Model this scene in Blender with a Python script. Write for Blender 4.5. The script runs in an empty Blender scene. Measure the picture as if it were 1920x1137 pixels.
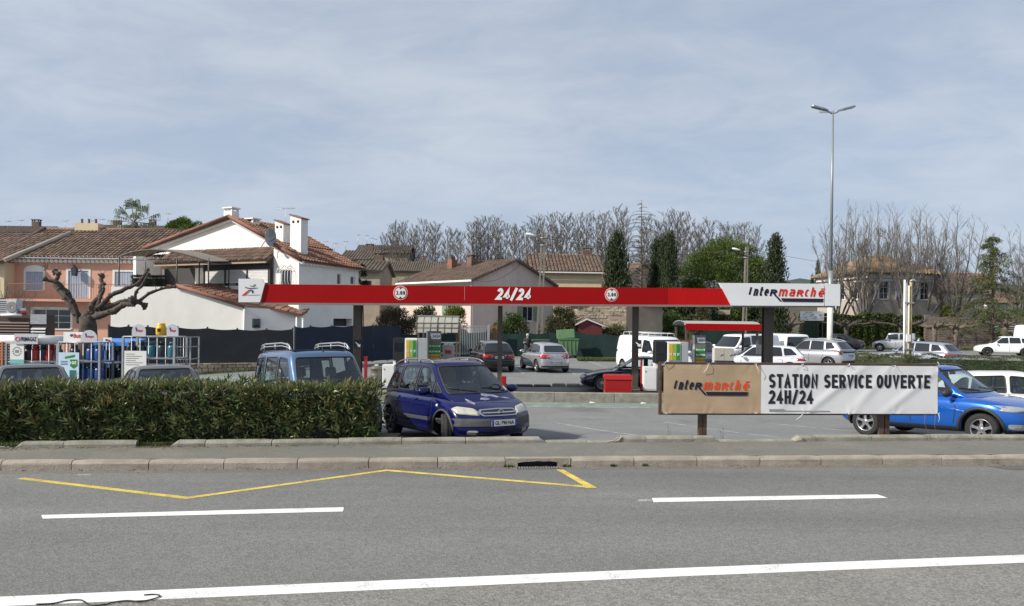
import bpy,bmesh,math,random
from mathutils import Vector,Matrix,noise
from mathutils.bvhtree import BVHTree
R=math.radians
SC=bpy.context.scene
COL=SC.collection
FOC,CAMZ,HX,HY,ROLL=1400.0,2.3,960.0,604.0,0.011
cam_d=bpy.data.cameras.new('camera');cam=bpy.data.objects.new('camera',cam_d);COL.objects.link(cam)
cam_d.sensor_width=36;cam_d.lens=36*FOC/1920
cam_d.shift_y=(HY-568.5)/1920
cam_d.clip_end=3000;cam_d.clip_start=.1
cam.matrix_world=Matrix.Translation((0,0,CAMZ))@Matrix.Rotation(R(90),4,'X')@Matrix.Rotation(ROLL,4,'Z')
SC.camera=cam
TO_SUN=Vector((-0.80,-0.33,0.60)).normalized()
sun_d=bpy.data.lights.new('sun','SUN');sun_d.energy=3.9;sun_d.angle=R(1.6);sun_d.color=(1.0,.94,.84)
sun=bpy.data.objects.new('sun',sun_d);COL.objects.link(sun)
sun.rotation_euler=TO_SUN.to_track_quat('Z','Y').to_euler()
W=bpy.data.worlds.new('World');SC.world=W;W.use_nodes=True
nt=W.node_tree;nt.nodes.clear()
def wn(t,**k):
 n=nt.nodes.new(t)
 for a,b in k.items():setattr(n,a,b)
 return n
sky=wn('ShaderNodeTexSky',sky_type='NISHITA',sun_disc=False,sun_elevation=math.asin(TO_SUN.z),sun_rotation=math.atan2(TO_SUN.x,TO_SUN.y),air_density=1.0,dust_density=1.6,ozone_density=1.2,altitude=30)
tc=wn('ShaderNodeTexCoord');sep=wn('ShaderNodeSeparateXYZ');nt.links.new(tc.outputs['Generated'],sep.inputs[0])
def wmath(op,a,b=None,clamp=False):
 n=wn('ShaderNodeMath',operation=op,use_clamp=clamp)
 for i,s in enumerate((a,b)):
  if s is None:continue
  if isinstance(s,(int,float)):n.inputs[i].default_value=s
  else:nt.links.new(s,n.inputs[i])
 return n.outputs[0]
den=wmath('ADD',wmath('MAXIMUM',sep.outputs[2],0.0),.22)
cb=wn('ShaderNodeCombineXYZ')
nt.links.new(wmath('DIVIDE',sep.outputs[0],den),cb.inputs[0]);nt.links.new(wmath('DIVIDE',sep.outputs[1],den),cb.inputs[1])
mp=wn('ShaderNodeMapping');mp.inputs['Rotation'].default_value=(0,0,R(52));mp.inputs['Scale'].default_value=(.9,1.35,1)
nt.links.new(cb.outputs[0],mp.inputs[0])
n1=wn('ShaderNodeTexNoise');n1.inputs['Scale'].default_value=.95;n1.inputs['Detail'].default_value=7;n1.inputs['Roughness'].default_value=.5;n1.inputs['Distortion'].default_value=.35
n2=wn('ShaderNodeTexNoise');n2.inputs['Scale'].default_value=4.2;n2.inputs['Detail'].default_value=9;n2.inputs['Roughness'].default_value=.58;n2.inputs['Distortion'].default_value=.5
nt.links.new(mp.outputs[0],n1.inputs[0]);nt.links.new(mp.outputs[0],n2.inputs[0])
rp=wn('ShaderNodeValToRGB');rp.color_ramp.elements[0].position=.35;rp.color_ramp.elements[1].position=.67
rp.color_ramp.interpolation='EASE'
rp.color_ramp.elements[0].color=(2.85,3.35,4.2,1);rp.color_ramp.elements[1].color=(4.3,4.6,5.05,1)
nt.links.new(wmath('ADD',wmath('MULTIPLY',n1.outputs[0],.62),wmath('MULTIPLY',n2.outputs[0],.38)),rp.inputs[0])
mx=wn('ShaderNodeMix',data_type='RGBA');mx.inputs[0].default_value=.8
nt.links.new(sky.outputs[0],mx.inputs[6]);nt.links.new(rp.outputs[0],mx.inputs[7])
hz=wn('ShaderNodeMix',data_type='RGBA');hz.inputs[7].default_value=(3.15,3.78,4.8,1)
hf=wmath('SUBTRACT',1.0,wmath('DIVIDE',wmath('MAXIMUM',sep.outputs[2],0.0),.26),clamp=True)
nt.links.new(wmath('MULTIPLY',hf,.85),hz.inputs[0]);nt.links.new(mx.outputs[2],hz.inputs[6])
bg=wn('ShaderNodeBackground');bg.inputs[1].default_value=.1
wo=wn('ShaderNodeOutputWorld');nt.links.new(hz.outputs[2],bg.inputs[0]);nt.links.new(bg.outputs[0],wo.inputs[0])
SC.view_settings.view_transform='Standard';SC.view_settings.look='None'
SC.view_settings.gamma=1;SC.view_settings.use_curve_mapping=False;SC.view_settings.exposure=0.6
SC.render.engine='CYCLES'
_c,_s=math.cos(ROLL),math.sin(ROLL)
def derot(px,py):
 u,v=px-HX,py-HY
 return u*_c+v*_s,-u*_s+v*_c
def at(px,py,Y):
 u,v=derot(px,py)
 return Vector((u*Y/FOC,Y,CAMZ-v*Y/FOC))
def G(px,py,z=0.0):
 u,v=derot(px,py);Y=FOC*(CAMZ-z)/v
 return Vector((u*Y/FOC,Y,z))
def PX(px,Y,py=604):return at(px,py,Y).x
def PZ(px,py,Y):return at(px,py,Y).z
def lerp(a,b,t):return a+(b-a)*t
def interp(pts,x):
 if x<=pts[0][0]:return pts[0][1]
 if x>=pts[-1][0]:return pts[-1][1]
 for i in range(len(pts)-1):
  if x<=pts[i+1][0]:
   x0,y0=pts[i];x1,y1=pts[i+1];h=x1-x0;t=(x-x0)/h
   def tan(j):
    if j==0 or j==len(pts)-1:return None
    a=(pts[j][1]-pts[j-1][1])/(pts[j][0]-pts[j-1][0]);b=(pts[j+1][1]-pts[j][1])/(pts[j+1][0]-pts[j][0])
    return 0 if a*b<=0 else 2*a*b/(a+b)
   d=(y1-y0)/h
   m0,m1=tan(i),tan(i+1)
   if m0 is None:m0=d
   if m1 is None:m1=d
   return(2*t**3-3*t*t+1)*y0+(t**3-2*t*t+t)*h*m0+(-2*t**3+3*t*t)*y1+(t**3-t*t)*h*m1
LOTZ=[(12,0.0),(14,-.04),(15.2,-.10),(18,-.27),(21,-.36),(25,-.38),(29,-.38),(34,-.24),(38,-.16),(50,-.05),(62,.04),(80,.05)]
def lz(Y):return interp(LOTZ,Y)
def GL(px,py):
 Y=20
 for _ in range(40):
  Y=.5*Y+.5*G(px,py,lz(Y)).y
 return G(px,py,lz(Y))
class MB:
 def __init__(s):s.v=[];s.f=[];s.mi=[];s.sm=[];s.M=None;s.cur=0;s.smooth=False
 def add(s,vs,fs,mi=None,sm=None):
  o=len(s.v)
  for p in vs:
   p=Vector(p)
   s.v.append(s.M@p if s.M else p)
  for f in fs:
   s.f.append([i+o for i in f]);s.mi.append(s.cur if mi is None else mi);s.sm.append(s.smooth if sm is None else sm)
  return s
 def box(s,c,d,rz=0,mi=None,rx=0,ry=0):
  hx,hy,hz=d[0]/2,d[1]/2,d[2]/2
  m=Matrix.Translation(c)
  if rz or rx or ry:m=m@Matrix.Rotation(rz,4,'Z')@Matrix.Rotation(ry,4,'Y')@Matrix.Rotation(rx,4,'X')
  vs=[m@Vector((x,y,z))for x in(-hx,hx)for y in(-hy,hy)for z in(-hz,hz)]
  return s.add(vs,[(0,1,3,2),(4,6,7,5),(0,4,5,1),(2,3,7,6),(0,2,6,4),(1,5,7,3)],mi,False)
 def bb(s,x0,x1,y0,y1,z0,z1,mi=None):
  return s.box(((x0+x1)/2,(y0+y1)/2,(z0+z1)/2),(abs(x1-x0),abs(y1-y0),abs(z1-z0)),mi=mi)
 def bev(s,x0,x1,y0,y1,z0,z1,b=.02,mi=None):
  def ring(z,i):return[(x0+i+b,y0+i,z),(x1-i-b,y0+i,z),(x1-i,y0+i+b,z),(x1-i,y1-i-b,z),(x1-i-b,y1-i,z),(x0+i+b,y1-i,z),(x0+i,y1-i-b,z),(x0+i,y0+i+b,z)]
  vs=ring(z0,0)+ring(z1-b,0)+ring(z1,b)
  fs=[tuple(reversed(range(8)))]+[tuple(range(16,24))]
  for k in(0,8):
   for i in range(8):fs.append((k+i,k+(i+1)%8,k+8+(i+1)%8,k+8+i))
  return s.add(vs,fs,mi,False)
 def quad(s,a,b,c,d,mi=None):return s.add([a,b,c,d],[(0,1,2,3)],mi,False)
 def poly(s,pts,mi=None):return s.add(pts,[tuple(range(len(pts)))],mi,False)
 def prism(s,pts,vec,mi=None):
  n=len(pts);vec=Vector(vec);vs=[Vector(p)for p in pts]+[Vector(p)+vec for p in pts]
  return s.add(vs,[tuple(range(n-1,-1,-1)),tuple(range(n,2*n))]+[(i,(i+1)%n,n+(i+1)%n,n+i)for i in range(n)],mi,False)
 def tube(s,pts,r,n=6,mi=None,cap=True,sm=True,twist=0):
  pts=[Vector(p)for p in pts];rs=r if isinstance(r,(list,tuple))else[r]*len(pts)
  vs=[];up=None
  for i,p in enumerate(pts):
   t=(pts[min(i+1,len(pts)-1)]-pts[max(i-1,0)])
   if t.length<1e-9:t=Vector((0,0,1))
   t.normalize()
   if up is None:up=t.orthogonal().normalized()if abs(t.z)<.9 or True else up
   up=(up-t*up.dot(t))
   if up.length<1e-6:up=t.orthogonal()
   up.normalize();w=t.cross(up)
   for k in range(n):
    a=2*math.pi*k/n+twist
    vs.append(p+(up*math.cos(a)+w*math.sin(a))*rs[i])
  fs=[(i*n+k,i*n+(k+1)%n,(i+1)*n+(k+1)%n,(i+1)*n+k)for i in range(len(pts)-1)for k in range(n)]
  s.add(vs,fs,mi,sm)
  if cap:
   o=len(s.v)-len(vs)
   s.f.append([o+k for k in range(n-1,-1,-1)]);s.mi.append(s.cur if mi is None else mi);s.sm.append(False)
   s.f.append([o+(len(pts)-1)*n+k for k in range(n)]);s.mi.append(s.cur if mi is None else mi);s.sm.append(False)
  return s
 def lathe(s,prof,n=24,c=(0,0,0),axis='z',mi=None,sm=True,closed=False):
  vs=[]
  for r,h in prof:
   for k in range(n):
    a=2*math.pi*k/n
    p=(r*math.cos(a),r*math.sin(a),h)if axis=='z' else(r*math.cos(a),h,r*math.sin(a))if axis=='y' else(h,r*math.cos(a),r*math.sin(a))
    vs.append(Vector(p)+Vector(c))
  m=len(prof);fs=[(i*n+k,i*n+(k+1)%n,((i+1)%m)*n+(k+1)%n,((i+1)%m)*n+k)for i in range(m if closed else m-1)for k in range(n)]
  return s.add(vs,fs,mi,sm)
 def mesh(s,name):
  me=bpy.data.meshes.new(name);me.from_pydata([tuple(v)for v in s.v],[],s.f)
  me.polygons.foreach_set('material_index',s.mi);me.polygons.foreach_set('use_smooth',s.sm);me.update()
  return me
 def obj(s,name,mats,parent=None,loc=None,rz=0):
  me=s.mesh(name)
  for m in(mats if isinstance(mats,(list,tuple))else[mats]):me.materials.append(m)
  return mk(name,me,parent,loc,rz)
def mk(name,me,parent=None,loc=None,rz=0):
 o=bpy.data.objects.new(name,me);COL.objects.link(o)
 if parent:o.parent=parent
 if loc is not None:o.location=loc
 if rz:o.rotation_euler=(0,0,rz)
 return o
def tag(o,label=None,cat=None,group=None,kind=None):
 if label:o['label']=label
 if cat:o['category']=cat
 if group:o['group']=group
 if kind:o['kind']=kind
 return o
def thing(name,label,cat,loc=(0,0,0),rz=0,group=None):
 o=bpy.data.objects.new(name,None);COL.objects.link(o);o.location=loc;o.rotation_euler=(0,0,rz);o.empty_display_size=.2
 return tag(o,label,cat,group)
KIDS={}
def copy_tree(o,parent=None):
 c=o.copy();COL.objects.link(c)
 if parent:c.parent=parent
 for ch in[x for x in list(o.children)]:copy_tree(ch,c)
 return c
def clone(o,label=None,loc=None,rz=None,scale=None,group=None):
 c=copy_tree(o)
 if label:c['label']=label
 if group:c['group']=group
 if loc is not None:c.location=loc
 if rz is not None:c.rotation_euler=(0,0,rz)
 if scale is not None:c.scale=scale if isinstance(scale,(tuple,list))else(scale,)*3
 return c
def bmobj(name,bm,mats,parent=None,smooth=False):
 me=bpy.data.meshes.new(name);bm.to_mesh(me);bm.free()
 for m in(mats if isinstance(mats,(list,tuple))else[mats]):me.materials.append(m)
 if smooth:me.polygons.foreach_set('use_smooth',[True]*len(me.polygons))
 return mk(name,me,parent)
MATS={}
def pm(name,col,rough=.8,var=.12,scale=4,bump=0,bscale=None,metal=0,coat=0,spec=.5,col2=None,isl=0,dirt=None,emit=0,alpha=None,transl=0,detail=6,sub=None,stretch=None):
 if name in MATS:return MATS[name]
 m=bpy.data.materials.new(name);m.use_nodes=True;t=m.node_tree;b=t.nodes['Principled BSDF'];L=t.links
 b.inputs['Roughness'].default_value=rough;b.inputs['Metallic'].default_value=metal;b.inputs['Specular IOR Level'].default_value=spec
 b.inputs['Coat Weight'].default_value=coat;b.inputs['Coat Roughness'].default_value=.04
 def N(k,**a):
  n=t.nodes.new(k)
  for x,y in a.items():setattr(n,x,y)
  return n
 tc=N('ShaderNodeTexCoord');vec=tc.outputs['Object']
 if stretch:
  mp=N('ShaderNodeMapping');mp.inputs['Scale'].default_value=stretch;L.new(vec,mp.inputs[0]);vec=mp.outputs[0]
 c1=tuple(col)+(1,)
 c2=(tuple(col2)if col2 else tuple(max(0,x*(1-2*var))for x in col))+(1,)
 nz=N('ShaderNodeTexNoise');nz.inputs['Scale'].default_value=scale;nz.inputs['Detail'].default_value=detail;nz.inputs['Roughness'].default_value=.6;L.new(vec,nz.inputs[0])
 rp=N('ShaderNodeValToRGB');rp.color_ramp.elements[0].position=.33;rp.color_ramp.elements[1].position=.67
 rp.color_ramp.elements[0].color=c2;rp.color_ramp.elements[1].color=c1;L.new(nz.outputs[0],rp.inputs[0])
 out=rp.outputs[0]
 if isl:
  g=N('ShaderNodeNewGeometry');hs=N('ShaderNodeHueSaturation')
  mr=N('ShaderNodeMapRange');mr.inputs[3].default_value=1-isl;mr.inputs[4].default_value=1+isl;L.new(g.outputs['Random Per Island'],mr.inputs[0])
  L.new(mr.outputs[0],hs.inputs['Value']);L.new(out,hs.inputs['Color'])
  mr2=N('ShaderNodeMapRange');mr2.inputs[3].default_value=.5-isl*.05;mr2.inputs[4].default_value=.5+isl*.05
  mm=N('ShaderNodeMath',operation='FRACT');m3=N('ShaderNodeMath',operation='MULTIPLY');m3.inputs[1].default_value=7.31
  L.new(g.outputs['Random Per Island'],m3.inputs[0]);L.new(m3.outputs[0],mm.inputs[0]);L.new(mm.outputs[0],mr2.inputs[0]);L.new(mr2.outputs[0],hs.inputs['Hue'])
  out=hs.outputs[0]
 if dirt:
  dc,ds,da,dst=dirt
  mp=N('ShaderNodeMapping');mp.inputs['Scale'].default_value=dst;L.new(tc.outputs['Object'],mp.inputs[0])
  dn=N('ShaderNodeTexNoise');dn.inputs['Scale'].default_value=ds;dn.inputs['Detail'].default_value=8;dn.inputs['Roughness'].default_value=.65;L.new(mp.outputs[0],dn.inputs[0])
  dr=N('ShaderNodeMapRange');dr.inputs[1].default_value=.48;dr.inputs[2].default_value=.75;dr.inputs[4].default_value=da;L.new(dn.outputs[0],dr.inputs[0])
  mx=N('ShaderNodeMix',data_type='RGBA');L.new(dr.outputs[0],mx.inputs[0]);L.new(out,mx.inputs[6]);mx.inputs[7].default_value=tuple(dc)+(1,);out=mx.outputs[2]
 L.new(out,b.inputs['Base Color'])
 if bump:
  bn=N('ShaderNodeTexNoise');bn.inputs['Scale'].default_value=bscale or scale*8;bn.inputs['Detail'].default_value=5;L.new(vec,bn.inputs[0])
  bp=N('ShaderNodeBump');bp.inputs['Strength'].default_value=min(1,bump);bp.inputs['Distance'].default_value=.02*max(1,bump);L.new(bn.outputs[0],bp.inputs['Height']);L.new(bp.outputs[0],b.inputs['Normal'])
 if emit:L.new(out,b.inputs['Emission Color']);b.inputs['Emission Strength'].default_value=emit
 if transl:
  tr=N('ShaderNodeBsdfTranslucent');L.new(out,tr.inputs[0]);ms=N('ShaderNodeMixShader');ms.inputs[0].default_value=transl
  L.new(b.outputs[0],ms.inputs[1]);L.new(tr.outputs[0],ms.inputs[2]);L.new(ms.outputs[0],t.nodes['Material Output'].inputs[0])
 MATS[name]=m;return m
def glassm(name,tint=(.25,.3,.3),trans=.6,rough=.02):
 if name in MATS:return MATS[name]
 m=bpy.data.materials.new(name);m.use_nodes=True;t=m.node_tree;t.nodes.clear();L=t.links
 o=t.nodes.new('ShaderNodeOutputMaterial');tr=t.nodes.new('ShaderNodeBsdfTransparent');tr.inputs[0].default_value=tuple(tint)+(1,)
 gl=t.nodes.new('ShaderNodeBsdfGlossy');gl.inputs['Roughness'].default_value=rough;gl.inputs[0].default_value=(.9,.95,1,1)
 fr=t.nodes.new('ShaderNodeFresnel');fr.inputs[0].default_value=1.45
 ad=t.nodes.new('ShaderNodeMath');ad.operation='MULTIPLY_ADD';ad.inputs[1].default_value=1.1;ad.inputs[2].default_value=.03;ad.use_clamp=True;L.new(fr.outputs[0],ad.inputs[0])
 ms=t.nodes.new('ShaderNodeMixShader');L.new(ad.outputs[0],ms.inputs[0]);L.new(tr.outputs[0],ms.inputs[1]);L.new(gl.outputs[0],ms.inputs[2]);L.new(ms.outputs[0],o.inputs[0])
 MATS[name]=m;return m
M_BLACK=pm('black_plastic',(.010,.010,.011),.5,.2,30)
M_DARKGLASS=pm('dark_glass',(.015,.02,.025),.04,.1,2,spec=.8)
M_CHROME=pm('chrome',(.7,.7,.72),.15,.03,3,metal=1)
M_GALV=pm('galvanised_steel',(.42,.44,.46),.45,.12,9,metal=.6)
M_WHITE=pm('white_paint',(.78,.78,.77),.5,.05,3)
M_WHITEP=pm('white_panel',(.74,.75,.76),.35,.03,1.5)
M_RED=pm('red_panel',(.32,.003,.004),.5,.05,1.2,spec=.15)
M_BROWN=pm('brown_steel',(.10,.08,.068),.55,.15,6)
M_CONC=pm('concrete',(.36,.34,.30),.9,.16,3,bump=.4,bscale=60,dirt=((.16,.14,.11),2.2,.7,(1,1,2)))
M_CONCP=pm('concrete_pole_mat',(.22,.20,.165),.9,.12,4,bump=.3,bscale=50,dirt=((.14,.13,.10),1.5,.5,(3,3,.4)))
M_BARK=pm('bark',(.17,.135,.105),.95,.3,8,bump=1,bscale=25)
M_TWIG=pm('twig',(.17,.155,.138),.95,.2,3)
M_TEXTNAVY=pm('navy_ink',(.010,.009,.022),.5,.05,3)
M_TEXTBLK=pm('black_ink',(.012,.01,.014),.5,.05,3)
M_TEXTRED=pm('red_ink',(.62,.03,.012),.45,.05,3)
M_TEXTWHT=pm('white_ink',(.82,.82,.82),.5,.02,3)
def textmesh(s,bold=0.0,ext=.004,shear=0,res=3):
 cu=bpy.data.curves.new('lettering','FONT');cu.body=s;cu.size=1;cu.extrude=ext;cu.offset=bold;cu.shear=shear;cu.resolution_u=res
 o=bpy.data.objects.new('tmp',cu);COL.objects.link(o)
 dg=bpy.context.evaluated_depsgraph_get();dg.update()
 me=bpy.data.meshes.new_from_object(o.evaluated_get(dg));bpy.data.objects.remove(o);bpy.data.curves.remove(cu)
 return me
def text(s,mat,parent,M,x0,x1,z0,z1,bold=0.0,shear=0,name='lettering',ext=.004,cap=True):
 """text whose ink fills the box x0..x1, z0..z1 of the local plane M (x right, z up, -y towards the reader)"""
 me=textmesh(s,bold,1,shear)
 xs=[v.co.x for v in me.vertices];ys=[v.co.y for v in me.vertices]
 ax,bx,ay,by=min(xs),max(xs),min(ys),max(ys)
 sx,sy=(x1-x0)/(bx-ax),(z1-z0)/(by-ay)
 for v in me.vertices:
  v.co=M@Vector((x0+(v.co.x-ax)*sx,-ext if v.co.z>0 else ext*.3,z0+(v.co.y-ay)*sy))
 me.name=name;me.materials.append(mat)
 return mk(name,me,parent)
I4=Matrix.Identity(4)
def TM(x=0,y=0,z=0,rz=0):return Matrix.Translation((x,y,z))@Matrix.Rotation(rz,4,'Z')
def _arc(cx,cz,rx,rz,a0,a1,n=14):return[(cx+rx*math.cos(R(lerp(a0,a1,k/n))),cz+rz*math.sin(R(lerp(a0,a1,k/n))))for k in range(n+1)]
GLY={'S':[_arc(.5,.75,.5,.25,25,270)+_arc(.5,.25,.5,.25,90,-155)],'T':[[(0,1),(1,1)],[(.5,1),(.5,0)]],'A':[[(0,0),(.5,1),(1,0)],[(.2,.3),(.8,.3)]],'I':[[(.5,0),(.5,1)]],'O':[_arc(.5,.5,.5,.5,90,450,28)],'N':[[(0,0),(0,1),(1,0),(1,1)]],'E':[[(1,1),(0,1),(0,0),(1,0)],[(0,.52),(.85,.52)]],'R':[[(0,0),(0,1),(.45,1)]+_arc(.5,.75,.5,.25,80,-80)+[(.45,.5),(0,.5)],[(.5,.5),(1,0)]],'V':[[(0,1),(.5,0),(1,1)]],'C':[_arc(.5,.5,.5,.5,42,318,22)],'U':[[(0,1)]+_arc(.5,.35,.5,.35,180,360)+[(1,1)]],'2':[_arc(.5,.7,.5,.3,165,-25)+[(0,0),(1,0)]],'4':[[(.72,0),(.72,1),(0,.28),(1,.28)]],'H':[[(0,0),(0,1)],[(1,0),(1,1)],[(0,.5),(1,.5)]],'/':[[(0,-.06),(1,1.06)]],'3':[_arc(.5,.75,.5,.25,150,-90)+_arc(.5,.25,.5,.25,90,-150)],'0':[_arc(.5,.5,.5,.5,90,450,24)],'.':[[(.5,0),(.5,.12)]],'n':[[(0,0),(0,1)],_arc(.5,.62,.5,.38,165,0)+[(1,0)]],'t':[[(.25,1),(.25,.25)]+_arc(.6,.3,.35,.3,190,270)+[(1,0)],[(0,.74),(1,.74)]],'e':[[(0,.48),(1,.48)]+_arc(.5,.5,.5,.5,10,315,20)],'m':[[(0,0),(0,1)],_arc(.25,.62,.25,.38,165,0)+[(.5,0)],_arc(.75,.62,.25,.38,165,0)+[(1,0)]],'a':[[(.08,1),(.6,1),(.9,.93),(1,.75),(1,0),(.3,0),(.06,.08),(0,.28),(.06,.47),(.3,.55),(1,.55)]],'c':[_arc(.5,.5,.5,.5,50,310,20)],'h':[[(0,0),(0,1)],_arc(.5,.45,.5,.27,165,0)+[(1,0)]]}
def word(s,mat,parent,M,x0,x1,z0,z1,w,shear=0,gap=.34,name='lettering',y=-.003):
 """heavy stroke lettering filling the box, printed flat"""
 m=MB();m.M=M;H=z1-z0;k={'I':0,'.':0,'/':.75,'m':1.5,'E':.85,'T':.95,'t':.7};n=len(s);X1=x1-shear*H
 U=((X1-x0)-n*w-0)/max(.001,sum(k.get(c,1)for c in s)+(n-1)*gap);x=x0;lay=0
 for c in s:
  gw=k.get(c,1)*U
  for st in GLY[c]:
   P=[Vector((x+w/2+a*gw,z0+w/2+b*(H-w)))for a,b in st];P=[Vector((p.x+shear*(p.y-z0),p.y))for p in P];L=[]
   closed=(P[0]-P[-1]).length<1e-4 and len(P)>4
   for i,p in enumerate(P):
    a=P[i-1]if i else(P[-2]if closed else p);b=P[i+1]if i<len(P)-1 else(P[1]if closed else p)
    d1=(p-a).normalized()if(p-a).length>1e-6 else(b-p).normalized();d2=(b-p).normalized()if(b-p).length>1e-6 else d1
    q=p.copy()
    t=(d1+d2).normalized()if(d1+d2).length>.1 else d1;nn=Vector((-t.y,t.x));cc=max(.45,abs(Vector((-d1.y,d1.x)).dot(nn)))
    if not closed and(i==0 or i==len(P)-1):q=p+(d1 if i else-d2)*(w/2 if abs(d1.x*d1.y)<.05 or c in '/AVNRnmhat' else.0)
    L+=[q+nn*w/2/cc,q-nn*w/2/cc]
   lay+=1;yy=y-(lay%4)*.0004
   m.add([(v.x,yy,v.y)for v in L],[(2*i,2*i+1,2*i+3,2*i+2)for i in range(len(P)-1)])
  x+=gw+w+gap*U
 return m.obj(name,mat,parent)
 # ================================================================ ground, road, pavement, kerbs
rnd=random.Random(5)
def ground_mat(name,c,speck,big,rough=.92,patch=None,sc=120,bump=.5,pst=None):
 m=bpy.data.materials.new(name);m.use_nodes=True;t=m.node_tree;b=t.nodes['Principled BSDF'];L=t.links
 b.inputs['Roughness'].default_value=rough;b.inputs['Specular IOR Level'].default_value=.35
 tc=t.nodes.new('ShaderNodeTexCoord')
 def nz(s,d,ro=.6):
  n=t.nodes.new('ShaderNodeTexNoise');n.inputs['Scale'].default_value=s;n.inputs['Detail'].default_value=d;n.inputs['Roughness'].default_value=ro;L.new(tc.outputs['Object'],n.inputs[0]);return n
 a=nz(sc,3,.8);v=t.nodes.new('ShaderNodeTexVoronoi');v.inputs['Scale'].default_value=sc*.7;L.new(tc.outputs['Object'],v.inputs[0])
 g=nz(.55,6);g2=nz(5,5)
 mr=t.nodes.new('ShaderNodeMapRange');mr.inputs[1].default_value=.3;mr.inputs[2].default_value=.7;mr.inputs[3].default_value=1-speck;mr.inputs[4].default_value=1+speck;L.new(a.outputs[0],mr.inputs[0])
 m2=t.nodes.new('ShaderNodeMapRange');m2.inputs[1].default_value=.32;m2.inputs[2].default_value=.68;m2.inputs[3].default_value=1-big;m2.inputs[4].default_value=1+big;L.new(g.outputs[0],m2.inputs[0])
 m3=t.nodes.new('ShaderNodeMapRange');m3.inputs[1].default_value=.3;m3.inputs[2].default_value=.7;m3.inputs[3].default_value=1-big*.6;m3.inputs[4].default_value=1+big*.6;L.new(g2.outputs[0],m3.inputs[0])
 mv=t.nodes.new('ShaderNodeSeparateColor');L.new(v.outputs['Color'],mv.inputs[0])
 m4=t.nodes.new('ShaderNodeMapRange');m4.inputs[3].default_value=1-speck*.9;m4.inputs[4].default_value=1+speck*.9;L.new(mv.outputs[0],m4.inputs[0])
 def mul(x,y):
  n=t.nodes.new('ShaderNodeMath');n.operation='MULTIPLY';L.new(x,n.inputs[0]);L.new(y,n.inputs[1]);return n.outputs[0]
 f=mul(mul(mr.outputs[0],m2.outputs[0]),mul(m3.outputs[0],m4.outputs[0]))
 col=t.nodes.new('ShaderNodeRGB');col.outputs[0].default_value=tuple(c)+(1,);cc=col.outputs[0]
 if patch:
  pc,ps,lo,hi,am=patch
  pn=nz(ps,4,.55)
  if pst:
   mp_=t.nodes.new('ShaderNodeMapping');mp_.inputs['Scale'].default_value=pst;mp_.inputs['Rotation'].default_value=(0,0,-.14);L.new(tc.outputs['Object'],mp_.inputs[0]);L.new(mp_.outputs[0],pn.inputs[0])
  pr=t.nodes.new('ShaderNodeMapRange');pr.inputs[1].default_value=lo;pr.inputs[2].default_value=hi;pr.inputs[4].default_value=am;L.new(pn.outputs[0],pr.inputs[0])
  mx=t.nodes.new('ShaderNodeMix');mx.data_type='RGBA';L.new(pr.outputs[0],mx.inputs[0]);L.new(cc,mx.inputs[6]);mx.inputs[7].default_value=tuple(pc)+(1,);cc=mx.outputs[2]
 vm=t.nodes.new('ShaderNodeVectorMath');vm.operation='SCALE';L.new(cc,vm.inputs[0]);L.new(f,vm.inputs['Scale']);L.new(vm.outputs[0],b.inputs['Base Color'])
 bp=t.nodes.new('ShaderNodeBump');bp.inputs['Strength'].default_value=bump;bp.inputs['Distance'].default_value=.008;L.new(v.outputs['Distance'],bp.inputs['Height']);L.new(bp.outputs[0],b.inputs['Normal'])
 return m
M_ROAD=ground_mat('road_asphalt',(.172,.172,.163),.24,.05,sc=70,patch=((.130,.130,.128),.5,.40,.64,.95),pst=(.12,1,1))
M_PAVE=ground_mat('pavement_asphalt',(.152,.148,.130),.2,.07,sc=90,patch=((.22,.2,.17),1.2,.5,.7,.5))
M_LOT=ground_mat('lot_asphalt',(.185,.19,.188),.16,.09,sc=60,patch=((.135,.135,.13),.5,.56,.66,.7))
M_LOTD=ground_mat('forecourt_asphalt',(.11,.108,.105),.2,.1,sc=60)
M_EARTH=ground_mat('earth',(.10,.085,.055),.3,.2,sc=20,patch=((.06,.08,.03),.4,.45,.6,.9))
def paint(name,c,wear=.5):
 m=pm(name,c,.7,.05,8);t=m.node_tree;L=t.links
 n=t.nodes.new('ShaderNodeTexNoise');n.inputs['Scale'].default_value=70;n.inputs['Detail'].default_value=4;n.inputs['Roughness'].default_value=.8
 n2=t.nodes.new('ShaderNodeTexNoise');n2.inputs['Scale'].default_value=3;n2.inputs['Detail'].default_value=4
 tc=t.nodes.new('ShaderNodeTexCoord');L.new(tc.outputs['Object'],n.inputs[0]);L.new(tc.outputs['Object'],n2.inputs[0])
 a=t.nodes.new('ShaderNodeMath');a.operation='MULTIPLY_ADD';a.inputs[1].default_value=.5;L.new(n2.outputs[0],a.inputs[0]);L.new(n.outputs[0],a.inputs[2])
 mr=t.nodes.new('ShaderNodeMapRange');mr.inputs[1].default_value=.78-wear*.22;mr.inputs[2].default_value=.98-wear*.22;mr.inputs[3].default_value=1;mr.inputs[4].default_value=.12;L.new(a.outputs[0],mr.inputs[0])
 tr=t.nodes.new('ShaderNodeBsdfTransparent');ms=t.nodes.new('ShaderNodeMixShader')
 L.new(mr.outputs[0],ms.inputs[0]);L.new(tr.outputs[0],ms.inputs[1]);L.new(t.nodes['Principled BSDF'].outputs[0],ms.inputs[2]);L.new(ms.outputs[0],t.nodes['Material Output'].inputs[0])
 return m
M_LINE=paint('road_line_white',(.78,.78,.76),-.12)
M_YEL=paint('road_line_yellow',(.72,.55,.10),.25)
M_LLINE=paint('lot_line_white',(.62,.63,.62),.75)
M_GREENP=paint('faded_green_paint',(.36,.50,.41),.9)
M_DUST=paint('gutter_sand',(.27,.225,.17),.98)
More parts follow.
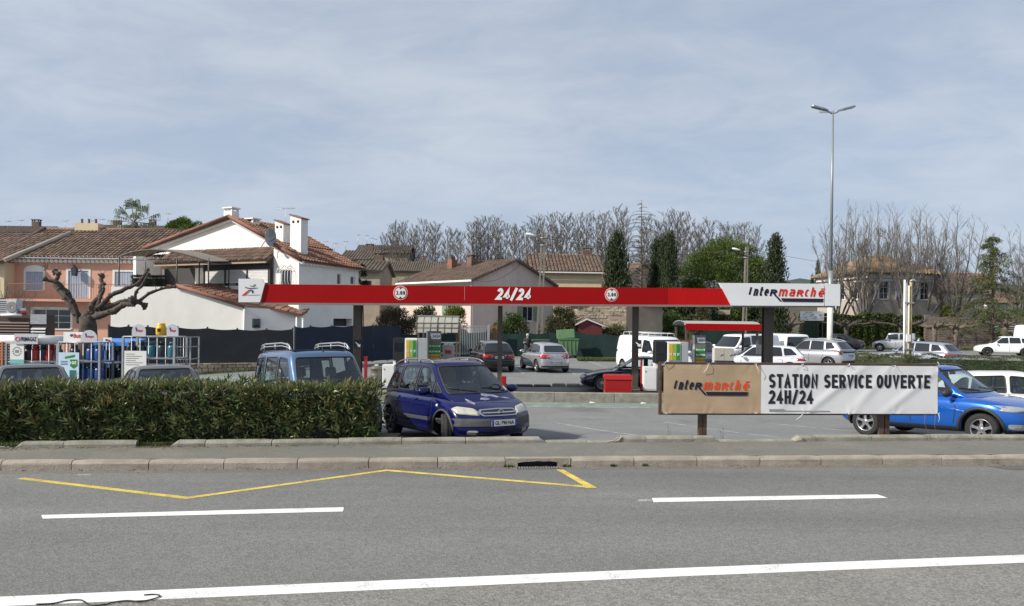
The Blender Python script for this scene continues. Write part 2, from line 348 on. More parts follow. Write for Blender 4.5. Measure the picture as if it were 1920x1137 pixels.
M_KERB=pm('kerb_stone_mat',(.37,.325,.27),.9,.16,3,bump=.6,bscale=45,dirt=((.20,.165,.13),1.6,.75,(1,1,5)),isl=0)
M_KERB2=pm('kerb_concrete_mat',(.33,.315,.265),.95,.2,4,bump=.7,bscale=50,dirt=((.13,.125,.085),2.5,.8,(1,1,3)))
def kerb_dir():return None
def kb(px):return G(px,883-13*px/1920,0)
K0,K1=kb(0),kb(1920);KD=(K1-K0).normalized();KN=Vector((-KD.y,KD.x,0))
KTOP=[(-400,830),(0,829.5),(330,827),(640,824),(840,821.5),(1155,819),(1500,817.5),(1920,816),(2300,815)]
def pk(px):
 return G(px,interp(KTOP,px),.24)
P0,P1=pk(0),pk(1920);PD=(P1-P0).normalized();PN=Vector((-PD.y,PD.x,0))
def pkline(px):
 if px<-300:return pk(-300)-PD*(-300-px)/100
 if px>2200:return pk(2200)+PD*(px-2200)/100
 return pk(px)
mb=MB();mb.quad((-900,-200,-.9),(900,-200,-.9),(900,1500,-.9),(-900,1500,-.9))
tag(mb.obj('ground',M_EARTH),'earth ground reaching to the horizon',kind='structure')
mb=MB();xs=[-95,-60,-30,-15,0,15,30,60,95];n=0
Ys=[12+.25*i for i in range(80)]+[32+i for i in range(49)]
kp=[pkline(px)for px in(-6000,-300,0,330,640,840,1155,1500,1920,2200,9000)]
def pky(X):return interp([(p.x,p.y)for p in kp],X)
grid={}
vs=[]
for i,X in enumerate([-95,-60,-30]+[-15+j*1.5 for j in range(21)]+[30,60,95]):
 y0=pky(X)+.16
 for Y in Ys:vs.append((X,max(Y,y0),lz(max(Y,y0))-(.0)))
fs=[];ncol=len(vs)//len(Ys)
for i in range(ncol-1):
 for j in range(len(Ys)-1):
  q=(i*len(Ys)+j,(i+1)*len(Ys)+j,(i+1)*len(Ys)+j+1,i*len(Ys)+j+1)
  if(Vector(vs[q[0]])-Vector(vs[q[3]])).length+(Vector(vs[q[1]])-Vector(vs[q[2]])).length>1e-4:fs.append(q)
mb.add(vs,fs);tag(mb.obj('car_park',M_LOT),'grey asphalt car park surface',kind='structure')
e0,e1=K0-KD*80,K1+KD*80
mb=MB();mb.quad((e0.x,-30,0),(e1.x,-30,0),e1,e0);tag(mb.obj('road',M_ROAD),'grey asphalt road',kind='structure')
mb=MB();q=[G(-300,1140),G(2400,1031)];d_=(q[1]-q[0]);p_,r_=q[0]-d_*3,q[1]+d_*3;mb.quad((p_.x,-30,.002),(r_.x,-30,.002),(r_.x,r_.y,.002),(p_.x,p_.y,.002));tag(mb.obj('near_lane',ground_mat('older_asphalt',(.205,.20,.185),.28,.05,sc=60,patch=((.17,.165,.15),.6,.45,.65,.8))),'lighter older asphalt nearest the camera',kind='structure')
w=.15
mb=MB();a0,a1=e0+KN*w,e1+KN*w
pts=[Vector((p.x,p.y-.0,.137))for p in kp]
base=[]
for p in pts:
 t=(p.x-a0.x)/(a1.x-a0.x);base.append(Vector((p.x,lerp(a0.y,a1.y,t),.137)))
for i in range(len(pts)-1):mb.quad(base[i],base[i+1],pts[i+1],pts[i])
tag(mb.obj('pavement',M_PAVE),'narrow asphalt pavement beside the road',kind='structure')
kerb=thing('kerb',None,None);kerb['kind']='structure';kerb['label']='row of beige kerb stones along the road'
js=[133,278,419,557,691,820,947,1070,1189,1307,1425,1540,1655,1767,1872]
P=[kb(x)for x in js]
for k in range(22):P.insert(0,P[0]-KD*1.0);P.append(P[-1]+KD*1.0)
def stone(a,b,N,hgt,dep,name,par,mat,chin=.0,ch=.025,endl=0,endr=0,z0=-.15):
 d=(b-a).normalized();L=(b-a).length;m=MB();g=.006
 j=[rnd.uniform(-.004,.004)for _ in range(6)]
 prof=[(0,z0),(0+j[0],hgt-.05),(.012+j[1],hgt-ch),(.012+ch+j[2],hgt+j[3]),(dep,hgt+j[3]),(dep,z0)]
 secs=[]
 nseg=6
 for i in range(nseg+1):
  s=g+(L-2*g)*i/nseg;c=.006 if i in(0,nseg)else rnd.uniform(-.002,.002)
  top=0
  secs.append([(a+d*s+N*(o+c*(0 if q in(4,5)else 1))+Vector((0,0,z-(c if 1<q<5 and i in(0,nseg)else 0))))for q,(o,z)in enumerate(prof)])
 if endl:
  secs[0]=[p+Vector((0,0,0))for p in secs[0]]
  for q in range(1,5):secs[0][q]=Vector((secs[0][q].x,secs[0][q].y,min(secs[0][q].z,endl)))
  secs[1]=[p-d*(L/nseg-.12)for p in secs[1]]
 if endr:
  for q in range(1,5):secs[-1][q]=Vector((secs[-1][q].x,secs[-1][q].y,min(secs[-1][q].z,endr)))
  secs[-2]=[p+d*(L/nseg-.12)for p in secs[-2]]
 vs=[p for s_ in secs for p in s_];k=len(prof)
 fs=[(i*k+q,i*k+(q+1)%k,(i+1)*k+(q+1)%k,(i+1)*k+q)for i in range(nseg)for q in range(k)]
 fs=[tuple(reversed(f))for f in fs]
 fs+=[tuple(range(k)),tuple(reversed(range(nseg*k,nseg*k+k)))]
 m.add(vs,fs);o=m.obj(name,mat,par);return o
for i in range(len(P)-1):
 a,b=P[i],P[i+1]
 if i==22+6:
  m=MB();d=(b-a).normalized();ux=Matrix.Translation(a)@Matrix.Rotation(math.atan2(d.y,d.x),4,'Z');m.M=ux;L=(b-a).length
  x0,x1=L*.19,L*.8
  m.bb(.006,x0,0,.15,-.15,.138);m.bb(x1,L-.006,0,.15,-.15,.138)
  top=[(x0,.07),(lerp(x0,x1,.12),.082),(lerp(x0,x1,.3),.088),(lerp(x0,x1,.5),.096),(lerp(x0,x1,.62),.09),(lerp(x0,x1,.8),.094),(x1,.075)]
  for q in range(len(top)-1):
   (xa,za),(xb,zb)=top[q],top[q+1]
   m.prism([(xa,0,za),(xb,0,zb),(xb,0,.138),(xa,0,.138)],(0,.15,0))
  m.obj('kerb_stone',M_KERB,kerb)
  m=MB();m.M=ux;m.bb(x0,x1,.13,.149,-.14,.12);m.obj('drain_dark_panel',M_BLACK,kerb)  # black panel standing in for the darkness inside the inlet
  gr=thing('drain_grate','slotted iron drain grate set in the road under the kerb inlet','drain grate',a)
  m=MB();m.M=Matrix.Rotation(math.atan2(d.y,d.x),4,'Z');m.bb(x0-.02,x1+.05,-.17,.0,-.03,.003);m.obj('frame',M_BLACK,gr)
  m=MB();m.M=Matrix.Rotation(math.atan2(d.y,d.x),4,'Z')
  for q in range(16):
   xx=lerp(x0+.02,x1+.02,q/15);m.bb(xx-.01,xx+.01,-.16,-.01,.0,.014)
  m.obj('bars',M_GALV,gr)
  continue
 stone(a,b,KN,.14+rnd.uniform(-.005,.005),.15,'kerb_stone',kerb,M_KERB)
kerb2=thing('planting_kerb',None,None);kerb2['kind']='structure';kerb2['label']='low concrete kerb edging the car park'
def pstones(js,hgt=.24,sl=0,sr=0):
 Q=[pkline(x)for x in js]
 for i in range(len(Q)-1):
  a,b=Q[i].copy(),Q[i+1].copy();a.z=b.z=0
  stone(a,b,PN,hgt+rnd.uniform(-.004,.004),.14,'kerb_stone',kerb2,M_KERB2,endl=(.15 if sl and i==0 else 0),endr=(.15 if sr and i==len(Q)-2 else 0),z0=-.3)
pstones([25,118,255],sl=1)
pstones([318,384,509,634,753,873,1024],sl=1,sr=1)
pstones([1024,1100,1153],hgt=.165)
pstones([1153,1212,1300,1350],sl=1,sr=1)
pstones([1350,1420,1488],hgt=.165)
pstones([1488,1531,1636,1740,1838,1935,2030,2120,2210]+[2300+100*i for i in range(14)],sl=1)
pstones([-1500+130*i for i in range(12)])
pstones([-70,-30,25],hgt=.165)
mb=MB();a=pkline(-2200);
q=[pkline(x)for x in(-2200,-300,0,330,640,735)]
for i in range(len(q)-1):
 A,B=q[i],q[i+1]
 mb.prism([(A.x,A.y+.145,-.2),(B.x,B.y+.145,-.2),(B.x,B.y+.145,.19),(A.x,A.y+.145,.19)],(0,.85,0))
for x0,x1 in((255,318),(-30,25)):
 A,B=pkline(x0),pkline(x1);mb.prism([(A.x,A.y-.02,-.2),(B.x,B.y-.02,-.2),(B.x,B.y-.02,.15),(A.x,A.y-.02,.15)],(0,.17,0))
tag(mb.obj('soil_bed',M_EARTH),'strip of soil under the hedge',kind='structure')
def strip(name,pts,wd,mat,z=.004,surf=None,par=None,n=1):
 m=MB();L=[]
 P=[]
 for i in range(len(pts)-1):
  for k in range(n):P.append(pts[i].lerp(pts[i+1],k/n))
 P.append(pts[-1])
 for i,p in enumerate(P):
  a=P[max(i-1,0)];b=P[min(i+1,len(P)-1)]
  d=(b-a);d.z=0;d.normalize();nn=Vector((-d.y,d.x,0))
  if 0<i<len(P)-1:
   d1=(p-a);d1.z=0;d1.normalize();d2=(b-p);d2.z=0;d2.normalize()
   c=max(.35,abs((Vector((-d1.y,d1.x,0))).dot(nn)))
  else:c=1
  for s_ in(-1,1):
   v=p+nn*(wd/2/c)*s_;v.z=(surf(v.y)if surf else 0)+z;L.append(v)
 m.add(L,[(2*i,2*i+2,2*i+3,2*i+1)for i in range(len(P)-1)])
 for f in range(len(m.f)):m.f[f]=list(reversed(m.f[f]))
 o=m.obj(name,mat,par);return o
def marking(name,pts,wd,mat,label,**k):
 o=strip(name,pts,wd,mat,**k);tag(o,label,kind='structure');return o
o=marking('gutter_sand',[e0-KN*.13,K0-KN*.13,K1-KN*.13,e1-KN*.13],.24,M_DUST,'sandy dust in the gutter',n=3,z=.003)
mb=MB()
T=[(-300,1132.5,1151),(0,1120,1138),(640,1092.7,1110.3),(1280,1065.8,1081.5),(1920,1041,1056),(2400,1023,1037)]
for i in range(len(T)-1):
 a,b=T[i],T[i+1]
 q=[G(a[0],a[2]),G(b[0],b[2]),G(b[0],b[1]),G(a[0],a[1])]
 for v in q:v.z=.004
 mb.quad(*q)
tag(mb.obj('road_line',M_LINE),'continuous white road line',kind='structure')
def flat(name,pts,mat,label,z=.004,gf=G):
 q=[gf(*p)for p in pts]
 for v in q:v.z+=z
 m=MB();m.poly(q);tag(m.obj(name,mat),label,kind='structure')
flat('road_dash',[(80,973.5),(643,960),(645,952.5),(640,952),(77,966.5)],M_LINE,'left white lane dash')
flat('road_dash',[(1225,942.5),(1665,934.5),(1645,927.8),(1222,934.6)],M_LINE,'right white lane dash')
flat('road_dash',[(1195,941),(1222,941),(1222,936.5),(1197,937.5)],M_LLINE,'worn end of the right lane dash')
flat('road_dash',[(146,892),(170,892),(170,889.5),(146,889.8)],M_LLINE,'small white tick near the kerb')
zz=[G(38,897.5),G(350,934.5),G(725,882.5),G(1108,914)]
marking('bus_stop_zigzag',zz,.105,M_YEL,'yellow zigzag line on the road',n=1)
flat('bus_stop_zigzag',[(1043,881.5),(1056,881.5),(1120,916),(1098,916),(1092,910)],M_YEL,'thick yellow end of the zigzag line',z=.0065)
flat('asphalt_patch',[(1850,875),(1935,873),(1935,883),(1890,881)],M_LOTD,'dark patch near the kerb',z=.005)
def lmark(p0,p1,w=.1,mat=None,label='white parking line',n=12,name='parking_line'):
 return marking(name,[GL(*p0),GL(*p1)],w,mat or M_LLINE,label,surf=lz,n=n,z=.008)
for a,b in[((1038,793),(1225,821)),((1244,792),(1480,823)),((1444,794.5),(1740,821)),((1700,800),(1900,812))]:lmark(a,b,.085)
for a,b in[((1110,680),(1137,689.5)),((1139,668),(1165,675)),((965,690),(982,701.5)),((1066,695),(1078,702)),((1110,680),(1070,667)),((870,672),(884,680)),((1690,662),(1716,668)),((1640,664),(1600,655))]:lmark(a,b,.09)
ga,gb2=GL(300,706),GL(486,712)
yb=GL(1100,757.5).y
marking('green_band',[Vector((-30,yb-.55,0)),Vector((30,yb-.55,0))],1.25,M_GREENP,'faded green painted band in front of the low wall',surf=lz,n=40,z=.006)
for k in range(-14,14):
 x=PX(980+66*k,yb-.75,762)
 marking('green_band_dash',[Vector((x,yb-1.15,0)),Vector((x+.66*1.0,yb-1.15,0))],.1,M_LLINE,'white dash on the green band',surf=lz,n=1,z=.012)
marking('green_band',[Vector((-30,33,0)),Vector((-7.5,32,0))],1.6,M_GREENP,'faded green painted band by the dark fence',surf=lz,n=20,z=.006)
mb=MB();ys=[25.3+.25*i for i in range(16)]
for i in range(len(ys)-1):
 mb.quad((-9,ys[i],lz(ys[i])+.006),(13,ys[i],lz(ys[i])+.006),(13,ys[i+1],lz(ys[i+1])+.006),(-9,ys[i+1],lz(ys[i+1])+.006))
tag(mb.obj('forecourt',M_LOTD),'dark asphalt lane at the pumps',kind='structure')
cb_=[(68,1133),(100,1131.5),(125,1126),(150,1125),(160,1130),(172,1136),(200,1133),(215,1129),(240,1126.5),(262,1128),(285,1124),(300,1118),(290,1114.5),(265,1116)]
pts=[]
for i in range(len(cb_)-1):
 for k in range(4):
  p0=cb_[max(i-1,0)];p1=cb_[i];p2=cb_[i+1];p3=cb_[min(i+2,len(cb_)-1)];t=k/4
  f=lambda a,b,c,d:.5*(2*b+(c-a)*t+(2*a-5*b+4*c-d)*t*t+(3*b-a-3*c+d)*t**3)
  q=G(f(p0[0],p1[0],p2[0],p3[0]),f(p0[1],p1[1],p2[1],p3[1]),.012);pts.append(q)
m=MB();m.tube(pts,.006,5);tag(m.obj('cable',M_BLACK),'thin black cable lying in loops over the white road line','cable')
# ================================================================ buildings
M_PLW=pm('white_plaster',(.80,.78,.74),.9,.03,2,bump=.2,bscale=30,dirt=((.6,.57,.52),.7,.4,(1,1,.35)))
M_PLS=pm('salmon_plaster',(.60,.34,.25),.9,.05,2,bump=.2,bscale=30,dirt=((.5,.29,.22),.8,.5,(1,1,.4)))
M_PLM=pm('mauve_plaster',(.60,.50,.45),.9,.05,2,dirt=((.30,.26,.24),.6,.5,(1,1,.4)))
M_PLY=pm('yellow_plaster',(.66,.54,.36),.9,.05,2,dirt=((.5,.41,.28),.6,.5,(1,1,.4)))
M_PLB=pm('beige_render',(.40,.33,.25),.95,.12,1.2,dirt=((.26,.21,.16),.5,.8,(1,1,.5)))
M_PLG=pm('grey_stone_render',(.43,.385,.335),.95,.1,1.5,dirt=((.3,.26,.22),.5,.7,(1,1,.5)))
M_TRIMW=pm('window_frame_white',(.74,.73,.70),.6,.04,5)
M_SHUTL=pm('shutter_pale_blue',(.36,.42,.52),.6,.08,6)
M_SHUTW=pm('shutter_pale',(.62,.66,.68),.6,.05,6)
M_SHUTB=pm('shutter_charcoal',(.03,.028,.03),.6,.1,6)
M_SHUTG=pm('shutter_green',(.20,.28,.20),.6,.1,6)
M_PANE=pm('house_pane',(.03,.04,.05),.06,.3,1.2,spec=.8)
def tilem(name,c,c2,isl=.35,dirt=None):return pm(name,c,.9,.1,1.1,col2=c2,isl=isl,bump=.3,bscale=25,dirt=dirt)
M_TILE1=tilem('clay_tiles_brown',(.21,.14,.10),(.12,.085,.065))
M_TILE2=tilem('clay_tiles_red',(.27,.13,.082),(.14,.078,.055))
M_TILE3=tilem('clay_tiles_old',(.175,.12,.09),(.105,.075,.06),.25)
M_TILE4=tilem('clay_tiles_ochre',(.27,.19,.11),(.19,.14,.09),.25)
def wallp(m,w,z0,z1,ops=(),th=.16,x0=0):
 """facade in the plane y=0 looking to -y, with openings (xa,xb,za,zb) that have real reveals"""
 xs=sorted({x0,w}|{o[0]for o in ops}|{o[1]for o in ops});zs=sorted({z0,z1}|{o[2]for o in ops}|{o[3]for o in ops})
 for i in range(len(xs)-1):
  for j in range(len(zs)-1):
   cx,cz=(xs[i]+xs[i+1])/2,(zs[j]+zs[j+1])/2
   if any(o[0]<cx<o[1]and o[2]<cz<o[3]for o in ops):continue
   m.quad((xs[i],0,zs[j]),(xs[i+1],0,zs[j]),(xs[i+1],0,zs[j+1]),(xs[i],0,zs[j+1]))
 for a,b,c,d in ops:
  m.quad((a,0,c),(a,th,c),(a,th,d),(a,0,d));m.quad((b,0,c),(b,0,d),(b,th,d),(b,th,c))
  m.quad((a,0,d),(a,th,d),(b,th,d),(b,0,d));m.quad((a,0,c),(b,0,c),(b,th,c),(a,th,c))
  m.quad((a,th+.02,c),(b,th+.02,c),(b,th+.02,d),(a,th+.02,d))
def window(par,M,x0,x1,z0,z1,nx=2,nz=1,th=.12,shut=None,shutmat=None,surround=None,sill=True,pane=None,closed=False):
 m=MB();m.M=M;f=.05
 m.bb(x0,x0+f,th-.06,th,z0,z1);m.bb(x1-f,x1,th-.06,th,z0,z1);m.bb(x0+f,x1-f,th-.06,th,z1-f,z1);m.bb(x0+f,x1-f,th-.06,th,z0,z0+f)
 for i in range(1,nx):x=lerp(x0,x1,i/nx);m.bb(x-.02,x+.02,th-.055,th-.004,z0+f,z1-f)
 for i in range(1,nz):z=lerp(z0,z1,i/nz);m.bb(x0+f,x1-f,th-.05,th-.008,z-.015,z+.015)
 if sill:m.bb(x0-.06,x1+.06,-.06,th-.065,z0-.06,z0-.001)
 if surround:
  s=surround;m.bb(x0-s,x0-.001,-.03,.02,z0,z1+s);m.bb(x1+.001,x1+s,-.03,.02,z0,z1+s);m.bb(x0,x1,-.028,.02,z1+.001,z1+s)
 w=m.obj('window',M_TRIMW,par)
 m=MB();m.M=M;m.bb(x0+.01,x1-.01,th-.03,th-.02,z0+.01,z1-.01);m.obj('pane',pane or M_PANE,w)
 if shut:
  for s,full in shut:
   m=MB();m.M=M;wd=(x1-x0)/2
   if full:a,b=(x0,x0+wd-.01)if s<0 else(x0+wd+.01,x1);y=.02
   else:a,b=(x0-wd,x0-.02)if s<0 else(x1+.02,x1+wd);y=-.05
   m.bb(a,b,y,y+.035,z0+.01,z1-.01)
   n=3
   for i in range(1,4):x=lerp(a,b,i/4);m.bb(x-.012,x+.012,y-.012,y-.001,z0+.03,z1-.03)
   m.obj('shutter',shutmat or M_SHUTW,w)
 return w
def tile_roof(par,A,B,C,D,mat,col=.24,row=.40,slab=.12,name='roof',stuffname='roof_tiles',slabmat=None,r=.42):
 """A,B eave corners (left,right), C,D ridge corners (right,left)"""
 A,B,C,D=map(Vector,(A,B,C,D));nrm=(B-A).cross(D-A).normalized()
 if nrm.z<0:nrm=-nrm
 m=MB();m.prism([p-nrm*slab for p in(A,B,C,D)],nrm*(slab*.9));ro=m.obj(name,slabmat or mat,par)
 n=max(2,int((B-A).length/col));m=MB();rg=random.Random(n)
 Lmax=max((D-A).length,(C-B).length)
 for i in range(n):
  t=(i+.5)/n;p0=A.lerp(B,t);p1=D.lerp(C,t);L=(p1-p0).length
  if L<.15:continue
  d=(p1-p0)/L;w=nrm.cross(d).normalized();k=max(1,int(round(L/row)))
  wd=(B-A).length/n;rr=wd*r
  for j in range(k):
   a=p0+d*(L*j/k-.04);b=p0+d*(L*(j+1)/k+.02);o=rg.uniform(-.008,.008);r0,r1=rr*1.12,rr*.92;up0,up1=.035+o,.0+o
   V=[]
   for q,rq,uq in((a,r0,up0),(b,r1,up1)):
    for ang in(0,60,120,180):
     V.append(q+w*(math.cos(R(ang))*rq+o)+nrm*(math.sin(R(ang))*rq*.75+uq-.01))
   m.add(V,[(0,1,5,4),(1,2,6,5),(2,3,7,6),(3,2,1,0)])
 o=m.obj(stuffname,mat,ro);o['kind']='stuff';return ro
def chimney(par,x,y,z0,z1,w,d,mat=M_PLW,cap='tile',name='chimney'):
 m=MB();m.bb(x-w/2,x+w/2,y-d/2,y+d/2,z0,z1);c=m.obj(name,mat,par)
 if cap=='tile':
  m=MB();m.prism([(x-w/2-.06,y-d/2-.06,z1+.25),(x-w/2-.06,y+d/2+.06,z1+.25),(x+w/2+.08,y+d/2+.06,z1-.02),(x+w/2+.08,y-d/2-.06,z1-.02)],(0,0,.07));m.obj('chimney_cap',M_TILE2,c)
  m=MB();m.prism([(x-w/2,y-d/2,z1),(x+w/2,y-d/2,z1),(x-w/2,y-d/2,z1+.24)],(0,d,0));m.obj('chimney_head',mat,c)
  for q in(-.22,.22):
   m=MB();m.lathe([(.001,-.01),(.09,-.01),(.09,.01),(.001,.01)],10,(x+q*w,y-d/2-.005,z1-.16),'y');m.obj('chimney_vent',M_BLACK,c)
 elif cap=='slab':
  m=MB();m.bb(x-w/2-.07,x+w/2+.07,y-d/2-.07,y+d/2+.07,z1+.16,z1+.24)
  for sx in(-1,1):
   for sy in(-1,1):m.bb(x+sx*(w/2-.06)-.05,x+sx*(w/2-.06)+.05,y+sy*(d/2-.06)-.05,y+sy*(d/2-.06)+.05,z1,z1+.16)
  m.obj('chimney_cap',M_TILE3 if mat is M_PLB else mat,c)
 elif cap=='pots':
  for q in(-.3,0,.3):
   m=MB();m.lathe([(.09,z1),(.07,z1+.3),(.1,z1+.34)],10,(x+q*w,y,0));m.obj('chimney_pot',M_TILE2,c)
 return c
def genoise(par,p0,p1,z,mat,out=(0,-1,0),n=None):
 """scalloped tile cornice under the eave"""
 p0,p1=Vector(p0),Vector(p1);L=(p1-p0).length;d=(p1-p0)/L;k=int(L/.3);out=Vector(out).normalized();m=MB()
 for i in range(k):
  c=p0+d*(L*(i+.5)/k);m.tube([Vector((c.x,c.y,z))-out*.02,Vector((c.x,c.y,z))+out*.22],.12,8)
 o=m.obj('eave_cornice',mat,par);o['kind']='stuff';return o
def antenna(px,py_top,py_bot,Y,label,s=1.0):
 a=at(px,py_top,Y);b=at(px,py_bot,Y);o=thing('tv_antenna',label,'antenna',(b.x,b.y,b.z));h=a.z-b.z;r=.012*Y/45
 m=MB();m.tube([(0,0,-.3),(0,0,h)],r,4);m.obj('mast',M_GALV,o)
 m=MB();m.tube([(-.5*s,0,h-.12),(.5*s,.2,h-.05)],r*.8,4)
 for k in range(7):x=lerp(-.45,.45,k/6)*s;m.tube([(x,-.25*s,h-.09),(x,.25*s,h-.09)],r*.5,3);m.tube([(x,.02,h-.2*s),(x,.02,h+.02)],r*.5,3)
 m.obj('aerial',M_GALV,o);return o
Y0=50.0;xa,xb=PX(10,Y0,520),PX(334,Y0,520);zc=PZ(100,487,Y0);gz=-.2
h=thing('salmon_house','salmon coloured house with pale shutters and a long brown tiled roof','house',(xa,Y0,0));w=xb-xa
def lx(px,py=540):return at(px,py,Y0).x-xa
ops=[(lx(128),lx(166),PZ(146,560,Y0),PZ(146,508,Y0)),(lx(215),lx(252),PZ(240,560,Y0),PZ(240,510,Y0)),(lx(48),lx(81),PZ(64,544,Y0),PZ(64,510,Y0)),(lx(62),lx(133),PZ(100,617,Y0),PZ(100,580,Y0)),(lx(37),lx(46),PZ(40,587,Y0),PZ(40,579,Y0))]
m=MB();wallp(m,w,gz,zc,ops);m.quad((0,0,gz),(0,0,zc),(0,9,zc),(0,9,gz));m.quad((w,0,gz),(w,9,gz),(w,9,zc),(w,0,zc));m.prism([(0,0,zc),(0,9,zc),(0,4.6,zc+2.3)],(.02,0,0));m.prism([(w,0,zc),(w,9,zc),(w,4.6,zc+2.3)],(-.02,0,0));m.obj('wall',M_PLS,h)
o=ops[0];window(h,I4,*o,nx=2,nz=3,surround=.14,sill=False,shut=[(-1,True),(1,True)],shutmat=M_SHUTL)
o=ops[1];window(h,I4,*o,nx=2,nz=3,surround=.14,sill=False,shut=[(-1,True),(1,True)],shutmat=M_SHUTL)
o=ops[2];wn_=window(h,I4,*o,nx=2,nz=1,surround=.12,shut=[(-1,True),(1,True)],shutmat=M_SHUTL)
m=MB();cx=(o[0]+o[1])/2;rw=(o[1]-o[0])/2+.12
m.prism([(cx+rw*math.cos(R(a)),-.03,o[3]+.1+.35*math.sin(R(a)))for a in range(0,181,20)],(0,.04,0));m.obj('arch_head',M_TRIMW,wn_)
o=ops[3];window(h,I4,*o,nx=3,nz=3,surround=.14);o=ops[4];window(h,I4,*o,nx=1,surround=.1)
m=MB();zb=PZ(100,561,Y0)
m.bb(.2,w,-1.0,-.001,zb-.18,zb-.02);m.obj('balcony',M_PLS,h)
m=MB()
for i in range(int((w-.2)/.16)):m.bb(.22+i*.16,.235+i*.16,-.97,-.955,zb-.02,zb+.95)
m.bb(.2,w,-.98,-.945,zb+.95,zb+.99);m.obj('balcony_railing',pm('rail_brown',(.3,.15,.1),.6,.05,5),h)['kind']='stuff'
genoise(h,(0,0,0),(w,0,0),zc-.1,M_TRIMW)
m=MB();m.bb(-.3,w+.1,-.42,-.25,zc+.05,zc+.2);m.obj('gutter',M_TRIMW,h)
tile_roof(h,(-.3,-.4,zc+.12),(w+.2,-.4,zc+.12),(w+.2,4.6,zc+2.55),(-.3,4.6,zc+2.55),M_TILE1,col=.27)
m=MB();m.tube([(-.3,4.6,zc+2.6),(w+.2,4.6,zc+2.6)],.11,8);m.obj('ridge',M_TILE1,h)
for xx in(-.28,w+.15):
 m=MB();m.tube([(xx,-.4,zc+.2),(xx,4.6,zc+2.65)],.13,8);m.obj('verge_tiles',M_TILE3,h)
chimney(h,lx(70)+.8,4.6,zc+2.3,zc+3.0,1.7,.7,M_PLY,'pots')
m=MB();lz_=zc-.75;m.bb(lx(140)-.02,lx(140)+.02,-.3,-.001,lz_+.35,lz_+.4);ln=m.obj('wall_lantern',M_BLACK,h)
m=MB();cx=lx(144);m.prism([(cx-.12,-.42,lz_-.35),(cx+.12,-.42,lz_-.35),(cx+.17,-.42,lz_+.1),(cx,-.42,lz_+.3),(cx-.17,-.42,lz_+.1)],(0,.28,0));m.obj('lantern_glass',M_PANE,ln)
h=thing('ochre_house','narrow strip of an ochre house with a brown tiled roof at the left edge','house',(PX(-160,49,520),49,0));w=PX(8,49,520)-PX(-160,49,520)
m=MB();zc2=PZ(0,492,49);wallp(m,w,gz,zc2,[(1.5,2.6,3.2,4.8),(4,5,3.2,4.8)]);m.quad((w,0,gz),(w,8,gz),(w,8,zc2),(w,0,zc2));m.obj('wall',M_PLY,h)
window(h,I4,1.5,2.6,3.2,4.8,shut=[(-1,False),(1,False)]);window(h,I4,4,5,3.2,4.8,shut=[(-1,False),(1,False)])
tile_roof(h,(-.5,-.5,zc2),(w+.3,-.5,zc2),(w+1.6,4.6,zc2+2.4),(-.5,4.6,zc2+2.4),M_TILE1,col=.27)
m=MB();m.tube([(w+.3,-.5,zc2+.08),(w+1.6,4.6,zc2+2.5)],.15,8);m.obj('verge_tiles',M_PLG,h)
C0=Vector((-12.3,43.0,0));yaw=math.atan2(-.43,.90)
h=thing('white_house','large white house with a wide gable, red tiled roofs and white chimneys','house',C0,yaw)
def HL(px,py,ly=0.0):
 """local (x, z) where the photograph's pixel meets the plane local y = ly"""
 u,v=derot(px,py);d=Vector((u/FOC,1,-v/FOC));ry=Vector((-math.sin(yaw),math.cos(yaw),0));t=(ly+C0.dot(ry))/d.dot(ry)
 p=d*t+Vector((0,0,CAMZ));q=p-C0;rx=Vector((math.cos(yaw),math.sin(yaw),0));return q.dot(rx),p.z
GABY=.9
prof=[HL(283,466,GABY),HL(437,411,GABY),HL(513,452,GABY)]
(xl,zl),(xm,zm),(xr,zr)=prof
zver=HL(400,470,GABY)[1]
m=MB();m.prism([(xl,GABY,zver-.1),(xr+.4,GABY,zver-.1),(xr+.4,GABY,zr-.1),(xr,GABY,zr),(xm,GABY,zm),(xl,GABY,zl)],(0,.2,0))
m.bb(xl,xr+.3,3.2,3.4,gz,zver)
xw0=HL(513,500)[0]
(_,zw0),(_,zw1)=HL(513,457),HL(559,489)
wx0,wz0=HL(526,533);wx1,wz1=HL(547,506)
m.M=Matrix.Translation((xw0,0,0));wallp(m,-xw0,gz,zw1,[(wx0-xw0,wx1-xw0,wz0-.3,wz1)]);m.M=None
m.prism([(xw0,0,zw1),(0,0,zw1),(xw0,0,zw0)],(0,.2,0))
m.quad((xw0,0,gz),(xw0,3.2,gz),(xw0,3.2,zw0),(xw0,0,zw0))
m.bb(xl,xl+.25,-.4,3.2,gz,zver-.3)
SL=7.6;zs=zw1
m.M=Matrix.Rotation(R(90),4,'Z');sops=[]
def side(px,py):
 u,v=derot(px,py);d=Vector((u/FOC,1,-v/FOC));rx=Vector((math.cos(yaw),math.sin(yaw),0));t=C0.dot(rx)/d.dot(rx);p=d*t;q=p-C0
 return q.dot(Vector((-math.sin(yaw),math.cos(yaw),0))),p.z+CAMZ
SL=min(9,side(672,540)[0])
for a,b,c,d in((632,640,534,514),(657,665,534,519),(625,660,612,598)):
 y0_,z0_=side(a,c);y1_,z1_=side(b,d);sops.append((y0_,y1_,z0_,z1_))
wallp(m,SL,gz,zs,sops,.5);m.M=None
m.quad((0,SL,gz),(-6,SL,gz),(-6,SL,zs),(0,SL,zs));m.obj('wall',M_PLW,h)
MS=Matrix.Rotation(R(90),4,'Z')
for o in sops[:2]:window(h,MS,*o,nx=1,sill=False,pane=pm('brown_shutter',(.16,.1,.08),.7,.1,5))
m=MB();m.M=MS;o=sops[2];m.bb(o[0]+.02,o[1]-.02,.44,.48,o[2],o[3]);m.obj('carport_shade_panel',M_SHUTB,h)  # charcoal panel painting the shade inside the open carport, no real door
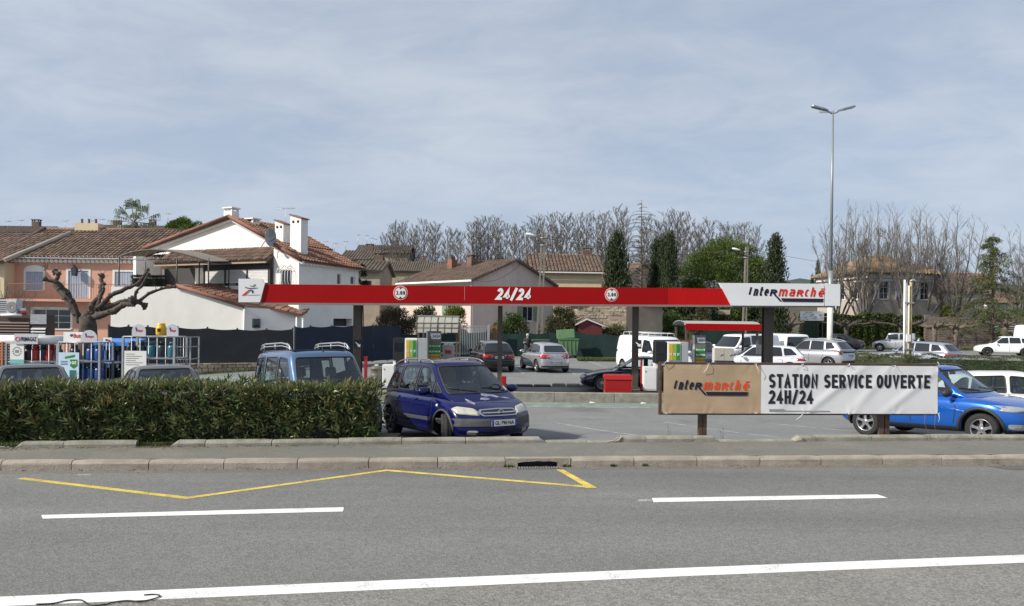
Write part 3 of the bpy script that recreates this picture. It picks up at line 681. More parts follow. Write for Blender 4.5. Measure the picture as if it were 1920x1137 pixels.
ww=window(h,Matrix.Translation((0,0,0)),wx0,wx1,wz0-.3,wz1,nx=1)
m=MB()
for i in range(6):x=lerp(wx0-.12,wx1+.12,i/5);m.tube([(x,-.02,wz1+.12),(x,-.22,wz1-.1),(x,-.24,wz0+.2),(x,-.05,wz0-.3)],.016,5)
for zz_ in(wz1+.05,wz0-.1):m.tube([(wx0-.14,-.16,zz_),(wx1+.14,-.16,zz_)],.016,5)
for s in(-1,1):m.tube([((wx0+wx1)/2,-.1,wz1+.2),((wx0+wx1)/2+s*.25,-.1,wz1+.34),((wx0+wx1)/2+s*.5,-.1,wz1+.12)],.018,5)
m.obj('window_grille',M_TRIMW,ww)
ev=.35
tile_roof(h,(xr+.35,GABY-.3,zr-.12),(xr+.35,6,zr-.12),(xm,6,zm+.1),(xm,GABY-.3,zm+.1),M_TILE2,name='roof')
tile_roof(h,(xl-.3,6,zl-.02),(xl-.3,GABY-.3,zl-.02),(xm,GABY-.3,zm+.1),(xm,6,zm+.1),M_TILE3)
tile_roof(h,(ev,-.25,zs+.02),(ev,SL+.3,zs-.1),(xw0-.3,SL+.3,zw0+.05),(xw0-.3,-.25,zw0+.12),M_TILE2)
for a,b in(((xl-.3,GABY-.34,zl+.02),(xm,GABY-.34,zm+.14)),((xm,GABY-.34,zm+.14),(xr,GABY-.34,zr+.12)),((xw0-.2,-.28,zw0+.15),(ev,-.28,zs+.06))):
 m=MB();m.tube([a,b],.11,8);m.obj('verge_tiles',M_TILE2,h)
 A,B=Vector(a)+Vector((0,.15,-.28)),Vector(b)+Vector((0,.15,-.28));m=MB();m.prism([A,B,B+Vector((0,0,.16)),A+Vector((0,0,.16))],(0,.18,0));m.obj('verge_band',M_PLW,h)
genoise(h,(0,0,0),(0,SL,0),zs-.12,M_PLW,out=(1,0,0))
zv1=zver+.05;zv0=HL(400,490,-.6)[1];xv0,xv1=HL(296,480,-.3)[0],xw0-.02
tile_roof(h,(xv0,-.6,zv0),(xv1,-.6,zv0),(xv1,GABY,zv1),(xv0,GABY,zv1),M_TILE1)
m=MB();m.bb(xv0,xv1,-.62,-.52,zv0-.2,zv0-.12);m.obj('veranda_gutter',M_PLB,h)
zt=HL(400,536,-.4)[1]
m=MB();m.bb(xl,xw0,-.4,3.2,zt-.25,zt-.02);m.obj('veranda_floor',M_PLW,h)
sx0,sz0=HL(308,536,1.5);sx1,sz1=HL(366,497,1.5)
for xx,xy in((xl,sx0),(sx1,HL(402,500,1.5)[0])):
 m=MB();m.bb(xx,xy,1.5,1.7,zt,zv0-.2);m.obj('veranda_wall',M_PLW,h)
m=MB()
for i in range(14):
 z=lerp(zt,zv0-.2,i/14);m.bb(sx0,sx1,1.5,1.54,z+.01,z+(zv0-zt)/14)
m.obj('roller_shutter',M_SHUTB,h)
gx0=HL(402,520,.6)[0];gx1=xw0-.1
m=MB();m.bb(gx0-.05,gx1,-.1,-.06,zt,zv0-.45);m.obj('veranda_pane',M_PANE,h)
m=MB()
for i in range(4):x=lerp(gx0,gx1,i/3);m.bb(x-.05,x+.05,-.24,-.14,zt,zv0-.2)
m.bb(gx0,gx1,-.23,-.15,zv0-.5,zv0-.2);m.obj('veranda_frame',M_SHUTB,h)
for k in range(9):
 z=lerp(zt+.15,zv0-.65,k/8);m=MB();m.bb(gx0+.1,gx1-.15,-.20,-.16,z,z+.12);m.obj('louvre',M_TRIMW,h)
for px in(388,372):
 x=HL(px,520,0)[0];m=MB();m.bb(x-.14,x+.14,-.14,.14,zt,zv0-.1)if px==388 else m.bb(x-.2,x+.12,.9,1.1,zt,zt+.75);m.obj('veranda_column',M_PLB if px==388 else pm('wood_crate',(.35,.2,.08),.7,.1,4),h)
def ch(px,pt,pb,wpx,cap,mat=M_PLW,ly=2.0):
 x,z1=HL(px,pt,ly);_,z0=HL(px,pb,ly);w_=wpx*46/FOC;chimney(h,x,ly,z0-.8,z1,w_,.6,mat,cap)
ch(434,397,412,21,'slab',M_PLW,1.4);ch(474,417,425,18,'slab');ch(530,422,446,20,'tile',M_PLW,1.6);ch(561,412,462,25,'tile',M_PLW,1.2)
sd=thing('satellite_dish','grey satellite dish on the right slope of the white gable','dish',h.matrix_world@Vector((0,0,0)));p=at(504,445,43.2);sd.location=p;sd.rotation_euler=(R(0),0,R(-120))
m=MB();m.smooth=True;m.lathe([(.001,0.0),(.2,.02),(.4,.09),(.5,.15),(.49,.16),(.38,.1),(.001,.02)],24,(0,0,0),'y');m.v=[Vector((v.x*.85,v.y,v.z*1.1))for v in m.v];m.obj('dish',pm('dish_grey',(.3,.32,.34),.4,.1,4),sd)
m=MB();m.tube([(0,0,0),(0,-.4,-.3),(.1,-.5,-.55)],.025,5);m.tube([(0,0,-.3),(0,.55,-.1)],.015,4);m.obj('arm',M_BLACK,sd)
antenna(536,388,425,45,'tall television antenna beside the two white chimneys',1.0)
T0=at(208,560,41.5);yw2=yaw*.35
g=thing('white_garage','low white garage with a sloping tiled roof below the white house','garage',(T0.x,T0.y,0),0)
def GZ(px,py,Y=41.5):p=at(px,py,Y);return p.x-T0.x,p.z
pA,pB,pC,pD=GZ(210,538),GZ(332,538),GZ(456,577),GZ(456,640)
m=MB();m.prism([(0,0,gz),(pC[0],0,gz),(pC[0],0,pC[1]),(pB[0],0,pB[1]),(0,0,pA[1])],(0,.25,0));m.bb(0,.25,.25,4,gz,pA[1])
pE=GZ(555,592,44);
m.quad((pC[0],.001,gz),(pC[0]+2.6,1.0,gz),(pC[0]+2.6,1.0,pC[1]-.1),(pC[0],.001,pC[1]))
m.prism([(pC[0]+2.6,1.0,gz),(pC[0]+2.9,2.5,gz),(pC[0]+2.9,2.5,pC[1]),(pC[0]+2.6,1.0,pC[1]-.1)],(.1,0,0));m.obj('wall',M_PLW,g)
tile_roof(g,(pC[0]+3.0,.7,pC[1]-.35),(pC[0]+3.0,5,pC[1]+.4),(pB[0]+.2,4,pB[1]+.35),(pB[0],-.15,pB[1]+.04),M_TILE2,col=.28)
m=MB();m.tube([(pB[0],-.12,pB[1]+.08),(pC[0]+.1,-.12,pC[1]+.06)],.1,8);m.obj('verge_tiles',M_TILE2,g)
for xx,yy,dz in((.1,-.1,.1),(2.75,.8,.4)):
 m=MB();m.tube([(pC[0]+xx,yy,gz),(pC[0]+xx,yy,pC[1]-dz)],.06,8);m.obj('downpipe',M_TRIMW,g)
m=MB();xg,zg=GZ(478,608);m.bb(xg-.2,xg+.2,.15,.5,zg-.2,zg+.3);m.obj('small_window',M_PANE,g)
pg=thing('pergola','curved beige terrace pergola on thin posts above the white wall','pergola',(T0.x,T0.y,0))
zc_,zf_=GZ(250,482)[1],GZ(250,536)[1];x0_,x1_=GZ(218,500)[0],GZ(392,500)[0]
m=MB();n=12
for k in range(2):
 pass
pts=[(lerp(x0_,x1_,i/n),zc_+.05+.5*math.sin(math.pi*(i/n)**.8)-.25*i/n)for i in range(n+1)]
for i in range(n):
 (xA,zA),(xB,zB)=pts[i],pts[i+1];m.add([(xA,.3,zA),(xB,.3,zB),(xB,3.3,zB+.25),(xA,3.3,zA+.25),(xA,.3,zA+.03),(xB,.3,zB+.03),(xB,3.3,zB+.28),(xA,3.3,zA+.28)],[(3,2,1,0),(4,5,6,7),(0,1,5,4),(2,3,7,6)])
m.obj('canvas',pm('pergola_canvas',(.34,.30,.25),.9,.08,3,transl=.3),pg)
for yy,q in((.3,0),(3.3,.25)):
 m=MB();m.tube([(x,yy,z+q-.03)for x,z in pts],.035,6);m.tube([(x0_,yy,zc_-.1+q),(x1_,yy,zc_-.3+q)],.025,6)
 for i in range(0,n,1):m.tube([(pts[i][0],yy,zc_-.1+q-.2*i/n),(pts[min(i+1,n)][0],yy,pts[min(i+1,n)][1]+q)],.012,4)
 m.obj('arch',M_BROWN,pg)
for px in(218,327,387):
 for yy in(.3,3.3):m=MB();x=GZ(px,500)[0];m.tube([(x,yy,zf_),(x,yy,zc_)],.04,6);m.obj('post',M_BROWN,pg)
M_LEAFD=pm('dark_leaf',(.022,.038,.014),.6,.3,3,isl=.4)
def house(name,label,corner,dirx,W_,D_,zc,zr,wallm,tilem_,ridge='x',ops=(),sops=(),gz=-.3,ov=.35,col=.3,left=True,slabmat=None):
 """corner = front left corner; dirx = direction of the front wall; ridge 'x' parallel to the front, 'y' gable to the front"""
 dx=Vector(dirx).normalized();rz=math.atan2(dx.y,dx.x);h=thing(name,label,'house',(corner[0],corner[1],0),rz)
 m=MB();wallp(m,W_,gz,zc,ops)
 m.M=Matrix.Translation((0,D_,0))@Matrix.Rotation(R(-90),4,'Z');wallp(m,D_,gz,zc,sops if left else())
 m.M=Matrix.Translation((W_,0,0))@Matrix.Rotation(R(90),4,'Z');wallp(m,D_,gz,zc,()if left else sops);m.M=None
 m.quad((W_,D_,gz),(0,D_,gz),(0,D_,zc),(W_,D_,zc))
 if ridge=='y':
  m.prism([(0,0,zc),(W_,0,zc),(W_/2,0,zr)],(0,.02,0));m.prism([(0,D_,zc),(W_,D_,zc),(W_/2,D_,zr)],(0,-.02,0));m.obj('wall',wallm,h)
  k=(zr-zc)/(W_/2)
  tile_roof(h,(-ov,D_+ov,zc-ov*k+.1),(-ov,-ov,zc-ov*k+.1),(W_/2,-ov,zr+.12),(W_/2,D_+ov,zr+.12),tilem_,col,slabmat=slabmat)
  tile_roof(h,(W_+ov,-ov,zc-ov*k+.1),(W_+ov,D_+ov,zc-ov*k+.1),(W_/2,D_+ov,zr+.12),(W_/2,-ov,zr+.12),tilem_,col,slabmat=slabmat)
 elif ridge=='x':
  m.prism([(0,0,zc),(0,D_,zc),(0,D_/2,zr)],(.02,0,0));m.prism([(W_,0,zc),(W_,D_,zc),(W_,D_/2,zr)],(-.02,0,0));m.obj('wall',wallm,h)
  k=(zr-zc)/(D_/2)
  tile_roof(h,(-ov,-ov,zc-ov*k+.1),(W_+ov,-ov,zc-ov*k+.1),(W_+ov,D_/2,zr+.12),(-ov,D_/2,zr+.12),tilem_,col,slabmat=slabmat)
  tile_roof(h,(W_+ov,D_+ov,zc-ov*k+.1),(-ov,D_+ov,zc-ov*k+.1),(-ov,D_/2,zr+.12),(W_+ov,D_/2,zr+.12),tilem_,col,slabmat=slabmat)
 else:
  m.obj('wall',wallm,h);i=ridge;e=-ov
  a,b=(i,D_/2,zr),(W_-i,D_/2,zr)
  tile_roof(h,(e,e,zc),(W_+ov,e,zc),b,a,tilem_,col,slabmat=slabmat);tile_roof(h,(W_+ov,D_+ov,zc),(e,D_+ov,zc),a,b,tilem_,col,slabmat=slabmat)
  tile_roof(h,(e,D_+ov,zc),(e,e,zc),a,(a[0],a[1]+.01,a[2]),tilem_,col,slabmat=slabmat);tile_roof(h,(W_+ov,e,zc),(W_+ov,D_+ov,zc),b,(b[0],b[1]-.01,b[2]),tilem_,col,slabmat=slabmat)
 return h
h=house('mauve_house','pinkish beige house with its gable towards the pumps and a brown tiled roof',(-3.3,62),(6.2,6.6),10.4,9.6,5.75,7.7,M_PLM,M_TILE3,'y',ops=[(6.2,7.6,2.4,3.7)],sops=[(6.4,7.5,2.4,3.9)],col=.32)
window(h,I4,6.2,7.6,2.4,3.7,shut=[(-1,False),(1,False)],shutmat=M_SHUTG);window(h,Matrix.Translation((0,9.6,0))@Matrix.Rotation(R(-90),4,'Z'),6.4,7.5,2.4,3.9,shut=[(-1,False),(1,False)],shutmat=M_SHUTG)
chimney(h,3.6,6.5,6.5,8.0,.7,.6,M_TILE2,'pots');chimney(h,4.0,4.2,7,8.1,.9,.6,M_TILE3,'slab')
genoise(h,(0,0,0),(0,9.6,0),5.62,M_TRIMW,out=(-1,0,0))
m=MB();m.bb(-.5,-.36,-.3,9.8,5.6,5.75);m.tube([(-.2,.02,5.6),(-.06,.1,5.3),(-.06,.1,0)],.05,6);m.obj('gutter',M_TRIMW,h)
h=house('yellow_house','pale yellow house with a plain tiled roof behind the concrete utility pole',(PX(1000,75,540),75),(1,.05),6.9,8,7.5,9.4,M_PLY,M_TILE3,'x',col=.35)
chimney(h,6.0,4.0,8.6,10.0,1.0,.6,M_TILE3,'slab')
m=MB();m.bb(-.3,7.2,-.5,-.38,7.25,7.38);m.obj('gutter',M_TRIMW,h)
h=house('beige_barn','beige building with a sloping roof edge between the two groups of cypresses',(PX(1130,80,540),79),(1,.25),9,9,4.8,8.8,M_PLB,M_TILE3,'y',col=.4)
M_STONE=pm('rubble_stone',(.46,.38,.28),.95,.2,3,isl=.3,bump=.5,bscale=14)
s0=at(1082,590,56);sb=thing('stone_barn','old rubble stone barn behind the green netting','barn',(s0.x,56,0),0)
wS,zS=at(1175,590,56).x-s0.x,PZ(1120,574,56)
m=MB();m.bb(0,wS,.12,6,-.4,zS);m.prism([(wS,.12,-.4),(wS+3.0,1.6,-.4),(wS+3.0,1.6,zS),(wS,.12,zS)],(-.5,3,0));m.obj('wall',M_PLB,sb)
rg=random.Random(3);m=MB();z=-.3
while z<zS-.1:
 hh=rg.uniform(.12,.24);x=0
 while x<wS-.05:
  wd=min(rg.uniform(.14,.45),wS-x);o=rg.uniform(-.03,.03);j=lambda:rg.uniform(-.02,.02)
  m.add([(x+.02+j(),.1+o,z+.02+j()),(x+wd-.02+j(),.1+o,z+.02+j()),(x+wd-.02+j(),.1+o,z+hh-.01+j()),(x+.02+j(),.1+o,z+hh-.01+j()),(x,.19,z),(x+wd,.19,z),(x+wd,.19,z+hh),(x,.19,z+hh)],[(0,1,2,3),(4,5,1,0),(5,6,2,1),(6,7,3,2),(7,4,0,3)]);x+=wd
 z+=hh
m.obj('stonework',M_STONE,sb)['kind']='stuff'
m=MB();m.prism([(-.3,-.1,zS),(wS+3.3,1.0,zS),(wS+3.3,6,zS),(-.3,6,zS)],(0,0,.18));m.obj('roof',M_TILE3,sb)
s0=at(1084,620,52);rs=thing('red_shed','small dark red shed with white gable trim behind the green netting','shed',(s0.x,52,0),R(8));w_=at(1130,620,52).x-s0.x;zr_=PZ(1100,600,52);ze=PZ(1130,611,52)
m=MB();m.prism([(0,0,-.3),(w_,0,-.3),(w_,0,ze),(w_*.35,0,zr_),(0,0,ze+.1)],(0,3,0));m.obj('wall',pm('dark_red_wood',(.16,.03,.03),.8,.1,5),rs)
m=MB()
for(xA,zA),(xB,zB)in(((-.2,ze),(w_*.35,zr_)),((w_*.35,zr_),(w_+.2,ze-.1))):m.prism([(xA,-.12,zA),(xB,-.12,zB),(xB,-.12,zB+.1),(xA,-.12,zA+.1)],(0,.06,0))
m.obj('gable_trim',M_TRIMW,rs)
m=MB();m.prism([(w_*.35,-.06,zr_+.1),(w_+.25,-.06,ze),(w_+.25,3,ze),(w_*.35,3,zr_+.1)],(0,0,.06));m.prism([(w_*.35,-.06,zr_+.1),(w_*.35,3,zr_+.1),(-.25,3,ze+.1),(-.25,-.06,ze+.1)],(0,0,.06));m.obj('roof',M_TILE3,rs)
c=at(1628,560,80);dA=Vector((-.62,.78,0));dB=Vector((.985,.17,0))
def vrow(n,w,z0,z1,off,ww=1.1):return[(off+(w-2*off)*(i+.5)/n-ww/2,off+(w-2*off)*(i+.5)/n+ww/2,z0,z1)for i in range(n)]
zev=PZ(1640,512,80);Wv=8.6;Dv=9.5
vo=vrow(3,Wv,5.2,7.1,.6)+vrow(3,Wv,.8,3.4,.6,1.3);so=vrow(3,Dv,5.2,7.1,.6)+vrow(3,Dv,.9,3.3,.6)
h=house('villa','large old stone villa with a hipped ochre roof behind the bare plane trees',(c.x,c.y),dB,Wv,Dv,zev,zev+2.3,M_PLG,M_TILE4,3.6,ops=vo,sops=so,col=.4,ov=.6)
for o in vo:window(h,I4,*o,nx=2,nz=3,surround=.15,shut=[(-1,False)]if o[2]>4 else None,shutmat=M_SHUTW)
for o in so:window(h,Matrix.Translation((0,Dv,0))@Matrix.Rotation(R(-90),4,'Z'),*o,nx=2,nz=3,surround=.15)
m=MB();m.bb(-.2,Wv+.2,-.2,-.01,zev-.55,zev-.12);m.bb(-.1,Wv+.1,-.1,-.01,zev-.85,zev-.6);m.bb(-.2,-.01,0,Dv,zev-.55,zev-.12);m.obj('cornice',M_TRIMW,h)
h=house('small_house','small white house with a brown roof right of the villa',(PX(1768,84,560),84),(1,0),PX(1845,84,560)-PX(1768,84,560),6,PZ(1800,546,84),PZ(1800,524,88),M_PLG,M_TILE3,'x',ops=[(1.0,2.0,2.6,4.6),(3.4,4.2,3.0,4.4)],col=.4)
window(h,I4,1.0,2.0,2.6,4.6,shut=[(-1,True),(1,True)],shutmat=M_SHUTB);window(h,I4,3.4,4.2,3.0,4.4)
h=house('small_house','low white house behind the drooping cedar',(PX(1850,92,560),92),(1,.1),8,7,PZ(1850,568,92),PZ(1850,550,95),M_PLW,M_TILE3,'x',col=.4)
h=house('small_house','brown roofed cottage between the villa and the cedar',(PX(1770,98,560),98),(1,0),7,7,PZ(1770,532,98),PZ(1770,514,101),M_PLB,M_TILE2,'x',col=.4)
chimney(h,3,3.5,7,9.0,.9,.6,M_TILE3,'slab')
M_TILEV=tilem('weathered_village_tiles',(.20,.165,.13),(.15,.125,.10),.15)
vil=[('old_house','beige village house with a grey roof right of the white house',640,700,487,472,85,'x',M_PLB),('old_house','taller beige village building on the slope behind the grey roof',668,765,474,461,120,'x',M_PLB),('old_house','low beige house with a sloping roof beside the white house',662,712,508,492,68,'x',M_PLB),('old_house','long grey brown roof running behind the poplars',708,820,508,492,105,'x',M_PLB),('old_house','second long grey brown roof behind the mauve house',830,985,508,494,112,'x',M_PLB),('old_house','cream house gable between the poplars behind the mauve house',1045,1085,495,486,118,'y',M_PLY),('old_house','village house roof showing behind the salmon house ridge',110,215,438,428,80,'x',M_PLB),('old_house','village roof left of the palm tree',160,300,436,424,95,'x',M_PLB),('old_house','village roof at the far left above the ochre house',-60,60,436,426,80,'x',M_PLB),('old_house','pale house seen between the palm tree and the white gable',290,330,446,436,90,'x',M_PLY)]
for nm_,lb,a,b,ye,yr,Y,rd,mt in vil:
 p=at(a,ye,Y);q=at(b,ye,Y);D_=8;zr_=at(a,yr,Y+4).z;rm_=M_TILEV
 h=house(nm_,lb,(p.x,Y),(1,.02),q.x-p.x,D_,p.z,max(zr_,p.z+.8),mt,rm_,rd,col=.32,gz=-2,ops=[],slabmat=rm_)
 n=max(1,int((q.x-p.x)/5))
 for i in range(n):
  x=(q.x-p.x)*(i+.5)/n;m=MB();m.bb(x-.4,x+.4,-.04,.02,p.z-2.2,p.z-.9);w_=m.obj('window',M_SHUTB if i%2 else M_PANE,h)
 if rd=='x':chimney(h,(q.x-p.x)*.7,4,p.z+.5,max(zr_,p.z+.8)+.7,.8,.5,M_TILE3,'slab')
for px,yt,yb,Y in((14,414,430,80),(38,412,428,80),(122,413,430,80),(173,413,428,80),(191,410,426,80),(315,400,412,90),(296,412,425,90),(345,404,412,90),(610,452,470,85),(627,456,470,85),(648,452,468,100),(671,440,465,120),(688,441,460,120),(697,446,460,120),(704,448,462,120),(725,443,460,120)):
 antenna(px,yt,yb,Y,'thin roof antenna at %s against the sky'%{14:'the far left edge',38:'the ochre house',122:'the salmon ridge centre',173:'the salmon ridge left of the palm',191:'the palm left side',315:'the pine left side',296:'the palm right side',345:'the top of the round pine',610:'the grey village roof',627:'the grey roof middle',648:'the grey roof chimney',671:'the tallest village roof, leftmost',688:'the tallest village roof, second',697:'the tallest village roof, third',704:'the tallest village roof, fourth',725:'the tallest village roof, rightmost'}[px],.6)['group']='roof antennas on the village houses'
def hill(name,label,pts,Y,D,mat):
 m=MB();n=len(pts)
 top=[at(px,py,Y)for px,py in pts];vs=[]
 for p in top:vs+=[(p.x,Y-D,-.9),(p.x,Y-D*.4,lerp(-.9,p.z,.6)),(p.x,Y,p.z),(p.x,Y+D,p.z*.8)]
 m.add(vs,[(i*4+j,(i+1)*4+j,(i+1)*4+j+1,i*4+j+1)for i in range(n-1)for j in range(3)],sm=True);tag(m.obj(name,mat),label,kind='structure')
M_HILL=pm('hillside_scrub',(.085,.07,.05),.95,.3,.15,col2=(.05,.048,.03),bump=1,bscale=1.5)
hill('hillside','brown slope with the village',[(-900,560),(-300,470),(0,446),(150,442),(330,444),(500,470),(620,486),(700,492),(860,500),(1000,512),(1150,528),(1400,545),(1700,560),(2100,570),(2800,575)],135,60,M_HILL)
hill('far_hill','distant wooded hill',[(-1500,560),(0,560),(1200,545),(1440,533),(1500,522),(1540,528),(1620,535),(1740,528),(1810,522),(1860,530),(1960,540),(2400,530),(3200,560)],420,120,pm('far_wood',(.05,.065,.06),.95,.3,.05,col2=(.035,.045,.04)))
# ================================================================ trees and plants
def leafmat(name,c,c2,isl=.35,tr=.25,sc=.8,rough=.5,spec=.4):return pm(name,c,rough,.1,sc,col2=c2,isl=isl,transl=tr,spec=spec)
M_PINE=leafmat('pine_needles',(.12,.17,.035),(.06,.095,.02),.35)
M_CYP=leafmat('cypress_leaf',(.040,.058,.022),(.026,.04,.016),.35,.1)
M_BUSHY=leafmat('yellow_green_leaf',(.19,.22,.035),(.11,.15,.03))
M_BUSHG=leafmat('green_leaf',(.085,.13,.03),(.05,.085,.022))
M_BUSHO=leafmat('olive_leaf',(.11,.115,.05),(.07,.075,.035))
M_BUSHB=leafmat('brown_scrub',(.12,.10,.06),(.075,.065,.04))
M_IVY=leafmat('ivy_leaf',(.065,.095,.018),(.035,.055,.012),.45)
M_HEDGE=leafmat('hedge_leaf',(.165,.20,.08),(.08,.11,.042),.6,.2,1.5,.38,.5)
M_HEDGE2=leafmat('hedge_tip',(.20,.16,.07),(.12,.12,.045),.4,.2,2)
M_PALM=leafmat('palm_leaf',(.15,.18,.09),(.09,.12,.06),.3,.15)
M_PALMD=leafmat('dry_palm_leaf',(.22,.19,.11),(.15,.13,.08),.3,.15)
M_CEDAR=leafmat('cedar_leaf',(.095,.115,.035),(.055,.075,.028),.35)
M_GRASS=leafmat('grass_blade',(.09,.13,.03),(.06,.09,.02),.4)
M_DRY=leafmat('dry_stalk',(.25,.2,.12),(.18,.14,.09),.3)
def rv(rg):
 while True:
  v=Vector((rg.uniform(-1,1),rg.uniform(-1,1),rg.uniform(-1,1)))
  if.05<v.length<1:return v.normalized()
def leaf(m,p,d,L,w,rg,fold=.25):
 s=d.cross(rv(rg));
 if s.length<.05:return
 s.normalize();n=s.cross(d);q=p+d*L*.45
 m.v+=[p,q+s*w+n*w*fold,p+d*L,q-s*w+n*w*fold];o=len(m.v)-4
 m.f.append([o,o+1,o+2,o+3]);m.mi.append(m.cur);m.sm.append(False)
def clump(m,c,r,n,L,w,rg,up=.3,flat=1.0,outward=.7):
 for _ in range(n):
  d=rv(rg);k=rg.random()**.4;p=c+Vector((d.x*r*k,d.y*r*k,d.z*r*k*flat));dd=(d*outward+rv(rg)*.6+Vector((0,0,up))).normalized();leaf(m,p,dd,L*rg.uniform(.6,1.2),w*rg.uniform(.7,1.2),rg)
def bare(m,p,d,L,r,depth,rg,o,n=3):
 """o: dict(nb, spread, up, shrink)"""
 k=3 if depth>1 else 2;pts=[p];rs=[r];dd=d.copy()
 for i in range(k):
  dd=(dd+rv(rg)*o.get('wob',.12)+Vector((0,0,o['up']*.15))).normalized();pts.append(pts[-1]+dd*L/k);rs.append(r*lerp(1,.55,(i+1)/k))
 m.tube(pts,rs,n if depth>1 else 3,cap=False)
 if depth==0:return
 nb=o['nb'][min(depth,len(o['nb'])-1)]
 for i in range(nb):
  t=lerp(o.get('t0',.25),1,(i+rg.random()*.7)/nb);x=t*k;j=min(int(x),k-1);q=pts[j].lerp(pts[j+1],x-j)
  ax=rv(rg);side_=(ax-dd*ax.dot(dd));side_.normalize();sp=o['spread']*rg.uniform(.6,1.2)
  nd=(dd*math.cos(sp)+side_*math.sin(sp)+Vector((0,0,o['up']*.3))).normalized()
  bare(m,q,nd,L*o['shrink']*rg.uniform(.65,1.15)*lerp(1.1,.75,t),max(r*.5*rg.uniform(.7,1.1),o['rmin']),depth-1,rg,o,n)
def poplar(seed,H=12.0):
 rg=random.Random(seed);t=bpy.data.objects.new('bare_poplar',None);COL.objects.link(t)
 m=MB();pts=[Vector((0,0,0))];
 for i in range(8):pts.append(pts[-1]+Vector((rg.uniform(-.12,.12),rg.uniform(-.12,.12),H/8)))
 m.tube(pts,[lerp(.17,.025,(i/8)**.8)for i in range(9)],6);m.obj('trunk',M_TWIG,t)
 m=MB();o=dict(nb=[0,6,6],spread=.55,up=.7,shrink=.5,rmin=.014)
 for i in range(52):
  tt=lerp(.2,.98,i/51);x=tt*8;j=min(int(x),7);q=pts[j].lerp(pts[j+1],x-j);a=i*2.4
  L=H*.22*(1-.55*tt)*rg.uniform(.7,1.2);d=Vector((math.cos(a),math.sin(a),1.3)).normalized();bare(m,q,d,L,.036*(1.2-tt),2,rg,o)
 m.obj('crown',M_TWIG,t);return t
protos=[poplar(s)for s in(1,2,3)]
pop=[(722,446),(738,432),(757,425),(778,432),(794,421),(812,436),(838,440),(862,442),(884,428),(902,420),(914,417),(931,419),(948,430),(966,432),(986,434),(1003,420),(1016,416),(1036,411),(1050,416),(1066,414),(1082,415),(1100,412),(1118,414),(1136,410),(1156,402),(1172,405),(1212,418),(1236,424),(1256,410),(1272,408),(1290,414),(1306,430),(1330,424),(1356,430),(1380,432),(1418,436),(1452,455)]
rg=random.Random(12)
for i,(px,py)in enumerate(pop):
 Y=rg.uniform(112,132);top=at(px,py,Y);base=max(lerp(4.8,2.0,min(1,max(0,(px-720)/600))),0);H=top.z-base;pr=protos[i%3]
 o=pr if i<3 else clone(pr);o.location=(top.x,Y,base);sc=H/12;o.scale=(sc*rg.uniform(.9,1.25),sc*1.1,sc);o.rotation_euler=(0,0,rg.uniform(0,6))
 tag(o,'tall bare poplar in the row behind the houses','tree','bare poplars in the row behind the houses')
for i in range(18):
 px=735+i*39+rg.uniform(-6,6);Y=rg.uniform(138,150);top=at(px,rg.uniform(426,446),Y);o=clone(protos[i%3]);H=top.z-3;o.location=(top.x,Y,3);sc=H/12;o.scale=(sc*1.3,sc*1.3,sc);o.rotation_euler=(0,0,rg.uniform(0,6))
 tag(o,'shorter bare poplar of the second row farther back','tree','bare poplars of the second row')
def planetree(seed,H=13.5,spreadw=1.0,low=.25):
 rg=random.Random(seed);t=bpy.data.objects.new('bare_plane_tree',None);COL.objects.link(t);m=MB()
 hl_=H*low;m.tube([(0,0,-.3),(.05,0,hl_*.5),(0,.05,hl_)],[.38,.3,.3],9);m.obj('trunk',M_BARK,t)
 m=MB();o=dict(nb=[0,4,5],spread=.5,up=.45,shrink=.55,rmin=.009,wob=.1,t0=.15)
 for i in range(9):
  a=i*2.4+rg.uniform(-.3,.3);th=.05+.46*((i+.5)/9)**.8;zt_=H*(1-.30*(th/.5)**2)*rg.uniform(.93,1.02);hr=math.tan(th)*(zt_-hl_)*spreadw*.82;q=Vector((0,0,hl_*rg.uniform(.7,1)))
  P=[q]
  for k in range(1,9):u=k/8;P.append(Vector((math.cos(a)*hr*u**.8,math.sin(a)*hr*u**.8,lerp(q.z,zt_,u**1.1)))+rv(rg)*.1)
  m.tube(P,[lerp(.13,.012,(k/8)**.7)for k in range(9)],5,cap=False)
  for k in range(17):
   u=lerp(.2,1,(k+rg.random())/17);x=u*8;jx=min(int(x),7);c=P[jx].lerp(P[jx+1],x-jx);b_=rg.uniform(0,6.28);d=Vector((math.cos(b_)*.62,math.sin(b_)*.62,1)).normalized()
   bare(m,c,d,H*.125*(1.25-.7*u)*rg.uniform(.6,1.2),.024*(1.3-u),2 if u<.8 else 1,rg,o)
 m.obj('crown',M_TWIG,t);return t
pp=[planetree(s,spreadw=w_)for s,w_ in((5,1.15),(6,1.0))]
pl=[(1572,396,79,1.1),(1600,388,88,1),(1622,386,78,1),(1650,385,92,.9),(1668,398,84,1),(1700,392,77.5,.9),(1735,387,82,1.1),(1752,396,94,1),(1795,394,79,1.2),(1915,425,88,1.2),(1960,415,95,1.2)]
for i,(px,py,Y,w_)in enumerate(pl):
 top=at(px,py,Y);H=top.z+.2;pr=pp[i%2];o=pr if i<2 else clone(pr);sc=H/13.5;o.location=(top.x,Y,-.2);o.scale=(sc*w_,sc*w_,sc);o.rotation_euler=(0,0,i*1.3)
 tag(o,['leftmost bare plane tree, left of the lamp post','bare plane tree standing behind the lamp post top left of the villa','tall bare plane tree before the left corner of the villa','bare plane tree behind the villa roof, carrying the nest side','bare plane tree behind the right half of the villa roof','bare plane tree in front of the villa facade middle','tall bare plane tree before the right end of the villa','bare plane tree behind the brown roofed cottage','rightmost of the villa plane trees, left of the cedar','leafless tree just right of the cedar','leafless tree cut by the right edge of the photo'][i],'tree','large bare plane trees around the villa' if px<1850 else 'bare trees at the right edge')
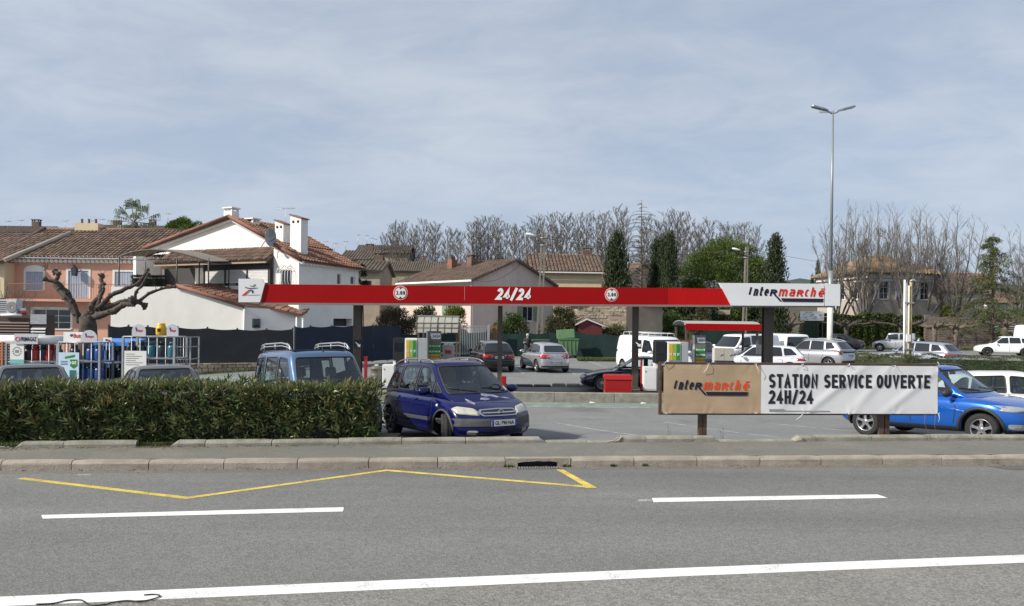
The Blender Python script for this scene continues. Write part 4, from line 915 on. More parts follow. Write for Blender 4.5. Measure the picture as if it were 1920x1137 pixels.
m=MB();rg=random.Random(2);clump(m,Vector((0,0,0)),.42,160,.3,.02,rg);p=at(1652,436,79);o=m.obj('bird_nest',M_BUSHB,None,p);tag(o,'dark bird nest high in the bare plane trees','nest')
def cypress(seed,H=7,Wd=1.9):
 rg=random.Random(seed);t=bpy.data.objects.new('cypress',None);COL.objects.link(t);m=MB()
 m.tube([(0,0,-.2),(0,0,H*.8)],[.16,.04],6);m.obj('trunk',M_BARK,t);m=MB()
 n=230
 for i in range(n):
  z=H*(i+.5)/n*.97+.15;u=z/H;r=Wd/2*(min(1,u*5+.25))*(1-u**2.6)**.8*rg.uniform(.62,1.05);a=rg.uniform(0,6.28)
  c=Vector((math.cos(a)*r*.8,math.sin(a)*r*.8,z));clump(m,c,.26+.1*rg.random(),26,.2,.035,rg,up=1.6,flat=1.7)
 for i in range(70):
  z=H*rg.random()*.9;u=z/H;clump(m,Vector((0,0,z)),Wd*.36*(1-u**2),14,.3,.09,rg,up=1)
 m.obj('foliage',M_CYP,t);return t
cp=[cypress(1),cypress(2)]
cy=[(1158,443,66,1.25,'taller cypress of the pair beside the yellow house',0),(1147,462,67,1.0,'shorter left cypress of the pair beside the yellow house',1),(1231,454,68,1.0,'slim cypress just left of the larger one by the round pine',1),(1258,443,66,1.0,'large cypress against the left side of the round pine',0),(1246,450,67,.9,'cypress between the slim one and the large one',1),(1454,448,62,1.3,'single thick cypress right of the round pine, above the sign panel',0),(1534,494,140,.9,'tiny distant cypress left of the lamp post',1),(1523,520,170,.8,'tiniest cypress far away on the hill',1)]
for i,(px,py,Y,w_,lb,k)in enumerate(cy):
 top=at(px,py,Y);H=top.z+.3;o=cp[k]if i<2 and k==i else clone(cp[k]);
 o.location=(top.x,Y,-.3);s_=H/7;wd=w_*{1158:1.15}.get(px,1);o.scale=(wd*1.12,wd*1.12,s_);o.rotation_euler=(0,0,i);tag(o,lb,'tree')
def blobtree(name,label,px0,px1,py0,py1,Y,mat,seed,nb=70,per=170,L=.3,w_=.045,flat=.75,trunk=True,depth=.8,base=None,cat='tree',up=.5,br=None):
 rg=random.Random(seed);a,b=at(px0,(py0+py1)/2,Y),at(px1,(py0+py1)/2,Y);cx=(a.x+b.x)/2;rx=(b.x-a.x)/2;zt,zb=at((px0+px1)/2,py0,Y).z,at((px0+px1)/2,py1,Y).z
 g=-.3 if base is None else base;t=thing(name,label,cat,(cx,Y,g));zt-=g;zb-=g;hz=(zt-zb);m=MB();lobes=MB()
 for i in range(nb):
  d=rv(rg);d.z=abs(d.z)if rg.random()<.8 else d.z*.6;d.y=-abs(d.y)if rg.random()<.6 else d.y
  rr=(br or rx*.26)*rg.uniform(.7,1.2);c=Vector((d.x*(rx-rr*.8),d.y*(rx-rr*.8)*depth,zb+hz*.12+max(abs(d.z)**.7 if d.z>0 else d.z,-.1)*(hz*.88-rr*.6)))
  clump(m,c,rr,per,L,w_,rg,up=up,flat=flat)
 m.obj('foliage',mat,t)
 if trunk:
  m=MB();m.tube([(0,0,0),(.1,0,zb*.5),(0,0,zb+hz*.2)],[rx*.09,rx*.07,rx*.06],8)
  for i in range(7):a_=i*.9;m.tube([(0,0,zb*.8),(math.cos(a_)*rx*.3,math.sin(a_)*rx*.3,zb+hz*.15),(math.cos(a_)*rx*.6,math.sin(a_)*rx*.6,zb+hz*.45)],[rx*.05,rx*.035,rx*.02],5)
  m.obj('trunk',M_BARK,t)
 return t
blobtree('umbrella_pine','broad round topped green pine behind the concrete lamp pole',1264,1448,441,600,70,M_PINE,7,74,520,.28,.034,.52,depth=.8,br=1.3)
blobtree('round_pine','dark green pine top behind the white gable',308,396,410,470,85,M_PINE,8,50,240,.34,.05,.7,base=0)
blobtree('garden_tree','dark evergreen under the round pine behind the shelter',1255,1345,560,625,66,M_CYP,9,26,150,.35,.08,.9,base=-.2)
blobtree('garden_tree','grey green loose tree behind the notice boards',1290,1335,575,618,60,M_BUSHO,10,20,120,.22,.04,.9,base=-.1)
blobtree('garden_tree','dark evergreen behind the second column from the right',1370,1470,565,625,68,M_CYP,19,30,150,.35,.08,.9,base=-.2)
blobtree('garden_tree','small dark conifer at the corner of the white house',668,692,500,545,52,M_CYP,11,16,80,.2,.04,1.2,base=0)
bl=[('bush','yellow green bush right behind the glass shelter',828,878,572,610,52,M_BUSHY,30),('bush','round fresh green bush left of the concrete utility pole',920,998,589,632,50,M_BUSHG,40),('bush','olive brown bush right of the concrete utility pole',1018,1090,575,645,49.5,M_BUSHO,40),('bush','brown scrub behind the navy fence netting',700,780,576,612,54,M_BUSHB,40),('bush','dull green scrub left of the yellow green bush',765,832,574,614,55,M_BUSHO,34),('bush','low scrub growing over the green netting below the stone barn',1112,1190,612,655,50,M_BUSHO,34),('bush','light green bush beneath the cypresses behind the white van',1235,1290,585,612,62,M_BUSHG,22),('bush','green bush at the foot of the wooden fence end',1716,1732,634,645,72,M_BUSHG,8),('bush','yellowish bush in front of the villa wall',1765,1785,575,592,78,M_BUSHY,12),('bush','green shrubs below the cedar above the wooden fence',1820,1925,578,598,79,M_BUSHG,30),('bush','brown shrub right of the navy netting end',1185,1215,630,656,48,M_BUSHB,14)]
for nm_,lb,a,b,c_,d_,Y,mt,nb in bl:
 if Y<53:Y+=3
 g_=lz(min(Y,60))-.1;yb_=HY+(a-HX)*ROLL+(CAMZ-g_-.1)*FOC/Y
 blobtree(nm_,lb,a,b,c_,d_ if nm_!='bush' or Y>68 or a in(1716,)else max(d_,yb_),Y,mt,a,int(nb*1.6),120,.16,.035,.9,trunk=False,depth=.5,base=g_,cat='bush',br=(b-a)*Y/FOC*.16)
def conifer(name,label,px,pt,Y,Hb,mat,wf,foliage,seed,n=26,base=-.2):
 rg=random.Random(seed);top=at(px,pt,Y);H=top.z-base;t=thing(name,label,'tree',(top.x,Y,base));m=MB()
 m.tube([(0,0,0),(.05,0,H*.5),(0,0,H)],[.22,.13,.02],8);m.obj('trunk',M_BARK,t);m=MB();f=MB()
 for i in range(n):
  u=lerp(Hb,.99,(i+rg.random()*.6)/n);z=H*u;L=wf*H*(1.02-u)**.75*rg.uniform(.65,1.15)+.1;
  for s in range(3):
   a=rg.uniform(0,6.28);pts=[Vector((0,0,z))];d=Vector((math.cos(a),math.sin(a),.35 if not foliage else.15))
   for k in range(5):d=(d+Vector((0,0,-.16))+rv(rg)*.06).normalized();pts.append(pts[-1]+d*L/5)
   m.tube(pts,[.05*(1.1-u)+.012,.03,.024,.02,.016,.012],4,cap=False)
   for k in range(1,6):
    for q in range(3 if not foliage else 2):
     sd_=rv(rg);sd_.z=-abs(sd_.z)*.7;e=pts[k]+sd_*L*.16;m.tube([pts[k],e],[.014,.008],3,cap=False)
    if foliage:
     for q in range(5 if k>1 else 2):
      c=pts[k].lerp(pts[k-1],rg.random());clump(f,c+Vector((0,0,-.12)),.22,9,.28,.024,rg,up=-1.0,flat=.9)
 m.obj('branches',mat,t)
 if foliage:f.obj('foliage',M_CEDAR,t)
 return t
conifer('dead_conifer','bare grey dead conifer rising behind the pair of cypresses',1203,376,74,.25,M_TWIG,.42,False,4,34)
conifer('cedar','drooping green cedar beside the small houses at the right',1862,438,72,.12,M_BARK,.50,True,9,24)
p=at(252,418,60);t=thing('palm_tree','fan palm with drooping leaves rising behind the salmon house ridge','tree',(p.x,60,0));m=MB();m.tube([(0,0,0),(.1,0,p.z-.5),(0,0,p.z)],[.3,.25,.25],10);m.obj('trunk',M_BARK,t)
rg=random.Random(77)
for i in range(22):
 el=lerp(88,-42,((i+.5)/22)**.8);a=i*2.399;d=Vector((math.cos(a)*math.cos(R(el)),math.sin(a)*math.cos(R(el)),math.sin(R(el))));c0=Vector((0,0,p.z));Lp=rg.uniform(1.2,1.5)*(1.0 if el>20 else.85);c1=c0+d*Lp+Vector((0,0,-.1))
 m=MB();m.tube([c0,c0.lerp(c1,.5)+Vector((0,0,.05)),c1],[.025,.02,.015],4,cap=False)
 s=d.cross(Vector((0,0,1)));s=s.normalized()if s.length>.1 else Vector((1,0,0));n_=s.cross(d)
 for k in range(15):
  th=R(lerp(-100,100,k/14));dd=(d*math.cos(th)+s*math.sin(th)).normalized();L=1.05*rg.uniform(.85,1.1)*(1-.2*abs(th)/2)
  q1=c1+dd*L*.6;q2=q1+(dd*.3+Vector((0,0,-1.1))).normalized()*L*.45;w1=dd.cross(n_).normalized()*.045
  m.add([c1,q1+w1,q1-w1,q2],[(0,1,3,2)])
 m.obj('palm_leaf',M_PALM if el>-15 else M_PALMD,t)
def knob(m,c,r,rg):
 vs=[];
 for i in range(6):
  d=rv(rg);m.tube([c-d*r*.3,c+d*r*rg.uniform(.7,1.25)],[r*.55,r*.25],5)
 m.lathe([(.001,-r*.8),(r*.75,-r*.4),(r*.85,.1*r),(r*.5,r*.7),(.001,r*.85)],8,c)
def pollard(name,label,Y,limbs,trunk,rg,gz,group=None,mat=M_BARK):
 b=at(trunk[-1][0],trunk[-1][1],Y);t=thing(name,label,'tree',(b.x,Y,gz),0,group);O=Vector((b.x,Y,gz));m=MB()
 tp=[at(x,y,Y)-O for x,y,r in trunk];tp[-1].z=0;m.tube(tp,[r for*_,r in trunk],12);knob(m,tp[0],trunk[0][2]*.95,rg);knob(m,tp[0]+Vector((trunk[0][2]*.5,-.1,-.1)),trunk[0][2]*.7,rg);m.obj('trunk',mat,t)
 for li,(pts,r0,r1)in enumerate(limbs):
  m=MB();dy=rg.uniform(-1.2,1.2);n=len(pts);P=[];RR=[]
  for i,(x,y)in enumerate(pts):
   v=at(x,y,Y)-O;v.y+=dy*(i/(n-1))**.8;P.append(v);RR.append(lerp(r0,r1,i/(n-1)))
  Q=[];RQ=[]
  for i in range(n-1):
   for k in range(3):tt=k/3;Q.append(P[i].lerp(P[i+1],tt)+rv(rg)*.03);RQ.append(lerp(RR[i],RR[i+1],tt)*rg.uniform(.82,1.22))
  Q.append(P[-1]);RQ.append(RR[-1]);m.tube(Q,RQ,8)
  for i in range(1,n):knob(m,P[i],RR[i]*(1.4 if i<n-1 else 2.0),rg);knob(m,P[i-1].lerp(P[i],rg.uniform(.3,.7))+rv(rg)*RR[i]*.5,RR[i]*.9,rg)
  for _ in range(7):
   c=Q[rg.randrange(len(Q)//2,len(Q))];d=(rv(rg)+Vector((0,0,1.2))).normalized();m.tube([c,c+d*.18,c+d*rg.uniform(.25,.45)+rv(rg)*.05],[.012,.009,.005],3)
  m.obj('limb',mat,t)
 return t
def c1(L):return[(x/4,340+y/4)for x,y in L]
M_BARK2=pm('pollard_bark',(.095,.075,.06),.95,.3,5,bump=1,bscale=18,col2=(.045,.035,.03))
limbs=[(c1([(610,1050),(520,960),(470,880),(400,810),(355,760),(372,690),(335,668)]),.17,.09),(c1([(600,1030),(560,900),(540,840),(500,790),(470,760),(400,740)]),.13,.08),(c1([(700,1010),(655,930),(700,870),(690,790),(678,700)]),.14,.09),(c1([(715,970),(722,880),(730,800),(715,765)]),.1,.06),(c1([(735,960),(770,900),(790,860),(900,800),(970,770),(1010,700),(1030,655)]),.13,.06),(c1([(720,1000),(800,935),(900,900),(970,900),(1010,930)]),.15,.1),(c1([(700,1020),(860,980),(950,930),(1040,920),(1045,895)]),.17,.11),(c1([(1010,910),(1030,830),(1090,770),(1130,700)]),.09,.05),(c1([(1045,900),(1080,840),(1150,800),(1235,785)]),.09,.06),(c1([(335,668),(285,630)]),.03,.015)]
pollard('pollarded_tree','large pollarded plane with knobbly limbs in front of the salmon house',37.5,limbs,[(163,594,.36),(165,612,.42),(165,640,.45),(165,690,.5)],random.Random(3),-.25,mat=M_BARK2)
def smallpollard(px,py,pyb,Y,label,seed,spread=30,up=30,nl=7,mat=M_BARK):
 rg=random.Random(seed);L=[]
 for i in range(nl):
  a=lerp(-1,1,i/(nl-1))+rg.uniform(-.1,.1);x1=px+a*spread*.5;y1=py-rg.uniform(.1,.4)*up;x2=px+a*spread;y2=py-up*rg.uniform(.4,1);L.append(([(px+a*2,py+3),(x1,y1),(x2,(y1+y2)/2),(x2+rg.uniform(-3,3),y2)],.13,.05))
 return pollard('pollarded_tree',label,Y,L,[(px,py,.26),(px,(py+pyb)/2,.2),(px,pyb,.26)],rg,lz(min(80,Y))-.1,mat=mat)
smallpollard(1479,614,650,67,'short pollarded tree in front of the green gate',1,32,28)
smallpollard(1587,610,638,70,'pollarded tree with flat wide arms just right of the lamp post',2,48,12,8,M_BARK2)
smallpollard(1690,610,642,70.5,'pollarded tree between the ivy hedge and the small boxy off roader',3,44,12,8,M_BARK2)
smallpollard(1752,614,650,70,'pollarded tree at the left end of the wooden fence',4,26,12,7)
smallpollard(1792,614,652,70,'pollarded tree in front of the middle of the wooden fence',5,26,12,7)
smallpollard(1884,612,640,70,'pollarded tree near the green sign on the wooden fence',6,22,12,7)
rg=random.Random(31);b=at(8,640,41);t=thing('bare_shrub','leafless twiggy shrub at the left edge before the salmon house','bush',(b.x,41,-.2));m=MB();o=dict(nb=[0,4,5,4],spread=.5,up=.2,shrink=.62,rmin=.006,t0=.15)
for i in range(10):bare(m,Vector((rg.uniform(-.5,.5),rg.uniform(-.4,.4),0)),Vector((rg.uniform(-.6,.6),rg.uniform(-.3,.3),1)).normalized(),rg.uniform(2.2,3.2),.045,3,rg,o)
m.obj('branches',M_TWIG,t)
def hedgebox(name,label,path,th,z0,z1,mat,n,L,w_,seed,cat='hedge',jit=.06,core=None,up=.3,skin=.16,topmat=None):
 rg=random.Random(seed);t=thing(name,label,cat,(path[0][0],path[0][1],z0));O=Vector((path[0][0],path[0][1],z0));m=MB();m2=MB()
 segs=[(Vector((*path[i],0))-Vector((O.x,O.y,0)),Vector((*path[i+1],0))-Vector((O.x,O.y,0)))for i in range(len(path)-1)];tot=sum((b-a).length for a,b in segs);H=z1-z0
 for a,b in segs:
  d=(b-a).normalized();nn=Vector((-d.y,d.x,0));k=int(n*(b-a).length/tot)
  for _ in range(k):
   s=rg.random();q=a.lerp(b,s);f=rg.random();dep=rg.random()**1.6*skin
   bz=noise.noise(Vector((q.x*1.3+seed,q.y,0)))*jit;by=noise.noise(Vector((q.x*1.7,rg.random()*.01,seed)))*jit
   if f<.50:p=q+nn*(dep+by)+Vector((0,0,H*rg.random()));out=-nn
   elif f<.86:p=q+nn*(th*rg.random())+Vector((0,0,H-dep*.6+bz));out=Vector((0,0,1))
   elif f<.93:p=q+nn*(th-dep)+Vector((0,0,H*rg.random()));out=nn
   else:p=(b if rg.random()<.7 else a)+nn*(th*rg.random())+Vector((0,0,H*rg.random()))-d*dep*(1 if rg.random()<.7 else-1);out=d
   dd=(out*.8+rv(rg)*.9+Vector((0,0,up))).normalized()
   if topmat and f<.5 and rg.random()<.5*max(0,1-p.z/(.45*H))+max(0,noise.noise(Vector((q.x*1.9,p.z*2.2,9)))*1.1):continue
   mm=m2 if topmat and(p.z>H-.26 and rg.random()<.28+.22*noise.noise(Vector((q.x*.9,5,0))))else m
   leaf(mm,p,dd,L*rg.uniform(.6,1.25),w_*rg.uniform(.7,1.2),rg)
 m.obj('foliage',mat,t)['kind']='stuff'
 if topmat:m2.obj('clipped_tips',topmat,t)['kind']='stuff'
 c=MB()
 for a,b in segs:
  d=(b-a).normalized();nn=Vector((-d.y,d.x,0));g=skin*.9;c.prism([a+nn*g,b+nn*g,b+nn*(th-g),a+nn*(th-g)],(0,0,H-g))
 c.obj('dark_core',core or M_CYP,t);return t  # solid dark filler block, stands in for the dim depth between leaves
M_CORE=leafmat('inner_shade_leaf',(.014,.020,.008),(.009,.013,.006),.2,0)  # near-black leaf colour: shade inside the hedge painted into its core
path=[]
for px in(-420,-200,0,180,330,480,640,700):q=pkline(px);path.append((q.x,q.y+.24))
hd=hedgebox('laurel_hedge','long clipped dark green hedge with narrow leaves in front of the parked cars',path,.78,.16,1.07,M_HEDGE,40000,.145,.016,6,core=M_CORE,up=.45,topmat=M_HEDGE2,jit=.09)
rg=random.Random(9);m=MB();Oh=Vector(hd.location)
for i in range(150):
 k=rg.random()*(len(path)-1);j=int(k);q=Vector((*path[j],0)).lerp(Vector((*path[j+1],0)),k-j);b=Vector((q.x+rg.uniform(-.05,.05),q.y+rg.uniform(.12,.6),.16))-Oh
 m.tube([b,b+Vector((rg.uniform(-.12,.12),rg.uniform(-.1,.05),.5)),b+Vector((rg.uniform(-.25,.25),rg.uniform(-.2,.1),rg.uniform(.65,.9)))],[.012,.008,.004],4)
m.obj('stems',M_HEDGE2,hd)['kind']='stuff'
e=Vector((path[-1][0],path[-1][1],.16))-Oh;m=MB()
for i in range(26):
 b=e+Vector((-.18+rg.uniform(-.1,.1),.12+rg.random()*.3,0));o=Vector((rg.uniform(-.15,.22),rg.uniform(-.22,.05),1));pts=[b,b+o*.35,b+o*.7+rv(rg)*.05,b+o*rg.uniform(.8,.95)+rv(rg)*.08];m.tube(pts,[.011,.008,.006,.003],4)
m.obj('bare_stems',pm('pale_stem',(.26,.20,.10),.8,.15,8),hd)['kind']='stuff'
shoot=[]
for v_ in range(5):
 m=MB();d=Vector((0,-.25,1)).normalized();m.tube([(0,0,0),tuple(d*.17)],[.004,.002],3)
 for k in range(9):a=k*2.4;u=k/9;leaf(m,d*(.03+.14*u),(Vector((math.cos(a),math.sin(a)-.2,.9+u)).normalized()),.15*rg.uniform(.8,1.1),.017,rg)
 me=m.mesh('leaf_shoot');me.materials.append(M_HEDGE if v_%3 else M_HEDGE2);shoot.append(me)
for i in range(230):
 k=(i+rg.random())/230*(len(path)-1-1.2)+1.2;j=min(int(k),len(path)-2);q=Vector((*path[j],0)).lerp(Vector((*path[j+1],0)),k-j);top=i%2==0
 o=mk('leaf_shoot',shoot[i%5],hd,Vector((q.x,q.y+(rg.uniform(0,.7)if top else rg.uniform(-.03,.04)),1.0+rg.uniform(-.03,.05)if top else rg.uniform(.25,.98)))-Oh);o.rotation_euler=(rg.uniform(.1,.9)if not top else rg.uniform(-.3,.3),rg.uniform(-.7,.7),rg.uniform(-.8,.8));o.scale=(rg.uniform(.8,1.25),)*3
q0,q1,q2=at(1600,690,35.5),at(1700,690,33.5),at(2100,690,31)
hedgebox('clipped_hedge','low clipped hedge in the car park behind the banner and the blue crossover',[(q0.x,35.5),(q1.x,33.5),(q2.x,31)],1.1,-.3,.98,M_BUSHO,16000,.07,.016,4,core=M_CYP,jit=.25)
q0,q1=at(1508,620,74),at(1736,620,74)
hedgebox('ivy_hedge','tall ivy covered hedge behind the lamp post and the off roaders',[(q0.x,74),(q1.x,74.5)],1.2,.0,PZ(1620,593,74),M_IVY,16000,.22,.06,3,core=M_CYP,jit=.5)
q0,q1=at(1300,590,63),at(1440,590,63)
q0,q1=at(244,530,42.5),at(302,530,42.5)
hedgebox('terrace_hedge','dark clipped hedge on the terrace behind the pergola post',[(q0.x,42.6),(q1.x,42.6)],.7,PZ(270,538,42.5),PZ(270,517,42.5),M_LEAFD,2500,.09,.02,5,core=M_LEAFD)
def grass(name,label,a,b,dep,n,h_,zf,seed,mat=M_GRASS):
 rg=random.Random(seed);m=MB();a,b=Vector(a),Vector(b);d=(b-a).normalized();nn=Vector((-d.y,d.x,0))
 for _ in range(n):p=a.lerp(b,rg.random())+nn*dep*rg.random();p.z=zf(p.y);leaf(m,p,(Vector((rg.uniform(-.5,.5),rg.uniform(-.5,.5),1.2))).normalized(),h_*rg.uniform(.5,1.3),.008+h_*.03,rg)
 return tag(m.obj(name,mat),label,'grass',kind='stuff')
grass('grass','grass strip under the green netting',at(1085,660,46)[:],at(1200,660,46)[:],1.2,5000,.22,lz,1)
grass('grass','grass verge before the ivy hedge',(PX(1440,70),70,0),(PX(1740,70),70.5,0),3,9000,.25,lambda y:.04,2)
grass('grass','grass under the wooden fence',(PX(1740,72),72,0),(PX(1930,72),72,0),1.5,4000,.22,lambda y:.04,3)
grass('grass','weeds at the foot of the dark fence',(PX(380,34),33.6,0),(PX(690,42),41,0),.5,3000,.12,lz,4)
g0,g1=pkline(252),pkline(322);grass('grass','weeds in the gap of the low kerb',(g0.x,g0.y+.02,0),(g1.x,g1.y+.02,0),.25,260,.07,lambda y:.14,5)
g0,g1=pkline(-30),pkline(30);grass('grass','weeds at the left end of the low kerb',(g0.x,g0.y+.02,0),(g1.x,g1.y+.02,0),.3,300,.09,lambda y:.14,6)
for i,(a,b)in enumerate(((745,775),(1120,1160),(1430,1490))):
 g0,g1=pkline(a),pkline(b);grass('grass','weeds behind the low kerb',(g0.x,g0.y+.17,0),(g1.x,g1.y+.17,0),.12,90,.07,lambda y:lz(y)+.06,7+i)
for i,(a,b)in enumerate(((945,962),(1055,1068),(1145,1155),(1205,1213))):
 g0,g1=kb(a),kb(b);grass('grass','small weeds at the kerb by the drain',(g0.x,g0.y-.02,0),(g1.x,g1.y-.02,0),.03,40,.05,lambda y:.0,17+i)
for i,(px,hgt,lb)in enumerate(((1256,.42,'thin dead weed stalk beside the left banner post'),(1366,.36,'thin weed stalk right of the left banner post'),(1512,.2,'bent dry stalk between the banner posts'),(1396,.12,'short weed in the low kerb section'))):
 q=pkline(px);rg=random.Random(i);m=MB();t=thing('weed',lb,'weed',(q.x,q.y+.3,lz(q.y)+.02));bare(m,Vector((0,0,0)),Vector((.1,0,1)).normalized(),hgt*.8,.006,2,rg,dict(nb=[0,3,4],spread=.5,up=.5,shrink=.5,rmin=.0025));m.obj('stalk',M_DRY,t)
rg=random.Random(44);m=MB()
for i in range(420):
 if i<260:px=rg.uniform(-100,2000);q=kb(px)-KN*abs(rg.gauss(.05,.09));q.z=.008
 else:px=rg.uniform(-50,740);q=pkline(px)-PN*abs(rg.gauss(.04,.1));q.z=.146
 a=rg.uniform(0,6.28);leaf(m,q,Vector((math.cos(a),math.sin(a),.12)),rg.uniform(.02,.06),rg.uniform(.006,.014),rg)
tag(m.obj('fallen_leaves',M_DRY),'small dry leaves and grit lying along the kerbs','leaves',kind='stuff')
# ================================================================ vehicles
def carpaint(name,c,metal=.35,coat=1.0,rough=.32,**k):return pm(name,c,rough,.02,1.2,metal=metal,coat=coat,**k)
M_TYRE=pm('tyre_rubber',(.022,.022,.023),.85,.2,20)
M_ALLOY=pm('alloy',(.5,.5,.52),.3,.05,8,metal=.85)
M_DARKALLOY=pm('dark_rim',(.1,.1,.105),.35,.1,8,metal=.7)
M_TRIM=pm('grey_trim',(.055,.057,.064),.6,.12,12)
M_BTRIM=pm('black_trim',(.025,.025,.027),.6,.12,12)
M_LAMP=pm('clear_lamp',(.55,.56,.56),.08,.15,18,coat=1,metal=.5)
M_LAMPY=pm('aged_lamp',(.56,.55,.45),.18,.12,14,coat=.8,metal=.2)
M_TAIL=pm('red_lamp',(.42,.012,.015),.12,.1,15,coat=1)
M_PLATE=pm('number_plate_mat',(.7,.7,.7),.4,.02,4)
M_PLATEB=pm('plate_blue',(.01,.04,.3),.4,.02,4)
M_CAB=pm('seat_fabric',(.17,.175,.19),.9,.15,9)
M_CABD=pm('cabin_dark',(.03,.03,.035),.8,.15,9)
M_GLS=glassm('car_glass',(.68,.75,.75))
M_GLSD=pm('tinted_car_glass',(.012,.016,.02),.03,.1,2,spec=.9)
M_PAPER=pm('paper_white',(.7,.7,.68),.7,.03,5)
def axis(h,r,step):
 r=min(r,h*.9)
 e=[h-r*(1-math.sin(a))for a in(math.pi/2,math.pi/3.2,math.pi/6,0)]
 inner=h-r;n=max(1,int(round(2*inner/step)))
 mid=[-inner+2*inner*i/n for i in range(1,n)]
 return[-x for x in e]+mid+e[::-1]
def hull(dims,r,step,fn):
 """closed rounded box of half size dims, each point passed through fn(a,b,c) with a,b,c in -1..1"""
 hx,hy,hz=dims;A=[axis(hx,r[0],step),axis(hy,r[1],step),axis(hz,r[2],step*1.0)]
 bm=bmesh.new();cache={}
 def P(x,y,z):
  k=(round(x,5),round(y,5),round(z,5))
  if k in cache:return cache[k]
  p=[x,y,z];q=[]
  for i,(h)in enumerate((hx,hy,hz)):
   ri=min(r[i],h*.9);s_=max(-(h-ri),min(h-ri,p[i]));q.append((s_,(p[i]-s_)/ri,ri))
  m=max(abs(t[1])for t in q);L=math.sqrt(sum(t[1]**2 for t in q))
  if L>1e-9:k2=1/L*m if m<1 else 1/L
  else:k2=1
  if L>1:pass
  else:k2=1
  w=[t[0]+t[1]*k2*t[2]for t in q]
  v=bm.verts.new(fn(w[0]/hx,w[1]/hy,w[2]/hz));cache[k]=v;return v
 for ax in range(3):
  o1,o2=[(1,2),(2,0),(0,1)][ax]
  for sgn in(-1,1):
   for i in range(len(A[o1])-1):
    for j in range(len(A[o2])-1):
     c=[]
     for di,dj in((0,0),(1,0),(1,1),(0,1)):
      p=[0,0,0];p[ax]=sgn*(hx,hy,hz)[ax];p[o1]=A[o1][i+di];p[o2]=A[o2][j+dj];c.append(P(*p))
     if sgn<0:c.reverse()
     if len(set(c))==4:
      try:bm.faces.new(c)
      except ValueError:pass
 bmesh.ops.recalc_face_normals(bm,faces=bm.faces)
 return bm
def inpoly(p,poly):
 x,y=p;c=False;j=len(poly)-1
 for i in range(len(poly)):
  xi,yi=poly[i];xj,yj=poly[j]
  if(yi>y)!=(yj>y)and x<(xj-xi)*(y-yi)/(yj-yi)+xi:c=not c
  j=i
 return c
def rpoly(pts,r=.05,n=3):
 """rounded polygon"""
 out=[];N=len(pts)
 for i in range(N):
  p=Vector(pts[i]);a=Vector(pts[i-1]);b=Vector(pts[(i+1)%N]);da=(a-p);db=(b-p)
  rr=min(r,da.length*.4,db.length*.4);A=p+da.normalized()*rr;B=p+db.normalized()*rr
  for k in range(n+1):
   t=k/n;out.append(tuple((A*(1-t)**2+p*2*t*(1-t)+B*t*t)))
 return out
AX={'s':(0,2),'f':(1,2),'t':(0,1)}
def cut_region(bm,poly,kind,cond):
 i0,i1=AX[kind]
 for k in range(len(poly)):
  a=poly[k];b=poly[(k+1)%len(poly)]
  co=[0,0,0];co[i0]=a[0];co[i1]=a[1];no=[0,0,0];no[i0]=b[1]-a[1];no[i1]=-(b[0]-a[0])
  if abs(no[i0])+abs(no[i1])<1e-6:continue
  mx=[min(p[q]for p in poly)-.02 for q in(0,1)];Mx=[max(p[q]for p in poly)+.02 for q in(0,1)]
  fs=[f for f in bm.faces if cond(f)and any(mx[0]<=v.co[i0]<=Mx[0]and mx[1]<=v.co[i1]<=Mx[1]for v in f.verts)]
  es=list({e for f in fs for e in f.edges});vs=list({v for f in fs for v in f.verts})
  bmesh.ops.bisect_plane(bm,geom=fs+es+vs,dist=1e-5,plane_co=co,plane_no=no)
 return[f for f in bm.faces if cond(f)and inpoly((f.calc_center_median()[i0],f.calc_center_median()[i1]),poly)]
def take(bm,faces):
 """moves faces out of bm to a new bmesh"""
 nb=bmesh.new();mp={}
 for f in faces:
  vs=[]
  for v in f.verts:
   if v not in mp:mp[v]=nb.verts.new(v.co)
   vs.append(mp[v])
  nb.faces.new(vs)
 bmesh.ops.delete(bm,geom=faces,context='FACES')
 return nb
def seal(nb,r,name,mat,par,off=Vector((0,0,0))):
 """thin tube along the boundary loops"""
 m=MB();bed=[e for e in nb.edges if len(e.link_faces)==1];nxt={}
 for e in bed:
  for v in e.verts:nxt.setdefault(v,[]).append(e)
 used=set()
 for e in bed:
  if e in used:continue
  loop=[e.verts[0],e.verts[1]];used.add(e)
  while True:
   c=[x for x in nxt[loop[-1]]if x not in used]
   if not c:break
   used.add(c[0]);loop.append(c[0].other_vert(loop[-1]))
  if len(loop)>3:
   pts=[v.co+off for v in loop];q=[pts[0]]
   for p in pts[1:]:
    if(p-q[-1]).length>.012:q.append(p)
   m.tube(q,r,5,cap=False)
 return m.obj(name,mat,par)
